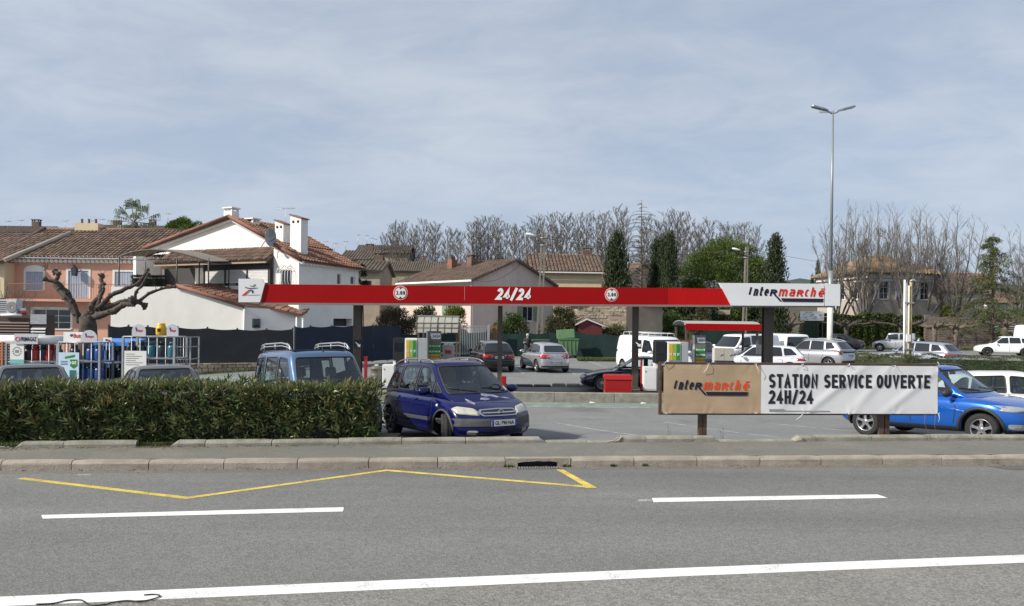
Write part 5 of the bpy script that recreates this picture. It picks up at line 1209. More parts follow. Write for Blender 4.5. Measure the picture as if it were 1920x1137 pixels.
def patch(tree,poly,axis_,mat,name,par,off=.004,thick=.012,step=.07,M=None):
 """a panel shaped by poly and laid on the body surface, seen along axis_ ('+x','-x','+y','-y','+z')"""
 sg=1 if axis_[0]=='+' else-1;ax='xyz'.index(axis_[1]);i0,i1={0:(1,2),1:(0,2),2:(0,1)}[ax]
 bm=bmesh.new();vs=[]
 for p in poly:
  c=[0,0,0];c[i0]=p[0];c[i1]=p[1];vs.append(bm.verts.new(c))
 bm.faces.new(vs)
 for i,q in((i0,0),(i1,1)):
  lo,hi=min(p[q]for p in poly),max(p[q]for p in poly);n=int((hi-lo)/step)
  for k in range(1,n+1):
   co=[0,0,0];co[i]=lo+(hi-lo)*k/(n+1);no=[0,0,0];no[i]=1
   bmesh.ops.bisect_plane(bm,geom=list(bm.verts)+list(bm.edges)+list(bm.faces),dist=1e-5,plane_co=co,plane_no=no)
 d=Vector((0,0,0));d[ax]=-sg;last=None;miss=[]
 for v in bm.verts:
  o=v.co.copy();o[ax]=sg*5
  h=tree.ray_cast(o,d)if not isinstance(tree,tuple)else min((q for q in(t_.ray_cast(o,d)for t_ in tree)if q[0]is not None),key=lambda q:q[3],default=(None,)*4)
  if h[0]is None:miss.append(v)
  else:v.co[ax]=h[0][ax]+sg*off;last=v.co[ax]
 for v in miss:
  best=min((w for w in bm.verts if w not in miss),key=lambda w:(w.co[i0]-v.co[i0])**2+(w.co[i1]-v.co[i1])**2,default=None)
  if best:v.co[ax]=best.co[ax]
 bmesh.ops.triangulate(bm,faces=bm.faces)
 r=bmesh.ops.extrude_face_region(bm,geom=list(bm.faces))
 for g in r['geom']:
  if isinstance(g,bmesh.types.BMVert):g.co[ax]-=sg*thick*0
 newv={g for g in r['geom']if isinstance(g,bmesh.types.BMVert)}
 for v in bm.verts:
  if v not in newv:v.co[ax]-=sg*(thick+off)
 bmesh.ops.recalc_face_normals(bm,faces=bm.faces)
 return bmobj(name,bm,mat,par,True if name in('headlight','taillight')else False)
def make_wheel(par,x,y,r,mat_rim,spokes=5,w=.2,steer=0,style='spoke',detail=1,side=1):
 we=bpy.data.objects.new('wheel',None);COL.objects.link(we);we.parent=par;we.location=(x,y,r);we.rotation_euler=(0,0,steer);we.empty_display_size=.1
 n=36 if detail else 20;ri=r*.655;h=w/2
 m=MB();m.lathe([(ri,-h*.95),(ri+.01,-h),(r-.035,-h*1.02),(r-.012,-h*.9),(r,-h*.62),(r-.008,-h*.3),(r,-h*.22),(r,h*.22),(r-.008,h*.3),(r,h*.62),(r-.012,h*.9),(r-.035,h*1.02),(ri+.01,h),(ri,h*.95)],n,axis='y')
 m.obj('tyre',M_TYRE,we)
 m=MB();s=side
 prof=[(ri+.004,-h*.9),(ri+.004,s*h*.2),(ri+.004,h*.93),(ri-.012,h*.93),(ri-.02,h*.7),(ri-.02,-h*.8)]if s>0 else[(ri+.004,h*.9),(ri+.004,-h*.93),(ri-.012,-h*.93),(ri-.02,-h*.7),(ri-.02,h*.8)]
 m.lathe(prof,n,axis='y')
 yo=s*h*.62
 if style=='cover':
  m.lathe([(ri-.01,s*h*.75),(ri*.7,s*h*.95),(ri*.3,s*h*.85),(0.001,s*h*.8)],n,axis='y')
  for k in range(spokes):
   a=2*math.pi*(k+.5)/spokes;m.box((ri*.8*math.cos(a),s*h*.93,ri*.8*math.sin(a)),(ri*.2,.01,ri*.14),ry=-a,mi=1)
 else:
  for k in range(spokes):
   a=2*math.pi*k/spokes+.3;ca,sa=math.cos(a),math.sin(a);tw=ri*(2.1/max(spokes,5))*.32
   def q(rr,ww,yy):return[Vector((rr*ca-ww*sa,yy,rr*sa+ww*ca)),Vector((rr*ca+ww*sa,yy,rr*sa-ww*ca))]
   a0=q(ri*.18,tw*1.3,s*h*.8);a1=q(ri*.6,tw*.8,s*h*.72);a2=q(ri*.98,tw*1.4,s*h*.8)
   b=[p+Vector((0,-s*.035,0))for p in a0+a1+a2]
   V=a0+a1+a2+b
   m.add(V,[(0,1,3,2),(2,3,5,4),(0,2,8,6),(2,4,10,8),(1,7,9,3),(3,9,11,5)])
  m.lathe([(ri*.24,s*h*.7),(ri*.24,s*h*.82),(ri*.1,s*h*.86),(.001,s*h*.86)],16,axis='y')
 m.lathe([(ri-.02,-s*h*.1),(.001,-s*h*.1)],n,axis='y',mi=1)
 m.obj('rim',[mat_rim,M_BLACK],we)
 return we
PXY=dict
def build_car(name,label,cat,p,paint,loc=None,rz=0,detail=1,group=None):
 t=thing(name,label,cat,(0,0,0),0,group)
 L,Wd=p['L'],p['W'];hl=L/2;hw=Wd/2;st=.09 if detail else.16
 ztop,plan=p['ztop'],p['plan'];zb0=p.get('zb',.2);nose,tail=p['nose'],p['tail'];bowf,bowr=p.get('bowf',.14),p.get('bowr',.08)
 side=p.get('side',[(0,.93),(.2,.985),(.5,1.0),(.8,.985),(1,.945)])
 hoodx=p['cowl']
 def tub(a,b,c):
  x0=a*hl;zt=interp(ztop,x0)-(.035 if x0>hoodx-.2 else.02)*b*b*(1 if c>0 else 0);zb=zb0+(.07*max(0,(abs(a)-.82)/.18))
  zf=(c+1)/2;z=zb+(zt-zb)*zf
  e=max(0,(abs(a)-.55)/.45);e=e*e
  x=x0
  if a>0:x-=(interp(nose,z)+bowf*b*b)*e
  else:x+=(interp(tail,z)+bowr*b*b)*e
  y=b*hw*interp(plan,a)*interp(side,zf)
  return Vector((x,y,z))
 zc=max(z for _,z in ztop)
 bm=hull((hl,hw,.4),(.16,.13,.12),st,tub)
 ax_f,ax_r=p['axf'],p['axr'];wr=p['wr'];ar=p.get('ar',wr+.055);tr=p.get('track',hw-.1)
 me=bpy.data.meshes.new('body');bm.to_mesh(me);bm.free();me.materials.append(paint);me.materials.append(M_BLACK)
 if p.get('two'):me.materials.append(M_BTRIM)
 body=mk('body',me)
 cutters=[]
 for x in(ax_f,ax_r):
  for s in(-1,1):
   m=MB();n=40 if detail else 24
   y0,y1=(s*(hw-.32),s*(hw+.2))
   m.lathe([(.001,y0),(ar,y0),(ar,y1),(.001,y1)],n,(x,0,wr),'y')
   c=m.obj('cutter',M_BLACK);bmc=bmesh.new();bmc.from_mesh(c.data);bmesh.ops.remove_doubles(bmc,verts=bmc.verts,dist=.002);bmesh.ops.recalc_face_normals(bmc,faces=bmc.faces);bmc.to_mesh(c.data);bmc.free()
   cutters.append(c);md=body.modifiers.new('b','BOOLEAN');md.object=c;md.operation='DIFFERENCE';md.solver='EXACT'
   try:md.material_mode='TRANSFER'
   except Exception:pass
 dg=bpy.context.evaluated_depsgraph_get();dg.update()
 nm=bpy.data.meshes.new_from_object(body.evaluated_get(dg));body.modifiers.clear();body.data=nm
 for c in cutters:bpy.data.objects.remove(c)
 bm=bmesh.new();bm.from_mesh(nm)
 for f in bm.faces:f.smooth=True
 for e in bm.edges:
  if len(e.link_faces)==2 and e.calc_face_angle(0)>R(40):e.smooth=False
 bm.to_mesh(nm)
 body.parent=t;body.name='body'
 treeb=BVHTree.FromBMesh(bm)
 g=p['gh'];Wb,Wr_=g['wb']/2,g['wr']/2
 def gh(a,b,c):
  zf=(c+1)/2
  xF=lerp(g['xf0'],g['xf1'],zf**g.get('pf',1.0));xR=lerp(g['xr0'],g['xr1'],zf**g.get('pr',.8))
  t_=(a+1)/2;x=lerp(xR,xF,t_)
  if a>.5:x-=g.get('bow',.12)*b*b*(a-.5)*2
  if a<-.5:x+=g.get('bowr',.06)*b*b*(-a-.5)*2
  zr=interp(g['roof'],x)-g.get('crown',.045)*b*b
  zb_=interp(ztop,x)-.05;z=lerp(zb_,zr,zf)
  k=1-g.get('tapf',.05)*max(0,a)**2-g.get('tapr',.05)*max(0,-a)**2
  y=b*lerp(Wb,Wr_,zf**1.25)*k
  return Vector((x,y,z))
 gl=(g['xf0']-g['xr0'])/2;ghh=.27
 bg_=hull((gl,Wb,ghh),(g.get('rx',.10),.10,.10),st,gh)
 bmesh.ops.delete(bg_,geom=[f for f in bg_.faces if f.normal.z<-.8],context='FACES')
 glass=p.get('glassmat',M_GLS if detail else M_GLSD);fulltree=BVHTree.FromBMesh(bg_)
 zs={}
 for kind,key,nm_ in(('f','ws','windscreen'),('f','rw','rear_window')):
  pl=p.get(key)
  if not pl:continue
  wb_,wt_,z0,z1=pl;poly=rpoly([(-wb_,z0),(wb_,z0),(wt_,z1),(-wt_,z1)],.07 if detail else.05,3 if detail else 2)
  if key=='ws':cond=lambda f:f.normal.x>.18
  else:cond=lambda f:f.normal.x<-.18
  fs=cut_region(bg_,poly,'f',cond)
  if fs:
   nb=take(bg_,fs);
   seal(nb,.017 if detail else.014,'window_seal',M_BTRIM,t)
   bmobj(nm_,nb,glass,t,True)
 for poly0 in p.get('sw',[]):
  poly=rpoly(poly0,.045,2)
  for s in(-1,1):
   fs=cut_region(bg_,poly,'s',lambda f:f.normal.y*s>.3)
   if fs:
    nb=take(bg_,fs);seal(nb,.016,'window_seal',M_BTRIM,t);bmobj('side_window',nb,p.get('sideglass',glass),t,True)
 if p.get('roofmat'):
  pass
 bmobj('roof',bg_,paint,t,True)
 if p.get('bpillar',True):
  for(xa,xb,zlo,zhi)in p.get('pillars',[]):
   for s in(-1,1):patch(fulltree,[(xa,zlo),(xb,zlo),(xb-.0,zhi),(xa,zhi)],'+y' if s>0 else '-y',M_BTRIM,'pillar',t,.003,.01)
 if detail:
  m=MB();m.bb(g['xr0']+.25,g['xf0']-.2,-hw+.16,hw-.16,.25,.62);zbelt=interp(ztop,0);m.bb(g['xf0']-.62,g['xf0']-.32,-hw+.18,hw-.18,.6,min(zbelt,interp(ztop,g['xf0']-.3))-.06);m.obj('cabin_floor',M_CABD,t)
  seats=p.get('seats',[(.15,.36),(.15,-.36),(-.75,.38),(-.75,0),(-.75,-.38)])
  for sx,sy in seats:
   m=MB();z0=.62;zt_=p.get('seatz',zbelt+.18)
   m.M=Matrix.Translation((sx,sy,z0))@Matrix.Rotation(R(-12),4,'Y')
   m.bev(-.06,.08,-.23,.23,-.1,zt_-z0,.05);m.bev(-.05,.04,-.12,.12,zt_-z0+.05,zt_-z0+.25,.04);m.bb(-.01,.01,-.06,-.04,zt_-z0,zt_-z0+.08);m.bb(-.01,.01,.04,.06,zt_-z0,zt_-z0+.08)
   m.obj('seat',p.get('seatmat',M_CAB),t)
  m=MB();cx=g['xf0']-.62;pts=[Vector((cx+.07*math.sin(a),.36+.18*math.cos(a),zbelt+.0+.17*math.sin(a)))for a in[2*math.pi*k/20 for k in range(21)]]
  m.tube(pts,.014,6);m.bb(cx-.02,cx+.04,.2,.52,zbelt-.02,zbelt+.02);m.obj('steering_wheel',M_BTRIM,t)
  m=MB();m.box((g['xf1']-.05,0,interp(g['roof'],g['xf1'])-.13),(.03,.2,.07));m.obj('inner_mirror',M_BTRIM,t)
 def PT(poly,ax_,mat,nm2,off=.004,th=.012,tree=None,step=.07):return patch(tree or treeb,poly,ax_,mat,nm2,t,off,th,step)
 for d in p.get('patches',[]):
  poly,ax_,mat,nm2=d[:4];kw=d[4]if len(d)>4 else{}
  if kw.get('both'):kw={k:v for k,v in kw.items()if k!='both'};PT(poly,ax_,mat,nm2,tree=(treeb,fulltree),**kw)
  elif kw.get('roof'):kw={k:v for k,v in kw.items()if k!='roof'};PT(poly,ax_,mat,nm2,tree=fulltree,**kw)
  else:PT(poly,ax_,mat,nm2,**kw)
  if kw.get('mir'):pass
 for line in p.get('seams',[]):
  for s in(('+y','-y')if detail else('-y',)if p.get('oneside')else('+y','-y')):
   for i in range(len(line)-1):
    a,b=Vector(line[i]),Vector(line[i+1]);d=(b-a).normalized();nn=Vector((-d.y,d.x))*(.0095 if detail else.009)
    PT([a+nn,a-nn,b-nn,b+nn],s,M_BLACK,'door_seam',.0012,.004)
 for(x0,x1,z)in p.get('handles',[]):
  for s in('+y','-y'):PT(rpoly([(x0,z-.016),(x1,z-.016),(x1,z+.016),(x0,z+.016)],.012,2),s,p.get('handlemat',paint),'door_handle',.022,.02)
 def plate(xs,z,txt):
  sg=1 if xs=='+x' else-1
  h=treeb.ray_cast(Vector((sg*5,0,z)),Vector((-sg,0,0)));X=(h[0].x if h[0]else sg*hl)+sg*.018
  m=MB();m.bb(X-.012,X+.002 if sg>0 else X+.012,-.26,.26,z-.055,z+.055)if False else m.box((X,0,z),(.01,.52,.11));o=m.obj('number_plate',M_PLATE,t)
  for yy in(-.24,.24):
   m=MB();m.box((X+sg*.003,yy,z),(.008,.04,.108));m.obj('plate_band',M_PLATEB,o)
  if txt:
   M=Matrix.Translation((X+sg*.0065,0,z))@Matrix.Rotation(R(90)*sg,4,'Z')
   text(txt,M_TEXTBLK,o,M,-.195,.195,-.036,.036,.012)
 if p.get('plate_f'):plate('+x',p['plate_f'][0],p['plate_f'][1])
 if p.get('plate_r'):plate('-x',p['plate_r'][0],p['plate_r'][1])
 mxp,mzp=p.get('mirror',(g['xf0']-.55,interp(ztop,g['xf0']-.55)+.06))
 for s in(-1,1):
  m=MB();m.smooth=True
  yy=s*(hw+.10);m.lathe([(.001,-.12),(.07,-.1),(.09,0),(.075,.1),(.001,.13)],12,(0,0,0),'y')
  for i in range(len(m.v)):v=m.v[i];m.v[i]=Vector((mxp+(v.x if v.x>0 else v.x*.5),yy+v.y*1.0,mzp+v.z*.95))
  o=m.obj('mirror',p.get('mirrormat',paint),t)
  m=MB();m.tube([(mxp,s*(hw-.07),mzp-.05),(mxp,yy-s*.03,mzp-.03)],.02,6);m.obj('mirror_arm',M_BTRIM,o)
 if detail:
  for yy in(.55,-.1):
   m=MB();pts=[]
   for k in range(6):
    y=yy-.5*k/5;z=p['ws'][2]+.03+.015*k
    h=fulltree.ray_cast(Vector((5,y,z)),Vector((-1,0,0)));
    if h[0]:pts.append(h[0]+Vector((.012,0,.006)))
   if len(pts)>1:m.tube(pts,.008,4);m.obj('wiper',M_BTRIM,t)
 if p.get('antenna'):
  xa=p['antenna'];za=interp(g['roof'],xa);m=MB();m.tube([(xa,0,za-.01),(xa-.05,0,za+.06),(xa-.16,0,za+.22)],[.014,.008,.003],6);m.obj('antenna',M_BTRIM,t)
 if p.get('rails'):
  x0,x1,yr,hh,mt=p['rails']
  for s in(-1,1):
   m=MB();pts=[]
   for k in range(13):
    u=k/12;x=lerp(x0,x1,u);z=interp(g['roof'],x)-.04+hh*(1-abs(2*u-1)**6)
    pts.append((x,s*yr,z))
   m.tube(pts,.016,6)
   for u in(.33,.66):x=lerp(x0,x1,u);m.tube([(x,s*yr,interp(g['roof'],x)-.05),(x,s*yr,interp(g['roof'],x)-.04+hh)],.016,6)
   m.obj('roof_rail',mt,t)
 sp=p.get('spokes',5)
 for x in(ax_f,ax_r):
  for s in(-1,1):make_wheel(t,x,s*(hw-.02-.1),wr,p.get('rim',M_ALLOY),sp,.2,p.get('steer',0)if x==ax_f else 0,p.get('rimstyle','spoke'),detail,s)
 if p.get('extra'):p['extra'](t,treeb,fulltree,PT)
 bm.free()
 if loc is not None:put_car(t,p,loc,rz)
 return t
def put_car(t,p,front,rz):
 """front = (x, y) under the middle of the front axle; rz = heading of the nose; wheels stand on the lot surface"""
 d=Vector((math.cos(rz),math.sin(rz),0));A=Vector((front[0],front[1],0));B=A-d*(p['axf']-p['axr'])
 za,zb=lz(A.y),lz(B.y);pitch=math.atan2(za-zb,p['axf']-p['axr'])
 o=A-d*p['axf'];o.z=zb+(za-zb)*(0-p['axr'])/(p['axf']-p['axr'])
 t.location=o;t.rotation_euler=(0,-pitch,rz)
 # ================================================================ fuel station, fences, cages, signs
def intermarche(par,M,x0,x1,z0,z1,navy,red,disp=None,ext=.01):
 """the shop's lettering: slanted, 'Inter' dark, 'marche' red, a bar under it"""
 SX,SZ=(x1-x0)/563.0,(z1-z0)/114.0
 fx=lambda u:x0+(u-242)*SX;fz=lambda v:z1-(v-608)*SZ
 for ch_,a,b,t,bt,c in[('I',242,264,608,681,0),('n',277,317,626,681,0),('t',320,352,612,681,0),('e',354,394,626,681,0),('R',398,454,629,682,0),('m',462,532,626,683,1),('a',538,588,626,683,1),('R',594,648,629,683,1),('c',652,690,626,683,1),('h',696,744,610,683,1),('e',752,805,629,685,1)]:
  o=word(ch_,red if c else navy,par,M,fx(a),fx(b+6),fz(bt),fz(t),14.5*SX,.26,name='letter')
  if disp:disp(o)
 for pts,mt,nm_ in(([(776,624),(803,624),(806,617),(779,617)],red,'accent'),([(440,681),(456,681),(491,722),(474,720)],navy,'letter_tail'),([(482,696),(797,696),(791,723),(497,723)],navy,'underline_bar')):
  m=MB();m.M=M;m.prism([(fx(a),-ext,fz(b))for a,b in pts],(0,ext,0));o=m.obj(nm_,mt,par)
  if disp:disp(o)
def chain(A,B):
 """local plane between two points: x along A->B (horizontal), z up, origin at A"""
 d=(B-A);d.z=0;return Matrix.Translation((A.x,A.y,0))@Matrix.Rotation(math.atan2(d.y,d.x),4,'Z'),d.length
def Yc(px):return lerp(25.6,26.9,(px-448)/1126)
def cp_(px,py):return at(px,py,Yc(px))
A0,B0=cp_(448,568),cp_(1574,574);MC,LC=chain(A0,B0);MCi=MC.inverted()
def cl(px,py):q=MCi@cp_(px,py);return q.x,q.z
cn=thing('station_canopy','long red and white fuel station canopy on four brown columns','canopy',(0,0,0))
def fascia(name,pts,mat,y0,th):
 m=MB();m.M=MC;m.prism([(cl(*p)[0],y0,cl(*p)[1])for p in pts],(0,th,0));return m.obj(name,mat,cn)
f1=fascia('fascia_panel',[(490,568.3),(871,570.6),(871,536.8),(494,533)],M_RED,0,.06)
f2=fascia('fascia_panel',[(871.2,570.6),(1252,574),(1252,540.2),(871.2,536.8)],M_RED,0,.06)
f3=fascia('fascia_panel',[(1252.2,574),(1372,573.6),(1372,541.6),(1252.2,540.2)],pm('red_panel_bright',(.47,.006,.007),.5,.04,1.2,spec=.15),0,.06)
fl=fascia('end_panel',[(448,567),(488,567),(497,533),(492,523.5),(448,523)],M_WHITEP,-.05,.12)
fr=fascia('sign_panel',[(1370,573.3),(1544,574),(1544,532.6),(1348,531)],M_WHITEP,-.05,.12)
fascia('sign_panel',[(1545.5,574),(1574,574),(1574,533.4),(1545.5,532.6)],M_WHITEP,-.05,.12)
m=MB();m.M=MC
xa_,xb_=cl(452,560)[0],cl(1572,560)[0]
za,zb=cl(452,568)[1],cl(1572,574)[1]
m.prism([(xa_,.07,za+.02),(xb_,.07,zb+.02),(xb_,2.9,zb+.02),(xa_,2.9,za+.02)],(0,0,.1));m.obj('soffit',pm('soffit_grey',(.5,.49,.47),.6,.08,3),cn)
m=MB();m.M=MC;m.prism([(xa_,2.9,za),(xb_,2.9,zb),(xb_,2.9,zb+.6),(xa_,2.9,za+.6)],(0,.06,0));m.prism([(xa_,.07,za+.03),(xa_,2.9,za+.03),(xa_,2.9,za+.6),(xa_,.07,za+.6)],(.05,0,0));m.prism([(xb_-.05,.07,zb+.03),(xb_-.05,2.9,zb+.03),(xb_-.05,2.9,zb+.6),(xb_-.05,.07,zb+.6)],(.05,0,0));m.obj('back_fascia',M_WHITEP,cn)
m=MB();m.M=MC;m.prism([(xa_+.6,-.012,za-.06),(xb_-.2,-.012,zb-.06),(xb_-.2,-.012,zb+.01),(xa_+.6,-.012,za+.01)],(0,.1,0));m.obj('edge_trim',pm('trim_taupe',(.22,.19,.17),.5,.08,5),cn)
for px,wpx,d in((670,15,.28),(938,8.5,.16),(1192.5,11,.2),(1442,17,.3)):
 a=at(px,575,Yc(px)+1.1);w_=wpx*a.y/FOC;col_=MB();zt_=cl(px,570)[1]+.03;bx=a.x-.0
 if wpx>12:col_.bb(-w_/2,w_/2,0,.03,-.06,zt_);col_.bb(-.012,.012,.03,d-.03,-.06,zt_);col_.bb(-w_/2,w_/2,d-.03,d,-.06,zt_);col_.bb(-w_/2-.04,w_/2+.04,-.04,d+.04,-.12,-.05)
 else:col_.bb(-w_/2,w_/2,0,d,-.06,zt_);col_.bb(-w_/2-.05,w_/2+.05,-.05,d+.05,-.12,-.05)
 o=col_.obj('column',M_BROWN,cn,(bx,a.y,0))
 m=MB();m.bb(-w_/2-.1,w_/2+.1,-.1,d+.1,zt_-.02,zt_+.02);m.obj('column_head',M_BROWN,o)
word('24/24',M_TEXTWHT,f2,MC,cl(929,550)[0],cl(998,550)[0],cl(960,563)[1],cl(960,541)[1],.092,.2,.3,y=-.01)
def disc(px,py,rpx,par):
 x,z=cl(px,py);r=rpx*26.3/FOC;M=MC@Matrix.Translation((x,0,z))
 for nm_,rr,mt,y in(('disc_rim',1.0,M_WHITE,-.008),('disc_ring',.93,M_TEXTRED,-.012),('disc_face',.78,M_WHITE,-.016)):
  m=MB();m.M=M;m.prism([(r*rr*math.cos(2*math.pi*k/36),y,r*rr*math.sin(2*math.pi*k/36))for k in range(36)],(0,.006,0));o=m.obj(nm_,mt,par)
 for s in(-1,1):
  m=MB();m.M=M;m.prism([(-.055,-.022,s*r*.76),(.055,-.022,s*r*.76),(0,-.022,s*r*.5)],(0,.005,0));m.obj('arrow_mark',M_TEXTBLK,par)
 word('3.00',M_TEXTBLK,par,M,-r*.64,r*.64,-r*.28,r*.28,.028,0,.5,y=-.02)
disc(751,549.5,13.2,f1);disc(1146.5,552.8,12.8,f2)
intermarche(fr,MC@Matrix.Translation((0,-.052,0)),cl(1401.5,550)[0],cl(1545,550)[0],cl(1470,566)[1],cl(1470,538)[1],M_TEXTNAVY,M_TEXTRED)
def stroke(pts,mat,nm_='emblem_stroke'):
 q=[cl(400+a/4,340+b/4)for a,b in pts];m=MB();m.M=MC;m.prism([(x,-.062,z)for x,z in q],(0,.01,0));m.obj(nm_,mat,fl)
stroke([(240,792),(262,800),(300,802),(337,799),(310,806),(275,807),(246,801)],M_TEXTBLK)
stroke([(275,782),(300,788),(318,785),(302,792),(284,789)],M_TEXTBLK);stroke([(300,779),(318,775),(322,778),(310,782)],M_TEXTBLK)
stroke([(216,857),(243,857),(276,822),(262,821)],M_TEXTRED);stroke([(262,821),(280,814),(297,817),(305,826),(299,840),(291,838),(295,827),(287,821),(274,823)],M_TEXTBLK);stroke([(256,852),(350,851),(350,853.5),(256,855)],pm('grey_ink',(.4,.4,.4),.6,.02,4),'emblem_line')
isl=thing('pump_island',None,None);isl['kind']='structure';isl['label']='raised concrete pump island'
for a,b in((560,968),(1138,1620)):
 p,q=at(a,735,26.3),at(b,735,26.3);m=MB();m.bb(p.x,q.x,25.95,27.3,-.45,-.10);m.obj('island_slab',pm('dark_slab',(.10,.085,.075),.85,.15,6),isl)
lw=thing('low_wall','long low concrete wall in front of the fuel pumps','wall',(PX(706,25.1,750),25.1,0));x1_=PX(1640,25.1,750)-lw.location.x;x=0
rg=random.Random(4)
while x<x1_:
 m=MB();m.bev(x+.004,x+2.0-.004,0,.22,-.6,-.055+rg.uniform(-.004,.004),.015);m.obj('wall_block',M_KERB2,lw);x+=2.0
lk=thing('lane_kerb',None,None);lk['kind']='structure';lk['label']='kerb stones beyond the pump lane'
for a,b in((930,965),(966,1000),(1001,1034),(1036,1062),(1063,1090),(1091,1115)):
 p,q=at(a,722,30.6),at(b,722,30.6);m=MB();m.bev(p.x,q.x-.02,30.6+(.15 if a in(1036,)else 0),31.0,-.5,-.27 if a<1034 else-.22,.03);m.obj('kerb_stone',M_KERB if a>1034 else pm('dark_kerb',(.09,.085,.08),.9,.15,5),lk)
M_PUMPW=pm('pump_white',(.70,.70,.69),.4,.04,4);M_SILVER=pm('pump_silver',(.50,.51,.51),.35,.05,3,metal=.5);M_PGREY=pm('pump_grey',(.22,.22,.215),.5,.05,4)
M_YELL=pm('yellow_label',(.55,.37,.04),.4,.04,4);M_LIME=pm('lime_label',(.24,.38,.05),.4,.04,4);M_GREEN=pm('green_label',(.025,.21,.04),.4,.04,4);M_BROWNP=pm('pillar_taupe',(.16,.145,.125),.5,.06,4)
def pump(px0,pxb,pxp,pxs,pxe,pyt,Y,label):
 a=at(px0,pyt,Y);t=thing('fuel_pump',label,'fuel pump',(a.x,Y,-.10));H=a.z+.10;f=lambda px:(px-px0)*Y/FOC
 m=MB();m.bev(0,f(pxb),0,.5,H*.56,H,.02);m.obj('hose_hood',M_BLACK,t)
 m=MB();m.bb(0,.1,.05,.45,0,H*.56);m.obj('side_leg',M_PUMPW,t)
 m=MB();m.bb(.1,f(pxb),.06,.4,0,H*.55);m.obj('hose_bay',M_BLACK,t)
 m=MB();m.bev(f(pxb)+.01,f(pxs),-.03,.5,0,H,.02);m.obj('housing',M_PUMPW,t)
 m=MB();m.bb(f(pxp),f(pxs)-.03,-.045,-.031,.35,H*.62);m.obj('nozzle_panel',M_PGREY,t)
 m=MB();m.bev(f(pxs)+.01,f(pxe),-.02,.52,0,H,.02);m.obj('side_panel',M_SILVER,t)
 n=(f(pxs)-.03-f(pxp))/3
 for k,mt in enumerate((M_YELL,M_LIME,M_GREEN)):
  m=MB();m.bb(f(pxp)+k*n+.006,f(pxp)+(k+1)*n-.006,-.046,-.031,H*.63,H*.96);o=m.obj('fuel_label',mt,t)
  text(('E10','SP98','B7')[k],M_TEXTWHT,o,Matrix.Translation((f(pxp)+(k+.5)*n,-.05,H*.72)),-n*.3,n*.3,0,.09,.01)
 for k in range(3):
  x=f(pxp)+(k+.5)*n;m=MB();m.tube([(x,-.05,H*.32),(x,-.12,H*.42),(x,-.1,H*.50),(x,-.03,H*.52)],[.018,.025,.03,.02],6);m.obj('nozzle',M_WHITE,t)
  m=MB();m.tube([(x,-.05,H*.32),(x+.02,-.14,H*.16),(x-.3,-.1,.14),(f(pxb)*.6,-.02,H*.3),(f(pxb)*(.35+.2*k),0,H*.57)],.014,6);m.obj('hose',M_BLACK,t)
 m=MB();m.bb(f(pxb)*.15,f(pxb)*.85,-.01,-.001,H*.74,H*.9);m.obj('display',M_DARKGLASS,t)
 return t
pump(737,759,762,783,802,634,26.35,'left fuel pump with black hood and yellow and green fuel labels')
pump(1229,1251,1254,1277,1291,641,26.6,'right fuel pump with black hood and yellow and green fuel labels')
def pillar(px0,px1,pyt,Y,label,words):
 a=at(px0,pyt,Y);t=thing('price_pillar',label,'sign pillar',(a.x,Y,-.10));H=a.z+.10;w_=(px1-px0)*Y/FOC
 m=MB();m.bb(.06,w_,0,.16,0,H);m.obj('column',M_BROWNP,t);m=MB();m.bb(0,.055,.01,.17,0,H);m.obj('light_edge',M_PUMPW,t)
 m=MB();m.prism([(w_*.28,-.012,H*.96),(w_*.97,-.012,H*.96),(w_*.97,-.012,H*.86),(w_*.38,-.012,H*.86)],(0,.01,0));o=m.obj('white_plate',M_WHITE,t);text('24/24',M_TEXTBLK,o,Matrix.Translation((0,-.012,0)),w_*.42,w_*.92,H*.885,H*.935,.02,.2)
 for k,mt in enumerate((M_GREEN,M_GREEN,M_YELL)):
  z1=H*(.78-.095*k);m=MB();m.bb(w_*.2,w_*.98,-.012,-.001,z1-H*.085,z1);o=m.obj('row',mt,t);ink=M_TEXTBLK if k==2 else M_TEXTWHT
  text(words[k],ink,o,Matrix.Translation((0,-.013,0)),w_*.38,w_*.80,z1-H*.058,z1-H*.03,.01)
  for s,xx in((-1,w_*.28),(1,w_*.9)):
   m=MB();m.prism([(xx+s*.03,-.018,z1-H*.043),(xx-s*.02,-.018,z1-H*.02),(xx-s*.02,-.018,z1-H*.066)],(0,.005,0));m.obj('arrow',ink,o)
 m=MB();m.bb(w_*.45,w_*.85,-.012,-.001,H*.42,H*.49);m.obj('small_plate',M_WHITE,t)
pillar(799,827,621,26.9,'tall price pillar with green and yellow rows left of the canopy centre',('SP95-E10','SP98','GAZOLE'))
pillar(1300,1323,629,27.2,'price pillar with green and yellow rows right of the pump nearest the banner',('SP95-E10','SP98','GAZOLE'))
def cabinet(px0,px1,pyt,pyb,Y,label,name='cabinet',mat=M_PUMPW,z0=-.10,d=.45):
 a,b=at(px0,pyt,Y),at(px1,pyt,Y);t=thing(name,label,'cabinet',(a.x,Y,z0));w_=b.x-a.x;H=a.z-z0
 m=MB();m.bev(0,w_,0,d,.05,H,.015);m.obj('casing',mat,t);m=MB();m.bb(.03,w_-.03,-.012,-.001,.1,H-.05);o=m.obj('door',mat,t);m=MB();m.bb(.05,.08,-.03,-.013,H*.8,H*.84);m.obj('lock',M_BLACK,o);m=MB();m.bb(.02,w_-.02,.03,d-.03,0,.05);m.obj('plinth',M_BLACK,t)
cabinet(717,740,684,726,26.1,'white metal cabinet beside the brown waste drum');cabinet(1207,1232,688,730,26.2,'white metal cabinet between the red post and the banner')
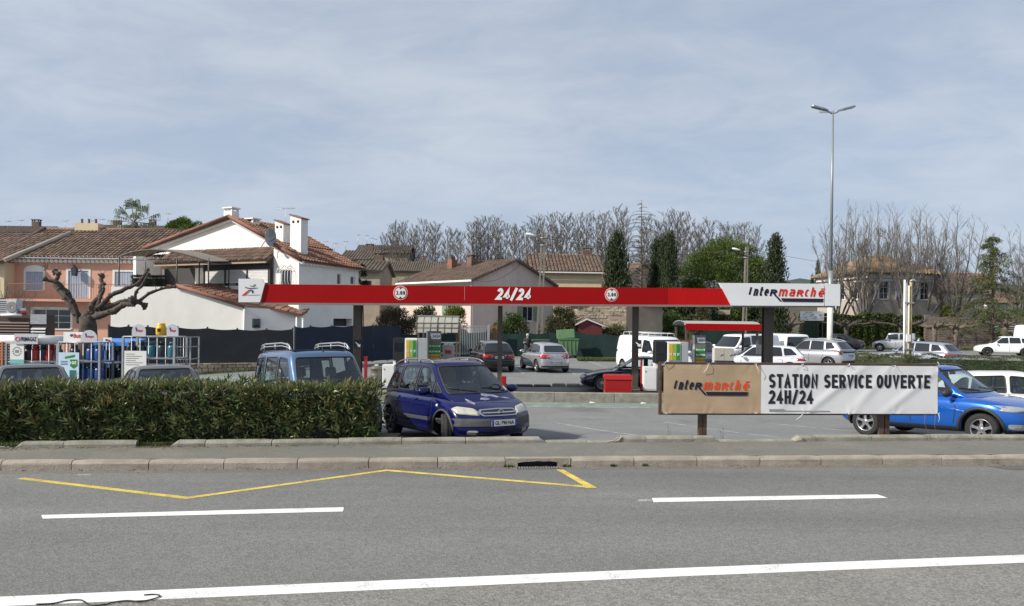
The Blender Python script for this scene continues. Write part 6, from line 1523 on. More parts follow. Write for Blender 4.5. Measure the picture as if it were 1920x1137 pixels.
a,b=at(1134,704,26.0),at(1186,704,26.0);t=thing('sand_bin','low red sand bin at the foot of the third canopy column','bin',(a.x,26.0,-.10));w_=b.x-a.x;H=a.z+.10;M_REDB=pm('bin_red',(.33,.007,.006),.45,.06,3)
m=MB();m.prism([(.03,0,0),(.03,.5,0),(.03,.5,H*.8),(.03,0,H*.74)],(w_-.06,0,0));m.obj('body',M_REDB,t);m=MB();m.prism([(0,-.03,H*.75),(0,.53,H*.81),(0,.5,H*1.02),(0,.12,H*.98)],(w_,0,0));m.obj('lid',M_REDB,t)
a=at(944.5,706,26.4);t=thing('fire_box','small red box at the foot of the thin second column','box',(a.x,26.4,-.10));m=MB();m.bev(-.09,.09,0,.2,0,a.z+.10,.02);m.obj('body',M_REDB,t);m=MB();m.bb(-.07,.07,-.012,-.001,.05,a.z);m.obj('door',M_REDB,t)
for px,pt,w_,lb in((1203,676,.06,'thin red post left of the white cabinet at the third column'),(1212,690,.05,'second thin red post touching the white cabinet'),(685.5,671,.1,'short red post between the first column and the brown drum')):
 a=at(px,pt,26.5);t=thing('red_post',lb,'post',(a.x,26.5,-.10));m=MB();m.bb(-w_/2,w_/2,0,w_,0,a.z+.10);m.obj('post',M_REDB,t);m=MB();m.bb(-w_/2-.02,w_/2+.02,-.02,w_+.02,a.z+.10,a.z+.13);m.obj('cap',M_REDB,t)
a=at(706,686,26.6);t=thing('waste_drum','brown ribbed waste drum left of the white cabinet','bin',(a.x,26.6,-.2));H=a.z+.2;m=MB();m.lathe([(.001,0),(.19,0),(.2,H*.3),(.205,H*.31),(.2,H*.33),(.2,H*.6),(.21,H*.62),(.2,H*.64),(.2,H*.85),(.22,H*.86),(.22,H*.93),(.2,H*.94),(.1,H),(.001,H)],24);m.obj('drum',M_BROWNP,t);m=MB();m.box((0,0,H+.02),(.12,.1,.05));m.obj('litter',M_PAPER,t)
a,b=at(829,648,28.3),at(852,648,28.3);t=thing('service_box','grey tapered wipe dispenser with papers on top beside the price pillar','dispenser',(a.x,28.3,-.38));w_=b.x-a.x;H=a.z+.38;m=MB();m.prism([(.06,0,.6),(w_-.06,0,.6),(w_,0,H),(0,0,H)],(0,.35,0));m.obj('body',M_SILVER,t);m=MB();m.bb(w_*.35,w_*.65,.05,.3,0,.6);m.obj('stand',M_PGREY,t)
m=MB();m.bb(w_*.25,w_*.75,-.012,-.001,H*.82,H*.9);m.obj('red_label',M_TEXTRED,t)
for s in(.3,.7):m=MB();m.box((w_*s,.15,H+.04),(w_*.35,.25,.03),rx=R(15));m.obj('paper',M_PAPER,t)
for px,py,Y,lb in((671,646,26.55,'dark plate with a white arrow on the first column'),(1196,646,26.9,'dark plate with a white arrow on the third column')):
 a=at(px,py,Y);t=thing('arrow_plate',lb,'sign',(a.x,Y,a.z));m=MB();m.bb(-.13,.13,-.03,0,-.16,.16);m.obj('plate',M_BLACK,t);m=MB();m.prism([(-.09,-.035,.1),(-.02,-.035,.05),(.06,-.035,.0),(.1,-.035,.02),(.09,-.035,-.10),(-.02,-.035,-.06),(0,-.035,-.02),(-.06,-.035,.03)],(0,.004,0));m.obj('arrow',M_WHITE,t)
a,b=at(1340,653,32.5),at(1376,653,32.5);t=thing('locker','pair of beige metal lockers above the top edge of the banner','locker',(a.x,32.5,-.30));w_=b.x-a.x;zt_=a.z+.30;M_BEIGE=pm('locker_beige',(.50,.48,.42),.5,.05,4)
m=MB();m.bb(0,w_,0,.4,zt_-.55,zt_);m.obj('casing',M_BEIGE,t)
for k in(0,1):m=MB();m.bb(w_*k/2+.01,w_*(k+1)/2-.01,-.012,-.001,zt_-.54,zt_-.01);o=m.obj('door',M_BEIGE,t);m=MB();m.box((w_*(k+.5)/2+.1,-.02,zt_-.3),(.14,.01,.02),ry=R(-30));m.obj('handle',M_BLACK,o)
m=MB();m.bb(.05,w_-.05,.1,.3,0,zt_-.56);m.obj('stand',M_PGREY,t)
a=at(1425.5,646,29);t=thing('payment_box','small grey box on a brown post beside the fourth column','box',(a.x,29,-.36));zt_=a.z+.36;m=MB();m.bev(-.11,.1,0,.2,zt_-.38,zt_,.02);m.obj('box',M_SILVER,t);m=MB();m.bb(.11,.3,.02,.2,0,zt_);m.obj('post',M_BROWNP,t)
def shelter(px0,px1,pyt,Y,label,red):
 a,b=at(px0,pyt,Y),at(px1,pyt,Y);g0=lz(Y);t=thing('trolley_shelter',label,'shelter',(a.x,Y,g0));w_=b.x-a.x;H=a.z-g0;D=2.4
 for x in(.1,w_-.1)+(()if red else()):
  for y in(.1,D):m=MB();m.bb(x-.05,x+.05,y-.05,y+.05,0,H-.3);m.obj('post',M_BROWN,t)
 if red:
  n=8;pts=[(-.15+(D+.4)*(1-math.cos(math.pi*k/n))/2,H-.18+.22*math.sin(math.pi*k/n))for k in range(n+1)]
  m=MB()
  for k in range(n):(y0,z0),(y1,z1)=pts[k],pts[k+1];m.quad((0,y0,z0),(w_,y0,z0),(w_,y1,z1),(0,y1,z1));m.quad((0,y0,z0-.02),(0,y1,z1-.02),(w_,y1,z1-.02),(w_,y0,z0-.02))
  m.obj('roof',pm('shelter_roof',(.36,.34,.31),.5,.05,4),t);m=MB();m.bb(.0,w_+.1,-.2,-.14,H-.42,H-.1);m.obj('red_trim',M_RED,t)
  m=MB();m.tube([(0,y,z)for y,z in pts],.03,5);m.obj('arch',M_GALV,t)
 else:
  M_POLY=pm('polycarbonate',(.55,.54,.47),.4,.06,4,transl=.4)
  for i in range(2):
   for k,(ya,za_,yb_,zb_)in enumerate(((-.15,H-.85,0,H-.35),(.0,H-.33,.5,H))):
    x0,x1=w_*i/2+.03,w_*(i+1)/2-.03;m=MB();m.prism([(x0,ya,za_),(x1,ya,za_),(x1,yb_,zb_),(x0,yb_,zb_)],(0,.02,0));m.obj('panel',M_POLY,t)
  for i in range(7):x=w_*i/6;m=MB();r=.03 if i%3==0 else.014;m.tube([(x,-.17,H-.87),(x,-.02,H-.34),(x,.5,H+.01)],r,4);m.obj('frame_bar',M_BROWN,t)
  for z_,y_ in((H-.87,-.17),(H-.6,-.09),(H-.34,-.02)):m=MB();m.tube([(0,y_,z_),(w_,y_,z_)],.022,4);m.obj('frame_bar',M_BROWN,t)
  m=MB();m.bb(-.02,w_+.02,.44,.56,H,H+.06);m.obj('gutter',M_GALV,t)
  m=MB();m.bb(0,w_,D-.02,D,1.2,1.26);m.bb(0,w_,D-.02,D,.6,.65);m.obj('back_rail',M_GALV,t)
shelter(781,860,593.5,40,'trolley shelter with a curved translucent panelled front behind the left pump',False)
shelter(1284,1425,603,37,'trolley shelter with a dark red edge behind the price pillar',True)
tp_=None
for r_,(px0,px1,Y,n)in enumerate(((1198,1240,52,7),(1244,1286,54,7))):
 for i in range(n):
  x=PX(lerp(px0,px1,i/(n-1)),Y,612)
  if tp_ is None:
   tp_=thing('shopping_trolley','shopping trolley with a red handle in a nested row behind the white van','trolley',(x,Y,.02),0,'shopping trolleys nested behind the white van');m=MB()
   for k in range(6):m.tube([(-.3+.1*k,0,.45),(-.35+.13*k,0,.95)],.008,3);m.tube([(-.3+.1*k,.5,.45),(-.35+.13*k,.5,.95)],.008,3)
   for z_ in(.45,.62,.78,.95):m.tube([(-.35,0,z_),(.35,0,z_),(.35,.5,z_),(-.35,.5,z_),(-.35,0,z_)],.01,4)
   m.obj('basket',M_GALV,tp_);m=MB();m.tube([(.35,0,.95),(.35,0,.2),(-.3,0,.12)],.014,4);m.tube([(.35,.5,.95),(.35,.5,.2),(-.3,.5,.12)],.014,4);m.obj('frame',M_GALV,tp_);m=MB();m.tube([(.42,-.02,1.05),(.42,.52,1.05)],.03,6);m.obj('handle',M_TEXTRED,tp_);m=MB();m.bb(-.34,.3,.02,.48,.86,.92);m.obj('child_flap',pm('trolley_red',(.4,.03,.1),.5,.1,5),tp_)
  else:c=clone(tp_,loc=(x,Y,.02))
M_NETD=pm('charcoal_netting',(.040,.044,.050),.85,.12,1.5,bump=.3,bscale=12);M_NETN=pm('navy_netting',(.016,.028,.055),.85,.15,1.2,bump=.3,bscale=12);M_NETG=pm('green_netting',(.006,.032,.028),.8,.2,1.1,bump=.6,bscale=5);M_POSTF=pm('fence_post_mat',(.03,.035,.045),.6,.1,5)
def netfence(name,label,posts,mats,bot,sag=.03,pr=.03,rise=.06,seed=1):
 """posts: list of (px, py_top, Y); bot(Y): bottom height"""
 rg=random.Random(seed);a=at(*posts[0]);t=thing(name,label,'fence',(a.x,a.y,bot(a.y)));O=Vector(t.location);P=[at(*p)-O for p in posts]
 for p in P:m=MB();m.bb(p.x-pr,p.x+pr,p.y-pr,p.y+pr,0,p.z+rise);m.obj('post',M_POSTF,t)
 for i in range(len(P)-1):
  A,B=P[i],P[i+1];m=MB();n=10;k=5;vs=[]
  d=(B-A);d.z=0;nn=Vector((-d.y,d.x,0)).normalized();b0=bot(A.y+O.y)-O.z;b1=bot(B.y+O.y)-O.z
  for u in range(n+1):
   tt=u/n
   for w_ in range(k+1):
    zt_=lerp(A.z,B.z,tt)-sag*math.sin(math.pi*tt)*4*.5;z=lerp(lerp(b0,b1,tt),zt_,w_/k);q=A.lerp(B,tt);q.z=z;q+=nn*(-.04+.05*noise.noise(Vector((q.x*1.3+seed,q.z*1.5,seed))));vs.append(q)
  m.add(vs,[(u*(k+1)+w_,(u+1)*(k+1)+w_,(u+1)*(k+1)+w_+1,u*(k+1)+w_+1)for u in range(n)for w_ in range(k)],sm=True);m.obj('netting_panel',mats[min(i,len(mats)-1)],t)
 return t
def wb(Y):return lz(Y)+.38
netfence('netting_fence','charcoal netting fence on the stone wall in front of the white garage',[(204,611,33.6),(241,611.5,34),(277,612.5,34.3),(333,614,34.7),(389,615.5,35.2),(445,617.5,35.7),(500,618,36.2),(549,617,36.8)],[M_NETD],wb)
netfence('netting_fence','navy netting fence between the white house and the trolley shelter',[(553,613,37),(582,612,38),(622,611.5,39.3),(663,610.5,40.6),(699,610,41.8),(727,610,43),(750,612,44)],[M_NETN],lambda Y:lz(Y)+.15,seed=3)
netfence('netting_fence','green netting fence behind the parked black and silver cars',[(750,626,50.5),(800,624,50.5),(862,622,50.5),(912,622,50.6),(938,624,50.7),(985,624,50.8),(1030,624,51),(1080,622,51),(1135,627,51),(1192,628,51)],[M_NETG],lambda Y:lz(Y),seed=5,sag=.05)
a=at(568,598,38);t=thing('white_post','slim white post rising above the navy netting','post',(a.x,38,lz(38)));m=MB();m.tube([(0,0,0),(0,0,a.z-lz(38))],.05,8);m.obj('post',M_WHITE,t);m=MB();m.box((0,0,a.z-lz(38)+.02),(.14,.14,.04));m.obj('cap',M_WHITE,t)
def stonework(par,L,z0,z1,y,seed,lo=.14,hi=.4,name='stonework',mat=M_STONE):
 rg=random.Random(seed);m=MB();z=z0
 while z<z1-.05:
  hh=min(rg.uniform(.1,.2),z1-z);x=0
  while x<L-.05:
   wd=min(rg.uniform(lo,hi),L-x);o=rg.uniform(-.03,.03);j=lambda:rg.uniform(-.015,.015)
   m.add([(x+.02+j(),y+o,z+.015),(x+wd-.02+j(),y+o,z+.015),(x+wd-.02+j(),y+o,z+hh-.01),(x+.02+j(),y+o,z+hh-.01),(x,y+.09,z),(x+wd,y+.09,z),(x+wd,y+.09,z+hh),(x,y+.09,z+hh)],[(0,1,2,3),(4,5,1,0),(5,6,2,1),(6,7,3,2),(7,4,0,3)]);x+=wd
  z+=hh
 m.obj(name,mat,par)['kind']='stuff'
A,B=at(204,690,33.4),at(549,690,36.6);d=B-A;sw_=thing('stone_wall','low rubble stone wall under the charcoal netting fence','wall',(A.x,A.y,0),math.atan2(d.y,d.x));L=math.hypot(d.x,d.y);m=MB();m.bb(0,L,.08,.4,-.6,.16);m.obj('core',M_CONC,sw_);stonework(sw_,L,-.35,.2,0,8)
a,b=at(861,610,50),at(914,610,50);t=thing('bar_gate','grey metal gate of upright bars behind the glass shelter','gate',(a.x,50,lz(50)));w_=b.x-a.x;H=a.z-lz(50)
for i in range(17):x=w_*i/16;m=MB();m.bb(x-.022,x+.022,-.02,.02,.1,H);m.obj('bar',M_GALV,t)
for z_ in(.2,H-.15):m=MB();m.bb(0,w_,.021,.05,z_,z_+.05);m.obj('rail',M_GALV,t)
m=MB();m.bb(w_+.03,w_+.16,-.06,.06,0,H+.08);m.obj('post',M_GALV,t)
a,b=at(917,611,50.2),at(936,611,50.2);t=thing('wooden_gate','narrow brown slatted wooden gate beside the metal bar gate','gate',(a.x,50.2,lz(50)));w_=b.x-a.x;H=a.z-lz(50);M_WOODB=pm('brown_wood',(.22,.12,.06),.8,.15,5)
for i in range(6):x=w_*(i+.5)/6;m=MB();m.bb(x-.04,x+.04,-.01,.01,.1,H);m.obj('slat',M_WOODB,t)
for z_ in(.4,H-.3):m=MB();m.bb(0,w_,.011,.04,z_,z_+.09);m.obj('rail',M_WOODB,t)
def dumpster(px0,px1,pyt,Y,label,open_,mat):
 a,b=at(px0,pyt,Y),at(px1,pyt,Y);g0=lz(Y);t=thing('waste_container',label,'bin',(a.x,Y,g0));w_=b.x-a.x;H=a.z-g0
 m=MB();m.prism([(.1,0,.2),(w_-.1,0,.2),(w_,-.05,H),(0,-.05,H)],(0,.9,0));m.obj('body',mat,t);m=MB();m.bb(-.03,w_+.03,-.1,.9,H,H+.06);m.obj('rim',mat,t)
 for i in range(4):x=w_*(i+1)/5;m=MB();m.bb(x-.02,x+.02,-.07,-.03,.3,H-.05);m.obj('rib',mat,t)
 m=MB()
 if open_:m.M=Matrix.Translation((w_*.45,.85,H+.05))@Matrix.Rotation(R(-4),4,'Y')@Matrix.Rotation(R(78),4,'X');m.bev(-w_*.52,w_*.42,0,.62,0,.10,.03)
 else:m.bev(-.04,w_+.04,-.1,.95,H+.061,H+.16,.04)
 m.obj('lid',mat,t)
 for x in(.2,w_-.2):m=MB();m.lathe([(.001,-.03),(.1,-.03),(.1,.03),(.001,.03)],12,(x,.15,.1),'y');m.obj('wheel',M_TYRE,t)
M_BING=pm('container_green',(.10,.19,.085),.5,.08,4);M_BINGD=pm('container_dark_green',(.03,.07,.04),.5,.08,4)
dumpster(1048,1085,637,49.3,'green wheeled waste container with its lid standing open',True,M_BING)
dumpster(998,1030,641,49.3,'dark green wheeled waste container behind the woman in the long coat',False,M_BINGD)
a,b=at(1735,594,74),at(1908,598,74);t=thing('wooden_fence','tall weathered fence of horizontal boards behind the pollarded trees','fence',(a.x,74,.0));w_=b.x-a.x;H=a.z;M_WOODG=pm('weathered_wood',(.20,.165,.13),.9,.25,2.5,stretch=(.5,3,6),isl=.15,dirt=((.34,.3,.25),1.2,.6,(.3,1,8)))
rg=random.Random(6)
ps=[0,.9,3.1,5.2,w_]
for x in(0,w_*.1,w_*.27,w_*.56,w_*.8,w_):m=MB();m.bb(x-.05,x+.05,.02,.12,-.1,H+.05);m.obj('post',M_WOODG,t)
for i,(x0,x1)in enumerate(((0,w_*.1),(w_*.1,w_*.27),(w_*.27,w_*.56),(w_*.56,w_*.8),(w_*.8,w_))):
 n=15
 for k in range(n):
  z=H*k/n;m=MB();m.bb(x0+.01,x1-.01,-.03+rg.uniform(-.02,.01),.0,z+.015,z+H/n-rg.uniform(.01,.03));m.box((0,0,0),(.001,.001,.001))if False else None;m.obj('board',M_WOODG,t)
a=at(1867.5,618.5,73.7);t=thing('green_sign','small green sign with a white figure on the wooden fence','sign',(a.x,73.7,a.z));m=MB();m.bb(-.24,.24,-.02,.02,-.32,.32);m.obj('plate',pm('sign_green',(.03,.33,.17),.5,.04,4),t);m=MB();m.prism([(-.12,-.03,-.2),(-.02,-.03,-.05),(-.06,-.03,.1),(-.16,-.03,.15),(.02,-.03,.22),(.14,-.03,.1),(.06,-.03,.08),(.06,-.03,-.08),(.14,-.03,-.24),(.02,-.03,-.1)],(0,.008,0));m.obj('figure',M_WHITE,t)
def board(px0,px1,py0,py1,Y,name,label,mat,cat,legs=True,ink=None):
 a,b=at(px0,py0,Y),at(px1,py1,Y);t=thing(name,label,cat,(a.x,Y,0));m=MB();m.bb(0,b.x-a.x,0,.08,b.z,a.z);o=m.obj('board',mat,t)
 if legs:
  for x in(.1,b.x-a.x-.1):m=MB();m.bb(x-.05,x+.05,.09,.17,0,b.z+.2);m.obj('leg',M_BROWN,t)
 return t,b.x-a.x,b.z,a.z
t,w_,z0,z1=board(1501,1545,583.5,602,73,'map_board','white notice board with grey drawings above the green gate',M_WHITE,'sign');rg=random.Random(8)
for i in range(14):x=rg.uniform(.1,w_-.4);z=rg.uniform(z0+.08,z1-.12);m=MB();m.prism([(x,-.01,z),(x+rg.uniform(.1,.4),-.01,z+.03),(x+.3,-.01,z+.1),(x+.05,-.01,z+.08)],(0,.005,0));m.obj('print',pm('grey_print',(.35,.36,.36),.6,.1,4),t)
board(1346,1369,581,590,66,'notice_board','beige notice board beside the pale blue one behind the red edged shelter',pm('board_beige',(.42,.37,.25),.7,.15,5),'sign');board(1324,1342,580,588,66,'notice_board','pale blue notice board behind the red edged shelter',pm('board_blue',(.35,.5,.62),.6,.25,6),'sign')
a,b=at(1508,603,73),at(1536,603,73);t=thing('green_gate','dark green gate of upright bars under the white notice board','gate',(a.x,73.1,0));w_=b.x-a.x
for i in range(12):x=w_*i/11;m=MB();m.bb(x-.03,x+.03,0,.04,.3,a.z);m.obj('bar',M_BINGD,t)
m=MB();m.bb(0,w_,.05,.1,.1,a.z);m.obj('backing',M_LEAFD,t)
a,b=at(1330,593,72),at(1372,596,72);t=thing('gate_wall','small pale wall with an opening behind the red edged shelter','wall',(a.x,72,0));w_=b.x-a.x;m=MB()
m.bb(-.2,w_+.1,0,.3,a.z-.15,a.z);m.bb(.2,.45,.02,.28,0,a.z-.15);m.bb(w_*.55,w_*.68,.02,.28,0,a.z-.15);m.bb(w_-.25,w_,.02,.28,0,a.z-.15);m.obj('wall',M_PLG,t)
m=MB();m.bb(.45,w_*.55,.1,.15,0,a.z-.16);m.obj('dark_grille',M_SHUTB,t)
a=at(1428,587,70);t=thing('gate_pillar','pale stone gate pillar with a small plaque left of the pollarded tree','pillar',(a.x,70,0));m=MB();m.bb(-.22,.22,0,.45,0,a.z);m.obj('pillar',M_PLG,t);m=MB();m.bb(-.3,.3,-.08,.53,a.z,a.z+.12);m.obj('cap',M_PLG,t);m=MB();m.bb(-.02,.2,-.02,-.001,a.z-1.0,a.z-.6);m.obj('plaque',M_WHITE,t)
A,B=at(1440,637,73.5),at(1600,637,73.5);t=thing('low_wall','low pale wall at the foot of the ivy hedge','wall',(A.x,73.3,0));m=MB();m.bb(0,B.x-A.x,0,.3,0,.75);m.obj('wall',M_CONC,t);m=MB();m.bb(-.02,B.x-A.x+.02,-.03,.33,.75,.8);m.obj('coping',M_CONC,t)
netfence('netting_fence','dark green netting behind the white vans and the shelter',[(1250,622,65),(1300,616,65),(1360,617,65),(1410,618,65),(1475,618,65.5)],[M_BUSHO,M_NETG],lambda Y:.0,seed=9)
# ================================================================ lamps, poles, wires, cages, banner, person
def LED(t,p,ang,tilt,s=1):
 m=MB();m.M=Matrix.Translation(p)@Matrix.Rotation(ang,4,'Z')@Matrix.Rotation(tilt,4,'Y');m.prism([(0,-.07,0),(.35,-.16,.02),(.95,-.15,.03),(1.05,-.08,.03),(1.05,.08,.03),(.95,.15,.03),(.35,.16,.02),(0,.07,0)],(0,0,.09));o=m.obj('lamp_head',M_GALVL,t)
 m=MB();m.M=Matrix.Translation(p)@Matrix.Rotation(ang,4,'Z')@Matrix.Rotation(tilt,4,'Y');m.bb(.38,.93,-.12,.12,.0,.018);m.obj('lamp_glass',M_LAMP,o)
M_GALVL=pm('lamp_grey',(.24,.27,.28),.4,.05,4,metal=.3)
Yl=44.5;b=at(1555.5,650,Yl);tp=at(1562,208,Yl);t=thing('street_lamp','very tall grey lamp post with a white painted base and three lamp heads','lamp post',(b.x,Yl,lz(Yl)));g0=lz(Yl);dx=tp.x-b.x;H=tp.z-g0
z1,z2=at(1558,575,Yl).z-g0,at(1560,508,Yl).z-g0;L_=lambda z:dx*z/H
m=MB();m.tube([(0,0,0),(L_(z1),0,z1)],[.175,.155],10);m.obj('painted_base',pm('base_white',(.66,.65,.62),.7,.05,3,dirt=((.35,.33,.3),2,.6,(1,1,1))),t)
m=MB();m.tube([(L_(z1),0,z1),(L_(z2),0,z2)],[.15,.145],10);m.obj('pole',M_GALVL,t)
m=MB();m.tube([(L_(z2),0,z2),(dx,0,H)],[.10,.05],10);m.obj('upper_pole',M_GALVL,t)
for ang,dz in((0,0),(math.pi,0),(R(100),.25)):
 m=MB();d=Vector((math.cos(ang),math.sin(ang),0));p0=Vector((dx,0,H-.15));p1=p0+d*.3+Vector((0,0,.1));m.tube([p0,p0+d*.15+Vector((0,0,.02)),p1],.04,6);m.obj('arm',M_GALVL,t);LED(t,p1,ang,R(-14))
def cpole(pxt,pyt,pxb,pyb,Y,wpx,label,armdir,lamp):
 tp,b=at(pxt,pyt,Y),at(pxb,pyb,Y);g0=lz(min(Y,60));sl=(tp.x-b.x)/(tp.z-b.z);x0=b.x-sl*(b.z-g0);H=tp.z-g0;t=thing('utility_pole',label,'pole',(x0,Y,g0));dx=tp.x-x0;w0=wpx*Y/FOC*1.25;w1=wpx*Y/FOC*.8
 def q(u,s,y):return(dx*u+s*lerp(w0,w1,u)/2,y,H*u)
 for s in(-1,1):
  m=MB();wd=.11;vs=[]
  for u in(0,1):
   for(o,y)in((0,-.09),(wd,-.09),(wd,.09),(0,.09)):p=q(u,s,y);vs.append((p[0]-s*o,y,p[2]))
  m.add(vs,[(0,1,5,4),(1,2,6,5),(2,3,7,6),(3,0,4,7),(4,5,6,7)]);m.obj('leg',M_CONCP,t)
 n=int(H/.9)
 for i in range(1,n+1):
  u=i/(n+.0);p,r_=q(u,-1,0),q(u,1,0);m=MB();hh=.12 if i<n-1 else.5;m.bb(p[0]+.07,r_[0]-.07,-.07,.07,p[2]-hh,p[2]);m.obj('rung',M_CONCP,t)
 m=MB();m.bb(q(0,-1,0)[0]+.07,q(0,1,0)[0]-.07,-.03,.03,0,H*.25);m.obj('web',M_CONCP,t)
 lp=at(*lamp,Y)-Vector((x0,Y,g0));top=Vector((dx,0,lp.z-.55));m=MB();m.tube([top,top.lerp(lp,.5)+Vector((0,-.1,.05)),lp+Vector((.4,-.3,-.12)),lp+Vector((.2,-.3,0))],.035,6);m.obj('arm',M_GALV,t)
 m=MB();m.smooth=True;c=lp+Vector((.0,-.3,0));m.lathe([(.001,-.45),(.09,-.4),(.14,-.2),(.13,.05),(.08,.25),(.001,.3)],12,(0,0,0),'x');m.M=None
 for i in range(len(m.v)):v=m.v[i];m.v[i]=c+Matrix.Rotation(R(14),3,'Y')@Vector((v.x,v.y,v.z*.7))
 m.obj('lamp_head',M_WHITE,t)
 for z_ in(H-.4,H-.9):m=MB();m.tube([(dx*.97-.25,-.1,z_),(dx*.97+.25,-.1,z_)],.03,5);m.obj('bracket',M_GALV,t)
 return t
cpole(1019.5,436,1012,610,51.8,10,'concrete utility pole with a lamp between the mauve and the yellow house',-1,(997,442))
cpole(1400.5,463,1396,600,62,7,'concrete utility pole with a lamp in front of the round pine',-1,(1380,469))
def wire(p,q,sag,label,r=.014):
 A,B=at(*p),at(*q);pts=[]
 for k in range(17):u=k/16;v=A.lerp(B,u);v.z-=sag*4*u*(1-u);pts.append(v)
 m=MB();m.tube(pts,r,4);tag(m.obj('overhead_wire',M_BLACK),label,'wire')
wire((1016,447,51.7),(888,524,62.5),1.2,'overhead wire from the utility pole down to the mauve house');wire((1022,442,51.8),(1399,470,61.8),.35,'overhead wire between the two concrete poles')
wire((1022,447,51.8),(1399,476,61.8),.5,'lower overhead wire between the two concrete poles');wire((1402,467,62),(1985,518,75),.9,'overhead wire running right from the second pole past the villa');wire((1016,450,51.7),(1060,505,74),.7,'overhead wire from the utility pole to the yellow house',.012)
Yp=34.4;t=thing('pipe_post','bundle of tall white and rusty pipes standing behind the clipped hedge','post',(at(1703,680,Yp).x,Yp,lz(Yp)));g0=lz(Yp)
for i,(px,py,mt)in enumerate(((1696.5,525,M_WHITE),(1700.5,530,M_WHITE),(1704.5,536,pm('cream_pipe',(.68,.62,.47),.6,.1,3)),(1709.5,527,pm('rusty_pipe',(.5,.40,.22),.7,.25,3)))):
 a=at(px,py,Yp);m=MB();m.tube([(a.x-t.location.x,.06*(i%2),0),(a.x-t.location.x,.06*(i%2),a.z-g0)],.045 if i<3 else.06,8);m.obj('pipe',mt,t)
for py in(568,655):a=at(1703,py,Yp);m=MB();m.bb(-.22,.22,-.07,.14,a.z-g0-.03,a.z-g0+.03);m.obj('clamp',M_GALV,t)
a=at(1699,634,Yp);m=MB();m.bb(-.16,.02,-.16,-.06,a.z-g0-.16,a.z-g0+.16);m.obj('box',M_WHITE,t)
a=at(1708,527,Yp);m=MB();m.tube([(.05,0,a.z-g0),(.22,0,a.z-g0+.05),(.3,-.05,a.z-g0-.04)],.04,6);m.obj('camera_arm',M_GALV,t)
M_GBLUE=pm('bottle_blue',(.02,.07,.25),.35,.1,4);M_GTEAL=pm('bottle_teal',(.03,.16,.20),.35,.1,4);M_GLB=pm('bottle_light_blue',(.10,.33,.52),.35,.1,4);M_GDK=pm('bottle_dark',(.018,.028,.045),.4,.1,4);M_GRED=pm('bottle_red',(.45,.02,.02),.35,.1,4);M_GYEL=pm('bottle_yellow',(.72,.42,.02),.4,.06,4);M_CAGEB=pm('cage_blue',(.05,.22,.62),.4,.05,4)
BT={}
def bottle(x,y,z,mat,label,group,h=.52,r=.15):
 k=mat.name
 if k not in BT:
  m=MB();m.smooth=True;m.lathe([(.001,.02),(r*.85,.02),(r*.95,.06),(r,.12),(r,h*.6),(r*.9,h*.72),(r*.55,h*.8),(.03,h*.82),(.03,h*.9),(.001,h*.9)],14);a=m.mesh('bottle_body');a.materials.append(mat)
  m=MB();m.lathe([(r*.62,h*.76),(r*.62,h),(r*.55,h),(r*.55,h*.78)],12,closed=True);c=m.mesh('bottle_collar');c.materials.append(mat);BT[k]=(a,c)
 t=thing('gas_bottle',label,'gas bottle',(x,y,z),0,group);mk('body',BT[k][0],t);mk('collar',BT[k][1],t);return t
def cage(px0,px1,pyt,Y,label,frame,levels,cols,depth,bmats,grp,blab,bars=True,z0=None,step=.25):
 a,b=at(px0,pyt,Y),at(px1,pyt,Y);g0=lz(Y);t=thing('gas_cage',label,'cage',(a.x,Y,g0));w_=b.x-a.x;H=a.z-g0;r=.018
 for x in(0,w_):
  for y in(0,depth):m=MB();m.bb(x-.03,x+.03,y-.03,y+.03,0,H);m.obj('post',frame,t)
 for z in[H*k/levels for k in range(levels)]+[H]:
  m=MB();m.tube([(0,0,z),(w_,0,z),(w_,depth,z),(0,depth,z),(0,0,z)],.022,4);m.obj('rail',frame,t)
 n=int(w_/step)
 for i in range(1,n):
  x=w_*i/n;m=MB();m.tube([(x,0,0),(x,0,H)],.012,4);m.obj('bar',frame,t)
 for i in range(1,4):y=depth*i/4;m=MB();m.tube([(w_,y,0),(w_,y,H)],.012,4);m.obj('bar',frame,t)
 for k in range(levels):
  z=H*k/levels+.03;m=MB();m.bb(0,w_,0,depth,z-.02,z-.005);m.obj('shelf',M_GALV,t)
  for i in range(cols):
   bm_=bmats[k][i%len(bmats[k])]
   if bm_ is None:continue
   bottle(a.x+w_*(i+.5)/cols,Y+.22,g0+z,bm_,blab[bm_.name],grp+' '+{M_GBLUE:'blue',M_GTEAL:'teal',M_GLB:'light blue',M_GDK:'dark',M_GRED:'red'}[bm_])
 return t,w_,H,a.x,g0
def sgn(par,x0,x1,z0,z1,mat,name,y=-.06,rnd_=False):
 m=MB()
 if rnd_:
  r=(x1-x0)/2;cx=(x0+x1)/2;zz=z1-r;m.prism([(x0,y,z0),(x1,y,z0)]+[(cx+r*math.cos(R(q)),y,max(z0+.01,zz)+r*math.sin(R(q)))for q in range(0,181,15)],(0,.02,0))
 else:m.bb(x0,x1,y,y+.02,z0,z1)
 return m.obj(name,mat,par)
M_SGREY=pm('sign_pale_grey',(.50,.51,.54),.45,.04,4);M_REDS=pm('sign_red',(.5,.04,.06),.5,.03,4);M_BLUES=pm('sign_blue',(.02,.05,.3),.5,.03,4)
LB=lambda cg:{'bottle_blue':'blue gas bottle in the '+cg,'bottle_teal':'teal gas bottle in the '+cg,'bottle_light_blue':'light blue gas bottle in the '+cg,'bottle_dark':'dark gas bottle in the '+cg,'bottle_red':'red gas bottle in the '+cg}
YG=24.2;PP=lambda px:px*YG/FOC
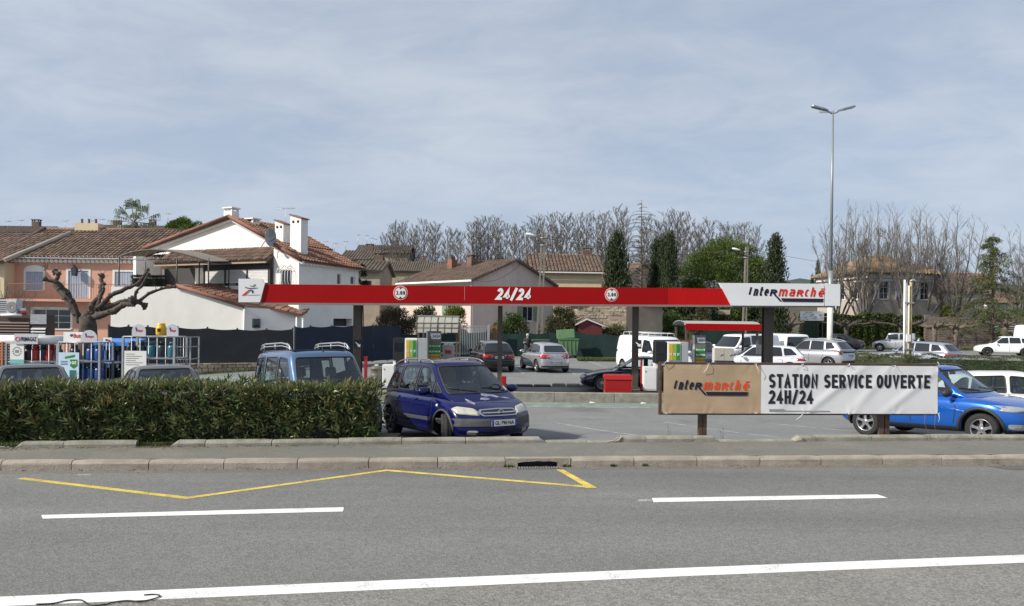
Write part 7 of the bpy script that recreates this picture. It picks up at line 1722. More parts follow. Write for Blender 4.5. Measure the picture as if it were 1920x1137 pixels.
t,w_,H,ax_,g0=cage(12,108,644,YG,'grey gas bottle cage with a white canopy at the far left',M_GALV,3,7,.8,[[M_GDK],[M_GTEAL,M_GTEAL,M_GTEAL,M_GTEAL,M_GTEAL,M_GTEAL,M_GRED],[M_GDK,M_GRED,M_GDK,M_GRED]],'bottles in the leftmost cage',LB('leftmost cage'))
f=lambda px:(px-12)*YG/FOC;zz=lambda px,py:at(px,py,YG).z-g0
o=sgn(t,f(31),f(75),zz(50,645),zz(50,626),M_SGREY,'brand_sign',-.12);text('PRIMAGAZ',M_TEXTNAVY,o,Matrix.Translation((0,-.122,0)),f(43.5),f(72.5),zz(50,640),zz(50,632),.02)
m=MB();m.lathe([(.055,-.13),(.075,-.13),(.075,-.122),(.055,-.122)],16,(f(37.5),0,zz(50,636)),'y',closed=True);m.obj('logo_ring',M_REDS,o)
m=MB();n=8;m.tube([(f(-8),.1,zz(0,636)),(f(110),.1,zz(110,638))],.13,10);m.bb(f(-8),f(110),.1,.7,zz(50,641),zz(50,630));m.obj('canopy',M_WHITE,t)
m=MB();m.bb(f(4),f(7.5),-.06,.0,0,zz(5,641));m.obj('orange_post',pm('orange_post_mat',(.45,.15,.07),.6,.1,4),t)
o=sgn(t,f(22),f(48),zz(30,682),zz(30,645),M_PAPER,'poster',-.08);m=MB();m.bb(f(22),f(48),-.085,-.081,zz(30,682),zz(30,674));m.obj('teal_band',pm('teal_print',(.15,.45,.45),.6,.05,4),o)
for k in range(12):aa=k*math.pi/6;m=MB();m.box((f(35)+.13*math.cos(aa),-.083,zz(35,659)+.13*math.sin(aa)),(.04,.004,.04));m.obj('print_mark',M_PGREY,o)
m=MB();m.box((f(35),-.083,zz(35,659)),(.12,.004,.09));m.obj('print_mark',M_PGREY,o)
cg='cage with the pale blue poster'
t,w_,H,ax_,g0=cage(110,187,642,YG-.3,'grey gas bottle cage with a pale blue price poster',M_GALV,3,5,.8,[[M_GDK],[M_GBLUE],[None,M_GDK,None,M_GBLUE,M_GBLUE]],'bottles in the poster cage',LB(cg))
f=lambda px:(px-110)*(YG-.3)/FOC;zz=lambda px,py:at(px,py,YG-.3).z-g0
o=sgn(t,f(117),f(164),zz(140,641),zz(140,623),M_WHITE,'brand_sign',.05);text('Buta',M_REDS,o,Matrix.Translation((0,.048,0)),f(136),f(152.5),zz(140,634),zz(140,626),.03);m=MB();m.lathe([(.001,.045),(.05,.045),(.05,.05),(.001,.05)],12,(f(132),0,zz(140,629)),'y');m.obj('logo_dot',M_BLUES,o)
def rsign(t,f,zz,a,b,top,bot,y=-.03):
 o=sgn(t,f(a),f(b),zz(a,bot),zz(a,top),M_SGREY,'round_sign',y,True);text('butagaz',M_REDS,o,Matrix.Translation((0,y-.002,0)),f(lerp(a,b,.3)),f(lerp(a,b,.8)),zz(a,lerp(top,bot,.66)),zz(a,lerp(top,bot,.42)),.03,.1)
 m=MB();m.box((f(lerp(a,b,.32)),y-.006,zz(a,lerp(top,bot,.4))),(.04,.004,.1),ry=R(-15));m.obj('logo_mark',M_BLUES,o)
rsign(t,f,zz,152,183,619,642)
o=sgn(t,f(113),f(151),zz(130,716),zz(130,661),pm('poster_pale_blue',(.50,.66,.76),.6,.06,3),'poster',-.08)
m=MB();m.prism([(f(125),-.088,zz(130,669)),(f(143),-.088,zz(130,665)),(f(143),-.088,zz(130,669)),(f(125),-.088,zz(130,672.5))],(0,.005,0));m.obj('green_ribbon',M_GREEN,o)
m=MB();m.prism([(f(134.5),-.088,zz(130,674)),(f(148),-.088,zz(130,674)),(f(148),-.088,zz(130,686)),(f(141),-.088,zz(130,691)),(f(134.5),-.088,zz(130,686))],(0,.005,0));s_=m.obj('green_shield',M_GREEN,o);text('10€',M_TEXTWHT,s_,Matrix.Translation((0,-.09,0)),f(135.5),f(147),zz(130,683),zz(130,677),.03)
for k in range(3):m=MB();m.bb(f(117),f(130),-.086,-.081,zz(130,678+3*k),zz(130,677+3*k));m.obj('text_line',M_BLUES,o)
m=MB();m.prism([(f(114),-.088,zz(130,715)),(f(130),-.088,zz(130,715)),(f(128),-.088,zz(130,702)),(f(116),-.088,zz(130,702))],(0,.005,0));m.obj('blue_shape',M_BLUES,o)
m=MB();m.bb(f(113.5),f(128),-.09,-.086,zz(130,713),zz(130,709));m.obj('green_shape',M_LIME,o)
m=MB();m.bb(f(134),f(146),-.088,-.082,zz(130,708),zz(130,694));m.obj('picture',M_GTEAL,o)
cg='cage with the blue roof'
t,w_,H,ax_,g0=cage(181,247,648,YG+.6,'gas bottle cage with a bright blue roof',M_CAGEB,3,4,.8,[[M_GDK],[M_GDK],[M_GDK,M_GBLUE]],'bottles in the blue cage',LB(cg))
f=lambda px:(px-181)*(YG+.6)/FOC;zz=lambda px,py:at(px,py,YG+.6).z-g0
m=MB();m.prism([(f(178),-.1,H),(f(250),-.1,H),(f(250),.9,H+.1),(f(178),.9,H+.1)],(0,0,.12));m.obj('roof',M_CAGEB,t)
o=sgn(t,f(197),f(213),zz(205,643),zz(205,633),M_WHITE,'brand_sign',-.12);m=MB();m.box((f(203),-.125,zz(205,637.5)),(.06,.006,.06));m.obj('logo_mark',M_BLUES,o);m=MB();m.box((f(208),-.125,zz(205,638.5)),(.08,.006,.06),ry=R(10));m.obj('logo_mark',M_REDS,o)
cg='right cage'
t,w_,H,ax_,g0=cage(231,327,631.5,YG-.6,'grey gas bottle cage with two round signs and a yellow bottle on top',M_GALV,3,5,.9,[[M_GDK],[None,None,None,M_GLB,M_GLB],[M_GDK,M_GDK,M_GTEAL,M_GDK,M_GTEAL]],'bottles in the right cage',LB(cg),step=.26)
f=lambda px:(px-231)*(YG-.6)/FOC;zz=lambda px,py:at(px,py,YG-.6).z-g0
m=MB()
for z in(H,H*.85,H*.66,H*.33):m.tube([(w_,0,z),(w_+.4,.25,z),(w_+.4,.9,z)],.02,4)
m.bb(w_+.38,w_+.42,.23,.27,0,H);m.bb(w_+.38,w_+.42,.88,.92,0,H);m.obj('side_frame',M_GALV,t)
rsign(t,f,zz,248,274,608,631);rsign(t,f,zz,313,335,608,631)
o=sgn(t,f(236),f(277),zz(250,710),zz(250,658),M_PAPER,'notice_sheet',-.08)
for k in range(6):m=MB();m.bb(f(239),f(lerp(255,274,(k*37%10)/10)),-.085,-.081,zz(250,664.5+4*k),zz(250,663.5+4*k));m.obj('text_line',M_PGREY,o)
a=at(298,631,YG-.6);yb=thing('gas_bottle','bright yellow plastic gas bottle standing on top of the right cage','gas bottle',(a.x,YG-.45,a.z+.02));hh=at(298,607.5,YG-.6).z-a.z
m=MB();m.smooth=True;m.lathe([(.001,0),(.13,0),(.155,.04),(.16,hh*.5),(.15,hh*.72),(.12,hh*.82),(.10,hh*.84)],16);m.obj('body',M_GYEL,yb);m=MB();m.lathe([(.12,hh*.8),(.125,hh*.98),(.1,hh),(.09,hh*.86)],16);m.obj('collar',M_GYEL,yb);m=MB();m.bb(-.05,.05,-.165,-.14,hh*.32,hh*.58);m.obj('label',M_BLACK,yb)
Yk=32;a=at(-60,592,Yk);b=at(87,592,Yk);g0=lz(Yk);t=thing('louvred_hut','brown louvred hut with an air conditioner on top at the left edge','hut',(a.x,Yk,g0));w_=b.x-a.x;H=at(20,590,Yk).z-g0;xs_=at(57,592,Yk).x-a.x
M_BRN=pm('hut_brown',(.05,.028,.022),.6,.1,4);m=MB();m.bb(0,xs_-.01,.03,.6,0,H-.01);m.bb(xs_,w_,.03,.6,0,H-.01);m.obj('wall',M_BRN,t)
for k in range(14):
 z=H-.35-.12*k
 if z<.1:break
 m=MB();m.M=Matrix.Translation((0,0,z));m.prism([(.02,-.04,-.03),(.02,.02,.04),(.02,.02,.02),(.02,-.03,-.045)],(xs_-.05,0,0));m.obj('louvre',pm('louvre_brown',(.11,.07,.055),.5,.1,4),t)
 if z<H-.5:m=MB();m.prism([(xs_+.03,-.04,z-.04),(xs_+.03,.02,z+.03),(xs_+.03,.02,z+.0),(xs_+.03,-.03,z-.055)],(w_-xs_-.06,0,0));m.obj('louvre',M_GALV,t)
m=MB();m.bb(xs_+.01,w_+.01,-.02,.0,H-.4,H+.02);m.obj('grey_panel',M_GALV,t)
m=MB();p=at(5,590,Yk).x-a.x;q=at(43,590,Yk).x-a.x;m.tube([(p,-.1,H-.02),(q,-.1,H-.02)],.055,8);m.obj('tube_light',M_WHITE,t)
p,q=at(-6,590,Yk).x,at(28,590,Yk).x;ac=thing('air_conditioner','grey air conditioning unit standing on the brown hut','air conditioner',(p,Yk+.1,g0+H));hh=at(10,562,Yk).z-g0-H
m=MB();m.bev(0,q-p,0,.4,0,hh,.02);m.obj('casing',M_SGREY,ac)
for k in range(7):m=MB();m.bb(.02,(q-p)*.42,-.015,-.001,.05+k*hh/7.6,.05+k*hh/7.6+.025);m.obj('slat',M_BLACK,ac)
m=MB();m.lathe([(hh*.1,-.02),(hh*.36,-.02),(hh*.38,-.001)],20,((q-p)*.72,0,hh/2),'y',sm=False);m.obj('fan_grille',M_PGREY,ac)
rb=at(34,585,Yk);o=thing('red_drum','small red and white drum beside the air conditioning unit','drum',(rb.x,Yk+.3,g0+H));m=MB();m.lathe([(.001,0),(.14,0),(.14,.15),(.001,.15)],14);m.obj('body',M_REDS,o);m=MB();m.lathe([(.001,.15),(.13,.151),(.1,.28),(.001,.28)],14);m.obj('lid',M_WHITE,o)
A,B=at(1235,778,13.9),at(1757,778,14.3);MBN,LBn=chain(A,B);z0b,z1b=at(1237,778,13.9).z,at(1237,679,13.9).z
bn=thing('banner_stand','long brown steel frame on two twin posts by the pavement','sign frame',(0,0,0));MI=MBN.inverted()
def bl_(px,py):Y=lerp(13.9,14.3,(px-1235)/522);q=MI@at(px,py,Y);return q.x,q.z
M_FRAME=pm('rusty_brown_frame',(.10,.06,.045),.6,.25,7,dirt=((.2,.1,.06),4,.5,(1,1,1)))
for x0,x1,za_,zb_ in((0,LBn,z1b-.05,z1b),(0,LBn,z0b,z0b+.05),(0,.05,z0b+.051,z1b-.051),(LBn-.03,LBn,z0b+.051,z1b-.051),(LBn*.36,LBn*.36+.04,z0b+.051,z1b-.051)):m=MB();m.M=MBN;m.bb(x0,x1,-.02,.05,za_,zb_);m.obj('bar',M_FRAME,bn)
for xa,xb in((1312,1319),(1320,1327),(1651.5,1660.5),(1662.5,1671)):
 m=MB();m.M=MBN;x0,x1=bl_(xa,800)[0],bl_(xb,800)[0];gz=-.1;m.bb(x0,x1,.052,.06,gz,z1b-.05);m.bb(x0,x0+.012,.06,.13,gz,z1b-.05);m.bb(x1-.012,x1,.06,.13,gz,z1b-.05);m.obj('post',M_FRAME,bn)
ties=[(x,1)for x in(0.02,.6*.27,.323,.507,.672,.835,.995)]
def wr(x,z):
 """cloth relief (metres towards the reader) at local x,z"""
 u=x/LBn;v=(z-z0b)/(z1b-z0b);r=.010*noise.noise(Vector((x*1.1,z*1.6,3)))+.006*noise.noise(Vector((x*3.5+z*3,z*2,7)))
 if u>.36:
  for k,(cx,am)in enumerate(((.62,.016),(.75,.012),(.9,.014),(.48,.008))):
   s=(u-cx)*LBn+(v-.5)*-1.25*(1 if k%2==0 else.7);r+=am*math.exp(-(s/.12)**2)*min(1,3*v*(1-v)+.2)
 for tx,_ in ties:
  for tv in(1,0):
   dx=(u-tx)*LBn;dz=abs(v-tv)*1.0;a=math.atan2(dx,dz+.02);rr=math.hypot(dx,dz)
   if rr<.5:r+=.012*math.cos(a*7)*math.exp(-rr/.09)
 return r
YB=-.075
def cloth(name,u0,u1,mat):
 m=MB();n=int((u1-u0)*150);k=34;vs=[]
 for i in range(n+1):
  for j in range(k+1):
   x=LBn*lerp(u0,u1,i/n);v=j/k;z=lerp(z0b+.035,z1b-.04,v);e=0
   vs.append(MBN@Vector((x,YB-wr(x,z),z)))
 m.add(vs,[(i*(k+1)+j,(i+1)*(k+1)+j,(i+1)*(k+1)+j+1,i*(k+1)+j+1)for i in range(n)for j in range(k)],sm=True);return m.obj(name,mat,ban)
ban=thing('banner','tied advertising banner, brown paper coloured left part and white right part','banner',(0,0,0))
M_KRAFT=pm('kraft_print',(.46,.34,.215),.7,.1,2.2,dirt=((.36,.26,.16),7,.5,(.6,.6,3)),detail=9);M_BANW=pm('banner_white',(.70,.70,.71),.6,.02,1)
uk=bl_(1424,720)[0]/LBn
c1_=cloth('kraft_cloth',.012,uk,M_KRAFT);c2_=cloth('white_cloth',uk,.992,M_BANW)
def drape(o):
 bm=bmesh.new();bm.from_mesh(o.data);bmesh.ops.transform(bm,matrix=MI,verts=bm.verts)
 xs=[v.co.x for v in bm.verts];x0,x1=min(xs),max(xs);n=int((x1-x0)/.02)
 for k in range(1,n):bmesh.ops.bisect_plane(bm,geom=list(bm.verts)+list(bm.edges)+list(bm.faces),dist=1e-6,plane_co=(lerp(x0,x1,k/n),0,0),plane_no=(1,0,0))
 zs=[v.co.z for v in bm.verts];a_,b_=min(zs),max(zs);n=int((b_-a_)/.02)
 for k in range(1,n):bmesh.ops.bisect_plane(bm,geom=list(bm.verts)+list(bm.edges)+list(bm.faces),dist=1e-6,plane_co=(0,0,lerp(a_,b_,k/n)),plane_no=(0,0,1))
 for v in bm.verts:v.co.y=YB-wr(v.co.x,v.co.z)-.0045+v.co.y*.5
 bmesh.ops.transform(bm,matrix=MBN,verts=bm.verts);bm.to_mesh(o.data);bm.free()
intermarche(c1_,MBN,bl_(1260,720)[0],bl_(1401.5,720)[0],bl_(1330,741)[1],bl_(1330,711.5)[1],M_TEXTNAVY,pm('orange_red_ink',(.68,.075,.02),.5,.03,3),drape)
for s_,a_,b_,y1,y0 in(('STATION',1438,1529.5,727,700.8),('SERVICE',1541,1630,727.3,702),('OUVERTE',1638.5,1739,727.6,702.5),('24H/24',1438,1521.5,756.5,731)):
 o=word(s_,M_TEXTBLK,c2_,MBN,bl_(a_,715)[0],bl_(b_,715)[0],bl_(a_,y1)[1],bl_(a_,y0)[1],.05,0,.3);drape(o)
for a_,b_,y in((1438,1467,767),(1438,1515,769.8),(1516,1552,770.2)):
 x0,zq=bl_(a_,y);x1=bl_(b_,y)[0];m=MB();m.M=MBN;m.bb(x0,x1,-.01,0,zq-.004,zq+.005);o=m.obj('fine_print',M_PGREY,c2_);drape(o)
rg=random.Random(5)
for px,py,dxx,dzz in((1240,684,.12,.16),(1325,683,-.09,-.16),(1413,683,.08,-.22),(1500,684,-.05,-.03),(1585,685,.02,.04),(1671,686,.03,-.03),(1753,686,-.02,.08),(1245,774,.04,-.02),(1412,774,.05,.02),(1500,775,-.12,-.11),(1585,775,.03,-.02),(1753,775,.0,-.16)):
 x,z=bl_(px,py);p0=MBN@Vector((x,YB-.01,z));d=Vector((dxx,-.02,dzz));m=MB();m.tube([p0+Vector((.03,0,.02)),p0+Vector((0,-.03,0)),p0+d*.5+Vector((.01,-.03,0)),p0+d],.0045,4);m.obj('cable_tie',M_WHITE,ban);m=MB();m.M=MBN;m.lathe([(.008,-.0),(.018,-.0),(.018,.006),(.008,.006)],10,(x,YB-wr(x,z)-.01,z),'y',closed=True);m.obj('eyelet',M_GALV,ban)
for px,Lh,lb in((1735,.5,'long thin dry straw hanging below the right part of the banner'),(1754,.62,'thin dry straw by the right banner corner')):
 p=at(px,775,13.95);m=MB();m.tube([p,p+Vector((-.02,-.01,-Lh*.4)),p+Vector((.06,0,-Lh*.7)),p+Vector((.14,.02,-Lh))],.003,4);tag(m.obj('straw',M_DRY),lb,'straw')
for i,(pts,lb)in enumerate((([(1137,831),(1150,828.5),(1157,826),(1162,819.5)],'pale curved strip lying over the kerb left of the banner'),([(1488,830),(1500,823),(1504,817)],'pale curved strip lying over the kerb below the banner'))):
 P_=[pkline(px)for px,py in pts];zz_=[.142,.16,.2,.245];q=[Vector((p.x,p.y-.05+.015*k,zz_[min(k,3)]+.012))for k,p in enumerate(P_)];m=MB();m.tube(q,.014,6);tag(m.obj('pale_strip',M_KERB),lb,'strip')
def person(px,Y,H,label):
 g0=lz(Y);p=at(px,640,Y);t=thing('person',label,'person',(p.x,Y,g0),R(15));k=H/1.6
 def skin(name,vs,es,rs,mat,lv=2):
  me=bpy.data.meshes.new(name);me.from_pydata([tuple(Vector(v)*k)for v in vs],es,[]);o=bpy.data.objects.new(name,me);COL.objects.link(o);sk=o.modifiers.new('s','SKIN');sk.use_smooth_shade=True
  for i,r in enumerate(rs):me.skin_vertices[0].data[i].radius=(r[0]*k,r[1]*k)if isinstance(r,tuple)else(r*k,r*k)
  me.skin_vertices[0].data[0].use_root=True;sb=o.modifiers.new('u','SUBSURF');sb.levels=lv;dg=bpy.context.evaluated_depsgraph_get();dg.update();nm=bpy.data.meshes.new_from_object(o.evaluated_get(dg));bpy.data.objects.remove(o);nm.name=name;nm.materials.append(mat);nm.polygons.foreach_set('use_smooth',[True]*len(nm.polygons));return mk(name,nm,t)
 cs=pm('skin_tone',(.5,.3,.22),.6,.05,8);coat=pm('dark_coat',(.045,.048,.065),.9,.2,9)
 skin('body',[(0,0,.82),(0,.01,1.05),(0,.02,1.25),(0,-.01,1.36),(0,-.04,1.44),(0,-.05,1.52),(.16,.02,1.24),(.24,-.04,1.0),(.2,-.2,.88),(.19,-.27,.87),(-.16,.02,1.24),(-.26,-.08,1.02),(-.3,-.28,1.0),(-.31,-.36,1.01),(.08,0,.78),(.09,-.02,.42),(.1,.02,.07),(.1,-.12,.04),(-.08,0,.78),(-.1,0,.42),(-.1,.03,.07),(-.1,-.1,.04)],[(0,1),(1,2),(2,3),(3,4),(4,5),(2,6),(6,7),(7,8),(8,9),(2,10),(10,11),(11,12),(12,13),(0,14),(14,15),(15,16),(16,17),(0,18),(18,19),(19,20),(20,21)],[(.15,.11),(.14,.10),(.15,.10),.05,.085,.07,.055,.045,.035,.03,.055,.045,.035,.03,.09,.06,.045,.035,.09,.06,.045,.035],cs)
 m=MB();m.smooth=True;prof=[(.001,1.36),(.07,1.355),(.19,1.28),(.215,1.15),(.19,.95),(.22,.75),(.25,.5),(.26,.30),(.24,.30),(.001,.4)]
 m.lathe([(r*k,z*k)for r,z in prof],18);m.v=[Vector((v.x,v.y*.72+(.02 if v.z>1 else 0),v.z))for v in m.v];m.obj('coat',coat,t)
 for s,pts in((1,[(.15,.02,1.27),(.25,-.03,1.03),(.22,-.17,.9)]),(-1,[(-.15,.02,1.27),(-.27,-.07,1.03),(-.29,-.24,1.0)])):m=MB();m.tube([Vector(q)*k for q in pts],[.075*k,.065*k,.055*k],10);m.obj('sleeve',coat,t)
 m=MB();m.smooth=True;m.lathe([(.001,-.06),(.085,-.05),(.11,.0),(.10,.07),(.05,.12),(.001,.13)],14,(0,0,0));m.v=[Vector((v.x,v.y+.0,v.z))*k+Vector((0,-.03,1.515))*k for v in m.v];m.obj('hair',pm('grey_white_hair',(.55,.5,.43),.9,.15,30),t)
 m=MB();m.tube([Vector((x,y,z))*k for x,y,z in((0,-.14,1.50),(0,-.165,1.475),(0,-.13,1.465))],.013,6);m.obj('nose',cs,t)
 m=MB();m.box(Vector((-.32,-.42,1.02))*k,(.14,.2,.02),rx=R(-20));bk=m.obj('held_paper',M_PAPER,t)
 m=MB();m.tube([Vector(q)*k for q in((-.3,-.34,1.0),(-.33,-.36,.5),(-.34,-.36,.02))],.012,5);o=m.obj('walking_stick',M_BROWN,t)
 for s in(-1,1):m=MB();m.smooth=True;m.tube([Vector((s*.1,.04,.035))*k,Vector((s*.1,-.06,.04))*k,Vector((s*.1,-.16,.03))*k],[.045*k,.048*k,.03*k],8);m.obj('shoe',M_BLACK,t)
person(989,50.2,1.55,'grey haired woman in a long dark coat standing beside the silver hatchback')
for px,py,lb in((1110,757,'white scrap of litter at the foot of the low wall'),(1206,758,'second white scrap of litter by the low wall near the banner'),(862,812,'flat white scrap beside the front wheel of the people carrier')):
 p=GL(px,py);m=MB();m.prism([(-.1,-.05,0),(.08,-.06,.01),(.12,.04,.0),(-.05,.06,.03)],(0,0,.02));o=m.obj('litter',M_PAPER,None,p+Vector((0,0,.012)));tag(o,lb,'litter')
def sym(poly):return[(-a,b)for a,b in poly]
def T_mpv():
 return dict(L=4.32,W=1.74,zb=.19,axf=1.30,axr=-1.39,wr=.315,cowl=1.1,ztop=[(-2.16,.90),(-1.6,.99),(-.8,.985),(.3,.955),(1.0,.94),(1.35,.90),(1.8,.80),(2.05,.70),(2.16,.60)],plan=[(-1,.88),(-.8,.965),(-.4,1),(.4,1),(.7,.965),(.88,.90),(1,.78)],nose=[(.19,.05),(.35,0),(.55,.0),(.62,.05),(.8,.22),(.95,.5)],tail=[(.2,.06),(.45,0),(.6,.02),(.7,.06),(1,.12)],bowf=.30,gh=dict(xf0=1.72,xf1=.55,xr0=-2.08,xr1=-1.72,wb=1.58,wr=1.18,roof=[(-2.0,1.53),(-1.5,1.60),(-.6,1.635),(.2,1.615),(.7,1.53),(1.7,1.2)],pf=.93,pr=1.3,bow=.22,tapf=.08,tapr=.06),ws=(.665,.53,.985,1.50),rw=(.6,.5,1.06,1.45),sw=[[(.43,1.0),(1.30,.985),(.95,1.13),(.58,1.42),(.43,1.49)][:0]or[(-.12,1.01),(.62,1.0),(.62,1.24),(.30,1.47),(-.10,1.52)],[(-1.08,1.03),(-.20,1.01),(-.20,1.52),(-1.0,1.51)],[(-1.80,1.09),(-1.16,1.04),(-1.12,1.50),(-1.45,1.48),(-1.68,1.30)],[(.70,1.0),(1.05,.995),(.70,1.20)]],seams=[[(-.16,.98),(-.16,.34)],[(.80,.98),(.86,.75),(.84,.34)],[(-1.10,1.0),(-1.08,.72),(-.98,.55)],[(-.95,.34),(.84,.34)]],handles=[(-.08,.12,.86),(-1.02,-.82,.88)],mirror=(.76,1.03),wiper=1,rails=(-1.75,.35,.555,.06,M_GALVR),antenna=None,rim=M_DARKALLOY,spokes=7)
M_GALVR=pm('grey_rail',(.22,.22,.23),.45,.05,6,metal=.5)
def T_van():
 return dict(L=4.1,W=1.70,zb=.2,axf=1.30,axr=-1.38,wr=.31,cowl=1.0,ztop=[(-2.05,1.08),(-1.2,1.07),(.2,1.04),(.85,1.02),(1.2,.98),(1.75,.86),(1.95,.76),(2.05,.66)],plan=[(-1,.93),(-.8,.98),(-.4,1),(.5,1),(.75,.97),(1,.80)],nose=[(.2,.04),(.4,0),(.6,0),(.75,.1),(1.0,.4)],tail=[(.2,.03),(.5,0),(1.1,.03)],gh=dict(xf0=1.42,xf1=.62,xr0=-2.03,xr1=-1.93,wb=1.60,wr=1.40,roof=[(-2.0,1.76),(-1.5,1.80),(0,1.81),(.5,1.77),(1.2,1.4)],pf=.95,pr=1,bow=.14,crown=.03,rx=.12),ws=(.70,.60,1.07,1.64),rw=(.6,.56,1.12,1.62),sw=[[(-.05,1.09),(.78,1.07),(.72,1.2),(.40,1.62),(-.03,1.66)],[(-.95,1.1),(-.15,1.09),(-.15,1.66),(-.93,1.66)],[(-1.80,1.12),(-1.08,1.1),(-1.08,1.66),(-1.74,1.64)]],seams=[[(-.1,1.05),(-.1,.35)],[(.86,1.05),(.9,.7),(.85,.35)],[(-1.02,1.05),(-1.02,.5)],[(-.95,.35),(.86,.35)],[(-1.9,.98),(-1.05,.98)]],handles=[(0,.16,.95),(-1.0,-.84,.95)],mirror=(.72,1.12),rim=M_ALLOY,spokes=8,rimstyle='cover',antenna=.55)
def T_hatch(L=3.97,W=1.68,H=1.46):
 k=L/3.97;h=H/1.46
 S=lambda pts:[(x*k,z*h)for x,z in pts]
 return dict(L=L,W=W,zb=.19,axf=1.22*k,axr=-1.25*k,wr=.31,cowl=.85*k,ztop=S([(-1.985,1.0),(-1.5,.96),(-.5,.93),(.5,.90),(.9,.885),(1.3,.83),(1.7,.74),(1.985,.6)]),plan=[(-1,.86),(-.8,.96),(-.4,1),(.4,1),(.7,.97),(1,.80)],nose=[(.2,.05),(.4,0),(.58,.0),(.72,.16),(.9,.5)],tail=[(.2,.04),(.45,0),(.62,.01),(1.0,.10)],gh=dict(xf0=1.25*k,xf1=.30*k,xr0=-1.93*k,xr1=-1.42*k,wb=W*.9,wr=W*.66,roof=S([(-1.9,1.25),(-1.4,1.385),(-.6,1.45),(0,1.46),(.4,1.41),(1.2,1.1)]),pf=.95,pr=1.2,bow=.16),ws=(.62,.49,.94*h,1.36*h),rw=(.56,.46,1.02*h,1.31*h),sw=[S([(-.18,.96),(.72,.94),(.62,1.06),(.25,1.32),(-.16,1.36)]),S([(-.98,.98),(-.26,.96),(-.26,1.36),(-.9,1.33)]),S([(-1.42,1.03),(-1.05,.99),(-1.0,1.30),(-1.12,1.29)])],seams=[S([(-.22,.93),(-.22,.33)]),S([(.74,.9),(.78,.6),(.74,.33)]),S([(-1.0,.93),(-.95,.6),(-.86,.45)])],handles=[(-.15*k,.02*k,.82*h),(-.92*k,-.75*k,.84*h)],rim=M_ALLOY,spokes=5)
def T_suv(L=4.34,W=1.80,H=1.63):
 k=L/4.34;h=H/1.63
 S=lambda pts:[(x*k,z*h)for x,z in pts]
 return dict(L=L,W=W,zb=.26,axf=1.33*k,axr=-1.34*k,wr=.34,ar=.41,cowl=.9*k,ztop=S([(-2.17,1.08),(-1.5,1.05),(-.5,1.03),(.5,1.0),(1.0,.985),(1.5,.94),(1.95,.85),(2.17,.7)]),plan=[(-1,.87),(-.8,.96),(-.4,1),(.4,1),(.7,.98),(1,.82)],nose=[(.25,.06),(.45,0),(.7,.0),(.82,.08),(1,.4)],tail=[(.25,.08),(.5,0),(.7,.03),(1.05,.13)],gh=dict(xf0=1.28*k,xf1=.38*k,xr0=-2.08*k,xr1=-1.66*k,wb=W*.9,wr=W*.68,roof=S([(-2.0,1.45),(-1.6,1.54),(-.8,1.62),(0,1.63),(.4,1.58),(1.2,1.25)]),pf=.95,pr=1.2,bow=.16),ws=(.66,.54,1.05*h,1.52*h),rw=(.6,.5,1.13*h,1.48*h),sw=[S([(-.16,1.07),(.72,1.05),(.62,1.18),(.28,1.47),(-.14,1.52)]),S([(-1.02,1.09),(-.24,1.07),(-.24,1.52),(-.96,1.5)]),S([(-1.66,1.16),(-1.12,1.11),(-1.08,1.47),(-1.4,1.44)])],seams=[S([(-.2,1.03),(-.2,.42)]),S([(.78,1.0),(.82,.7),(.76,.42)]),S([(-1.06,1.03),(-1.0,.7),(-.9,.5)])],handles=[(-.12*k,.08*k,.92*h),(-.98*k,-.78*k,.94*h)],rim=M_ALLOY,spokes=5)
def T_sedan(L=4.65,W=1.83,H=1.40):
 k=L/4.65;h=H/1.40
 S=lambda pts:[(x*k,z*h)for x,z in pts]
 return dict(L=L,W=W,zb=.18,axf=1.42*k,axr=-1.35*k,wr=.33,cowl=.9*k,ztop=S([(-2.32,.92),(-1.9,.99),(-1.4,.96),(-.4,.90),(.6,.88),(1.1,.86),(1.6,.80),(2.05,.70),(2.32,.58)]),plan=[(-1,.84),(-.8,.95),(-.4,1),(.4,1),(.7,.97),(1,.78)],nose=[(.2,.06),(.4,0),(.58,.0),(.7,.12),(.9,.5)],tail=[(.2,.06),(.5,0),(.75,.02),(.95,.1)],gh=dict(xf0=1.30*k,xf1=.22*k,xr0=-1.98*k,xr1=-.95*k,wb=W*.88,wr=W*.62,roof=S([(-1.9,1.0),(-1.3,1.26),(-.7,1.37),(-.2,1.40),(.2,1.375),(1.2,1.0)]),pf=.95,pr=.9,bow=.16,crown=.04),ws=(.66,.52,.92*h,1.32*h),rw=(.58,.46,1.0*h,1.28*h),sw=[S([(-.22,.92),(.78,.90),(.68,1.0),(.20,1.26),(-.20,1.31)]),S([(-1.28,.98),(-.30,.92),(-.30,1.31),(-.80,1.27)])],seams=[S([(-.26,.88),(-.24,.30)]),S([(.92,.86),(.95,.6),(.86,.3)]),S([(-1.0,.9),(-.95,.5)])],handles=[(-.2*k,.02*k,.78*h),(-.98*k,-.8*k,.8*h)],rim=M_ALLOY,spokes=14)
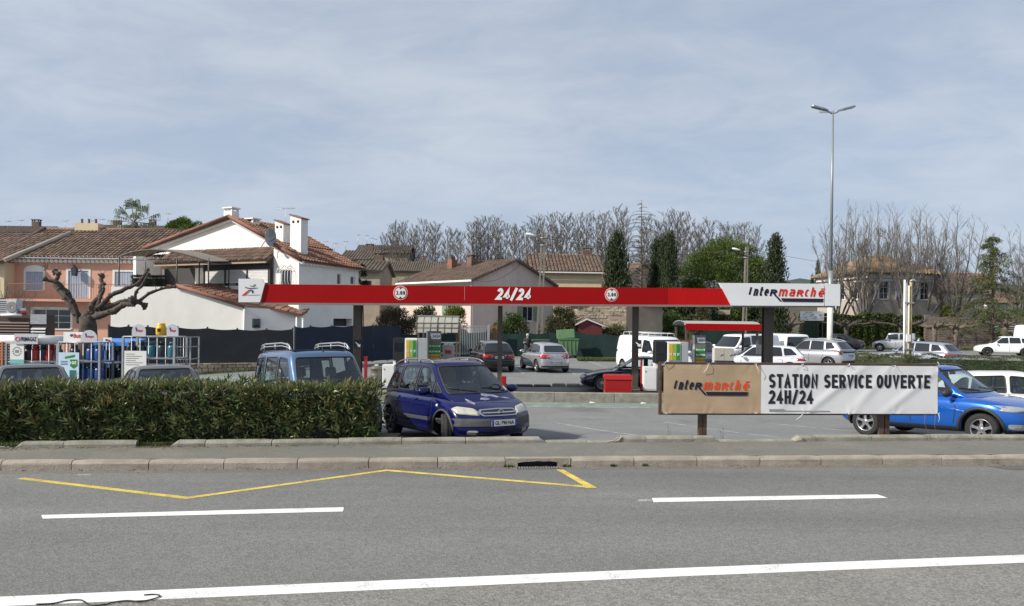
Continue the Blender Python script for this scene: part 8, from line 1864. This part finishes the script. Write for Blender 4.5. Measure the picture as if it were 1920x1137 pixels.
def T_panel(L=4.9,W=1.92,H=1.92):
 k=L/4.9;h=H/1.92
 S=lambda pts:[(x*k,z*h)for x,z in pts]
 return dict(L=L,W=W,zb=.24,axf=1.55*k,axr=-1.55*k,wr=.33,cowl=1.2*k,ztop=S([(-2.45,1.13),(-1,1.13),(.8,1.12),(1.2,1.12),(1.7,1.06),(2.2,.92),(2.45,.72)]),plan=[(-1,.94),(-.8,.98),(-.4,1),(.5,1),(.75,.97),(1,.82)],nose=[(.25,.05),(.45,0),(.7,0),(.85,.08),(1.1,.4)],tail=[(.2,.03),(.5,0),(1.1,.02)],gh=dict(xf0=1.80*k,xf1=.95*k,xr0=-2.43*k,xr1=-2.35*k,wb=W*.95,wr=W*.82,roof=S([(-2.4,1.88),(-1.8,1.92),(.2,1.92),(.8,1.88),(1.6,1.5)]),pf=.95,pr=1,bow=.18,crown=.03),ws=(.78,.68,1.16*h,1.76*h),rw=None,sw=[S([(.25,1.17),(1.22,1.15),(1.1,1.3),(.75,1.70),(.27,1.74)])],seams=[S([(.2,1.1),(.2,.35)]),S([(1.28,1.1),(1.3,.8),(1.15,.35)])],handles=[(.28*k,.45*k,1.0*h)],rim=M_GALV,spokes=6,rimstyle='cover')
def box4(y0,y1,z0,z1,r=.03):return rpoly([(y0,z0),(y1,z0),(y1,z1),(y0,z1)],r,2)
def mirp(lst):
 out=[]
 for d in lst:
  out.append(d)
  if d[1][1]=='x':out.append((sym(d[0]),)+tuple(d[1:]))
  if d[1][1]=='y':out.append((d[0],('-y' if d[1][0]=='+' else '+y'))+tuple(d[2:]))
 return out
p=T_mpv()
BLUE=carpaint('dark_blue_paint',(.002,.004,.058),.0,.55,.25,spec=.15,dirt=((.008,.01,.035),2.5,.3,(1,1,1)))
M_PEEL=pm('peeled_lacquer',(.34,.36,.46),.7,.3,9)
M_PEEL2=pm('peeled_lacquer_edge',(.06,.07,.20),.6,.2,9)
p['patches']=mirp([(rpoly([(.40,.605),(.74,.64),(.80,.73),(.70,.775),(.44,.735),(.38,.66)],.04),'+x',M_LAMPY,'headlight',dict(off=.012,th=.02)),(box4(.46,.62,.27,.345),'+x',M_LAMP,'fog_light',dict(off=.006)),(rpoly([(.0,.42),(.80,.42),(.86,.52),(.80,.565),(0,.55)],.02),'+x',M_TRIM,'bumper_strip',dict(off=.016,th=.02)),])+[(rpoly([(-.36,.60),(.36,.60),(.40,.66),(.36,.715),(0,.73),(-.36,.715),(-.40,.66)],.03),'+x',M_CHROME,'grille_frame',dict(off=.012,th=.02)),(rpoly([(-.33,.615),(.33,.615),(.37,.66),(.33,.70),(0,.714),(-.33,.70),(-.37,.66)],.03),'+x',M_BLACK,'grille',dict(off=.016,th=.01)),(box4(-.34,.34,.648,.667,.008),'+x',M_CHROME,'grille_bar',dict(off=.024,th=.01)),(rpoly([(-.42,.235),(.42,.235),(.48,.30),(.42,.345),(-.42,.345),(-.48,.3)],.02),'+x',M_BLACK,'air_intake',dict(off=.006)),(box4(.6,.68,1.02,1.09,.01),'+x',M_PAPER,'paper_sticker',dict(roof=True,off=.004,th=.004)),]+[(rpoly([(x+.2,y)for x,y in pl],.02),'+z',mt,'peeled_patch',dict(off=.005,th=.003,step=.045,both=1))for mt,pl in((M_PEEL,[(1.24,-.44),(1.33,-.36),(1.44,-.31),(1.50,-.36),(1.42,-.39),(1.32,-.43)]),(M_PEEL,[(1.22,-.08),(1.27,.0),(1.25,.1),(1.30,.22),(1.27,.3),(1.22,.2),(1.19,.05),(1.17,-.06)]),(M_PEEL,[(1.33,-.16),(1.37,-.05),(1.34,.06),(1.30,.0),(1.29,-.12)]),(M_PEEL,[(1.27,.3),(1.30,.42),(1.28,.54),(1.25,.42)]),(M_PEEL2,[(1.2,.5),(1.38,.58),(1.44,.56),(1.24,.47)]),(M_PEEL2,[(1.42,-.28),(1.45,-.05),(1.43,.2),(1.47,.42),(1.49,.42),(1.46,.2),(1.48,-.05),(1.45,-.28)]),(M_PEEL2,[(1.36,-.5),(1.46,-.42),(1.44,-.40),(1.34,-.48)]))]
for s_ in('+y','-y'):
 p['patches']+=[([(-.95,.47),(.84,.47),(.84,.54),(-.95,.54)],s_,M_TRIM,'side_moulding',dict(off=.014,th=.02)),(rpoly([(-2.08,.45),(-1.78,.47),(-1.78,.54),(-2.08,.54)],.02),s_,M_TRIM,'side_moulding',dict(off=.014,th=.02)),(rpoly([(1.06,.76),(1.12,.76),(1.12,.80),(1.06,.80)],.01),s_,M_PAPER,'indicator',dict(off=.008))]
p['plate_f']=(.475,'GL·790·NA');p['steer']=R(-24);p['oneside']=0
def mpv_extra(t,tb,tg,PT):
 h=tb.ray_cast(Vector((5,0,.66)),Vector((-1,0,0)))[0].x+.035
 m=MB();m.lathe([(.043,-.006),(.055,-.006),(.055,.008),(.043,.008)],20,(0,0,0),'x',closed=True)
 m.box((0,0,0),(.01,.12,.014),rx=R(12));m.v=[v+Vector((h,0,.66))for v in m.v];m.obj('badge',M_CHROME,t)
 for x in(1.30,-1.39):
  for s in(-1,1):
   m=MB();pts=[]
   for k in range(15):
    a=math.pi*k/14;xx=x+.385*math.cos(a);zz=.315+.385*math.sin(a)
    hh=tb.ray_cast(Vector((xx,s*3,zz+.02)),Vector((0,-s,0)))
    if hh[0]:pts.append((xx,hh[0].y+s*.004,zz))
   m.tube(pts,.022,6);m.obj('arch_trim',M_TRIM,t)
p['extra']=mpv_extra
mpv=build_car('parked_car','dark blue people carrier with peeling bonnet lacquer parked in front of the pumps','car',p,BLUE,(0,0),0)
fw=G(862,823,-.1);put_car(mpv,p,(-.54,14.3),R(-60))
p=T_van();LB=carpaint('light_blue_paint',(.075,.145,.27),.45,.9,.32)
p['patches']=mirp([(rpoly([(.50,.70),(.80,.66),(.84,.90),(.70,.97),(.52,.84)],.05),'+x',M_LAMP,'headlight',dict(off=.012,th=.02)),(rpoly([(0,.27),(.84,.27),(.84,.56),(0,.56)],.03),'+x',M_TRIM,'bumper',dict(off=.02,th=.03)),(rpoly([(.52,.36),(.68,.36),(.70,.44),(.60,.5),(.52,.45)],.03),'+x',M_LAMP,'fog_light',dict(off=.03,th=.02))])+[(box4(-.45,.45,.62,.82),'+x',M_BLACK,'grille',dict(off=.01))]
p['rails']=None;p['plate_f']=(.45,'');p['seatz']=1.2
def van_extra(t,tb,tg,PT):
 for s in(-1,1):
  m=MB();pts=[(-1.75,s*.62,1.83),(-1.65,s*.62,1.93),(-1.4,s*.62,1.955),(-.2,s*.62,1.955),(.25,s*.62,1.91),(.42,s*.62,1.80)]
  m.tube(pts,.017,7);pts2=[(x,y,z-.06 if z>1.85 else z)for x,y,z in pts];m.tube([pts2[0],pts2[1],pts2[2],pts2[3],pts2[4],(.36,s*.62,1.80)],.014,6)
  for k in range(3):x=lerp(-1.5,.15,k/2);m.tube([(x,s*.62,1.8),(x,s*.62,1.95)],.012,6)
  m.obj('roof_rail',M_GALV,t)
 for k in range(7):
  x=-1.7+.3*k;m=MB();m.box((x,0,1.80),(.02,1.1,.012));m.obj('roof_rib',M_TRIM,t)
 m=MB();m.bb(-1.85,.4,-.55,.55,1.78,1.812);m.obj('roof_mat',M_TRIM,t)
p['extra']=van_extra
van=build_car('parked_van','light blue family van with roof rails parked behind the end of the hedge','van',p,LB)
put_car(van,p,(-3.4,14.65),R(-56))
GREY=carpaint('warm_grey_paint',(.17,.165,.17),.6,.9,.3)
p=T_hatch(4.2,1.74,1.46);p['antenna']=.0;p['glassmat']=M_GLS;p['seatz']=1.0
grey=build_car('parked_car','warm grey hatchback with a short roof aerial, behind the middle of the hedge','car',p,GREY)
put_car(grey,p,(-6.85,15.1),R(-58))
p=T_hatch(4.25,1.76,1.45);SIL=carpaint('dark_silver_paint',(.16,.17,.185),.7,.9,.28)
gr2=build_car('parked_car','dark silver hatchback at the left end behind the hedge','car',p,SIL)
put_car(gr2,p,(-9.5,14.9),R(-54))
BB=carpaint('bright_blue_paint',(.003,.10,.46),.45,1,.25)
p=T_suv(4.12,1.80,1.64);p['ar']=.40;p['wr']=.33
k_=4.08/4.34
p['patches']=mirp([(rpoly([(.38,.70),(.70,.70),(.88,.76),(.86,.84),(.50,.80),(.40,.76)],.03),'+x',M_LAMP,'headlight',dict(off=.012,th=.02)),(rpoly([(.56,.33),(.78,.36),(.80,.46),(.58,.45)],.03),'+x',M_LAMP,'fog_light',dict(off=.014)),(rpoly([(0,.27),(.7,.27),(.82,.40),(.5,.46),(.48,.56),(0,.56)],.02),'+x',M_BTRIM,'bumper',dict(off=.006)),(rpoly([(1.60,.72),(1.98,.68),(1.98,.80),(1.66,.80)],.03),'+y',M_LAMP,'headlight',dict(off=.008))])+[(box4(-.36,.36,.66,.78),'+x',M_BLACK,'grille',dict(off=.01)),(box4(-.3,.3,.705,.735,.01),'+x',M_CHROME,'grille_bar',dict(off=.02))]
for s_ in('+y','-y'):p['patches'].append((rpoly([(-.92,.27),(.86,.27),(.86,.36),(-.92,.36)],.02),s_,M_BTRIM,'sill_trim',dict(off=.012)))
p['mirrormat']=M_BTRIM;p['spokes']=5;p['rails']=(-1.6,.35,.56,.055,M_BTRIM);p['seatz']=1.1
def blue_extra(t,tb,tg,PT):
 for x in(1.33*k_,-1.34*k_):
  for s in(-1,1):
   m=MB();pts=[]
   for k in range(17):
    a=math.pi*1.06*k/16-.03*math.pi;xx=x+.43*math.cos(a);zz=.33+.43*math.sin(a)
    hh=tb.ray_cast(Vector((xx,s*3,max(zz,.3))),Vector((0,-s,0)))
    if hh[0]:pts.append((xx,hh[0].y+s*.002,zz))
   m.tube(pts,.036,6);m.obj('arch_trim',M_BTRIM,t)
p['extra']=blue_extra;p['rim']=M_ALLOY
cross=build_car('parked_car','bright blue crossover with black wheel arch trims parked behind the banner','car',p,BB)
put_car(cross,p,(10.4,15.8),R(-57))
p=T_hatch(4.3,1.78,1.50);WH=carpaint('white_car_paint',(.74,.75,.76),0,.8,.3)
w2=build_car('parked_car','white hatchback half hidden behind the bright blue crossover','car',p,WH)
put_car(w2,p,(14.2,18.9),R(-20))
def tails(y0,y1,z0,z1,mat=None):return mirp([(rpoly([(y0,z0),(y1,z0),(y1,z1),(y0,z1)],.04,2),'-x',mat or M_TAIL,'taillight',dict(off=.01))])
def wrap(x0,x1,z0,z1):return mirp([(rpoly([(x0,z0),(x1,z0),(x1,z1),(x0,z1)],.03,2),'+y',M_TAIL,'taillight',dict(off=.008))])
def rearwheels(px,py,yaw,p):pass
def park(px,py,rz,p,rear=True):
 """(px,py) = ground point in the photograph under the middle of the nearer axle"""
 g=GL(px,py);d=Vector((math.cos(rz),math.sin(rz),0))
 f=g+d*(p['axf']-p['axr'])if rear else g
 return(f.x,f.y)
BLK=carpaint('black_paint',(.008,.009,.013),.2,1,.22);SILV=carpaint('silver_paint',(.46,.47,.5),.6,.8,.3)
NAVY=carpaint('navy_paint',(.008,.011,.03),.3,1,.22);LAV=carpaint('pale_blue_paint',(.42,.45,.53),.6,.8,.3);DKB=carpaint('grey_blue_paint',(.06,.075,.11),.6,.8,.3)
def far(name,label,cat,p,paint,f,rz):
 c=build_car(name,label,cat,p,paint,detail=0);put_car(c,p,f,rz);return c
p=T_suv(4.19,1.79,1.52);p['wr']=.33;p['ar']=.39;p['patches']=tails(.5,.84,.72,.88)+wrap(-2.1,-1.9,.72,.88)+[(box4(-.7,.7,.3,.48),'-x',M_BTRIM,'bumper',dict(off=.012))];p['plate_r']=(.74,'FL·452·EP')
far('parked_car','black crossover seen from behind, left of the silver hatchback','car',p,BLK,park(930,697,R(103),p),R(103))
p=T_hatch(3.97,1.68,1.46);p['patches']=tails(.50,.82,.70,.90)+wrap(-1.97,-1.80,.70,.90)+[(box4(-.72,.72,.28,.35),'-x',M_BTRIM,'bumper_lip',dict(off=.012)),(rpoly([(-.05,.84),(.05,.84),(.05,.93),(-.05,.93)],.04),'-x',M_CHROME,'badge',dict(off=.012))];p['plate_r']=(.52,'DU·167·HN')
far('parked_car','silver hatchback seen from behind, in front of the green bin','car',p,SILV,park(1034,698,R(106),p),R(106))
p=T_sedan(4.65,1.83,1.39);p['patches']=mirp([(rpoly([(.42,.60),(.74,.63),(.78,.72),(.5,.70)],.03),'+x',M_LAMP,'headlight',dict(off=.012)),(rpoly([(1.84,.60),(2.2,.60),(2.14,.70),(1.88,.72)],.03),'+y',M_LAMP,'headlight',dict(off=.008))]);p['spokes']=14;p['glassmat']=M_GLS
def people(t,tb,tg,PT):pass
far('parked_car','dark navy saloon with many spoked wheels refuelling behind the red bin','car',p,NAVY,tuple(GL(1130,732).xy),R(172))
p=T_panel(4.95,1.92,1.9);WV=carpaint('white_van_paint',(.78,.79,.80),0,.6,.35)
def rack(t,tb,tg,PT):
 for s in(-1,1):
  m=MB();m.tube([(-1.9,s*.7,2.03),(.5,s*.7,2.03)],.02,5);m.obj('roof_rack',M_GALV,t)
 for x in(-1.9,-1.3,-.7,-.1,.5):
  m=MB();m.tube([(x,-.72,1.88),(x,-.7,2.03),(x,.7,2.03),(x,.72,1.88)],.018,5);m.obj('roof_bar',M_WHITE,t)
p['extra']=rack;p['patches']=mirp([(rpoly([(.55,.78),(.88,.80),(.86,1.0),(.62,.94)],.04),'+x',M_LAMP,'headlight',dict(off=.012))])
far('parked_van','white panel van with a roof rack behind the pump nearest the banner','van',p,WV,(PX(1262,34.6,640),34.6),R(-70))
p=T_panel(4.8,1.9,1.85);p['patches']=mirp([(rpoly([(.55,.78),(.88,.80),(.86,1.0),(.62,.94)],.04),'+x',M_LAMP,'headlight',dict(off=.012))]);p['sw']=p['sw']+[[(-1.0,1.2),(.1,1.2),(.1,1.75),(-1.0,1.75)]]
far('parked_van','white van with side windows facing left behind the beige lockers','van',p,WV,(PX(1352,43.5,640),43),R(-150))
p=T_panel(4.6,1.88,1.86);p['rw']=(.72,.64,1.12,1.68)
far('parked_van','white van showing its dark square rear window beside the brown column','van',p,WV,(PX(1418,50,640),48),R(100))
p=T_hatch(4.1,1.7,1.5);far('parked_car','white hatchback seen through the trolley shelter behind the grey blue car','car',p,WH,(PX(1338,48,640),46),R(-140))
p=T_hatch(4.3,1.75,1.48);far('parked_car','grey blue car between the pump and the price pillar','car',p,DKB,(PX(1300,42,640),40),R(-100))
p=T_suv(4.45,1.80,1.52);p['patches']=tails(.55,.85,.80,.92)+wrap(-2.05,-1.7,.80,.92)
far('parked_car','white car with a dark roof facing left behind the top edge of the banner','car',p,carpaint('pale_white_paint',(.68,.70,.75),.1,.8,.3),park(1478,706,R(163),p),R(163))
p=T_suv(4.34,1.80,1.66);p['patches']=mirp([(rpoly([(.66,.84),(.84,.84),(.84,1.06),(.66,1.06)],.05,2),'-x',M_TAIL,'taillight',dict(off=.01)),(rpoly([(.70,.92),(.80,.92),(.80,.99),(.70,.99)],.03,2),'-x',M_BLACK,'taillight_cross',dict(off=.016))])+[(box4(-.6,.6,.93,1.02),'-x',M_BTRIM,'tailgate_strip',dict(off=.01)),(box4(-.75,.75,.34,.52),'-x',M_BTRIM,'bumper',dict(off=.012))]
p['plate_r']=(.80,'FT·386·KB');p['rails']=(-1.6,.4,.58,.06,M_GALV)
far('parked_car','silver off roader with roof rails seen from behind, by the lamp post','car',p,SILV,park(1568,693,R(128),p),R(128))
p=T_sedan(4.6,1.8,1.42);far('parked_car','black saloon partly hidden behind the silver off roader','car',p,BLK,(PX(1516,43.5,640),43.5),R(-150))
p=T_sedan(4.75,1.9,1.55);p['patches']=tails(.45,.86,.86,.96)+wrap(-2.2,-1.9,.86,.96);p['plate_r']=(.88,'BX·915·RD')
far('parked_car','black fastback with red rear lamps right of the lamp post','car',p,BLK,park(1597,659,R(140),p),R(140))
p=T_suv(3.6,1.6,1.68);p['patches']=tails(.5,.7,.6,.8)+wrap(-1.76,-1.6,.74,1.0)
p['gh'].update(xf0=.95,xf1=.55,xr0=-1.76,xr1=-1.68,wr=1.36,roof=[(-1.8,1.64),(-1,1.68),(.3,1.67),(.8,1.4)]);p['sw']=[[(-.35,1.1),(.5,1.1),(.42,1.5),(-.33,1.56)],[(-1.35,1.1),(-.5,1.1),(-.5,1.56),(-1.33,1.55)]]
def jim(t,tb,tg,PT):
 m=MB();m.lathe([(.001,-.1),(.33,-.1),(.34,0),(.33,.1),(.001,.1)],24,(-1.92,.1,.9),'x');m.obj('spare_wheel',M_GALV,t)
p['extra']=jim
far('parked_car','small silver boxy off roader with a spare wheel on its tailgate','car',p,SILV,park(1703,660,R(148),p),R(148))
p=T_suv(4.55,1.86,1.58);p['patches']=[(box4(-.85,.85,.88,.95),'-x',M_TAIL,'taillight',dict(off=.01))]+wrap(-2.15,-1.9,.86,.95)
far('parked_car','pale blue hatchback half hidden by the clipped hedge','car',p,LAV,park(1768,695,R(122),p),R(122))
p=T_suv(4.13,1.77,1.58);p['patches']=tails(.45,.8,.9,1.02)+wrap(-1.98,-1.7,.9,1.08);p['plate_r']=(.86,'CV·207·TM');p['rim']=M_DARKALLOY
far('parked_car','white crossover near the right edge in front of the wooden fence','car',p,WH,park(1918,669,R(158),p),R(158))
p=T_panel(5.4,2.0,2.5);p['patches']=[]
tr=far('parked_truck','white box truck cut off by the right edge of the photo','truck',p,WV,(PX(2010,62,620),62),R(0))
m=MB();m.box((-2.47,0,.9),(.06,1.7,.5));m.obj('tail_panel',M_RED,tr)
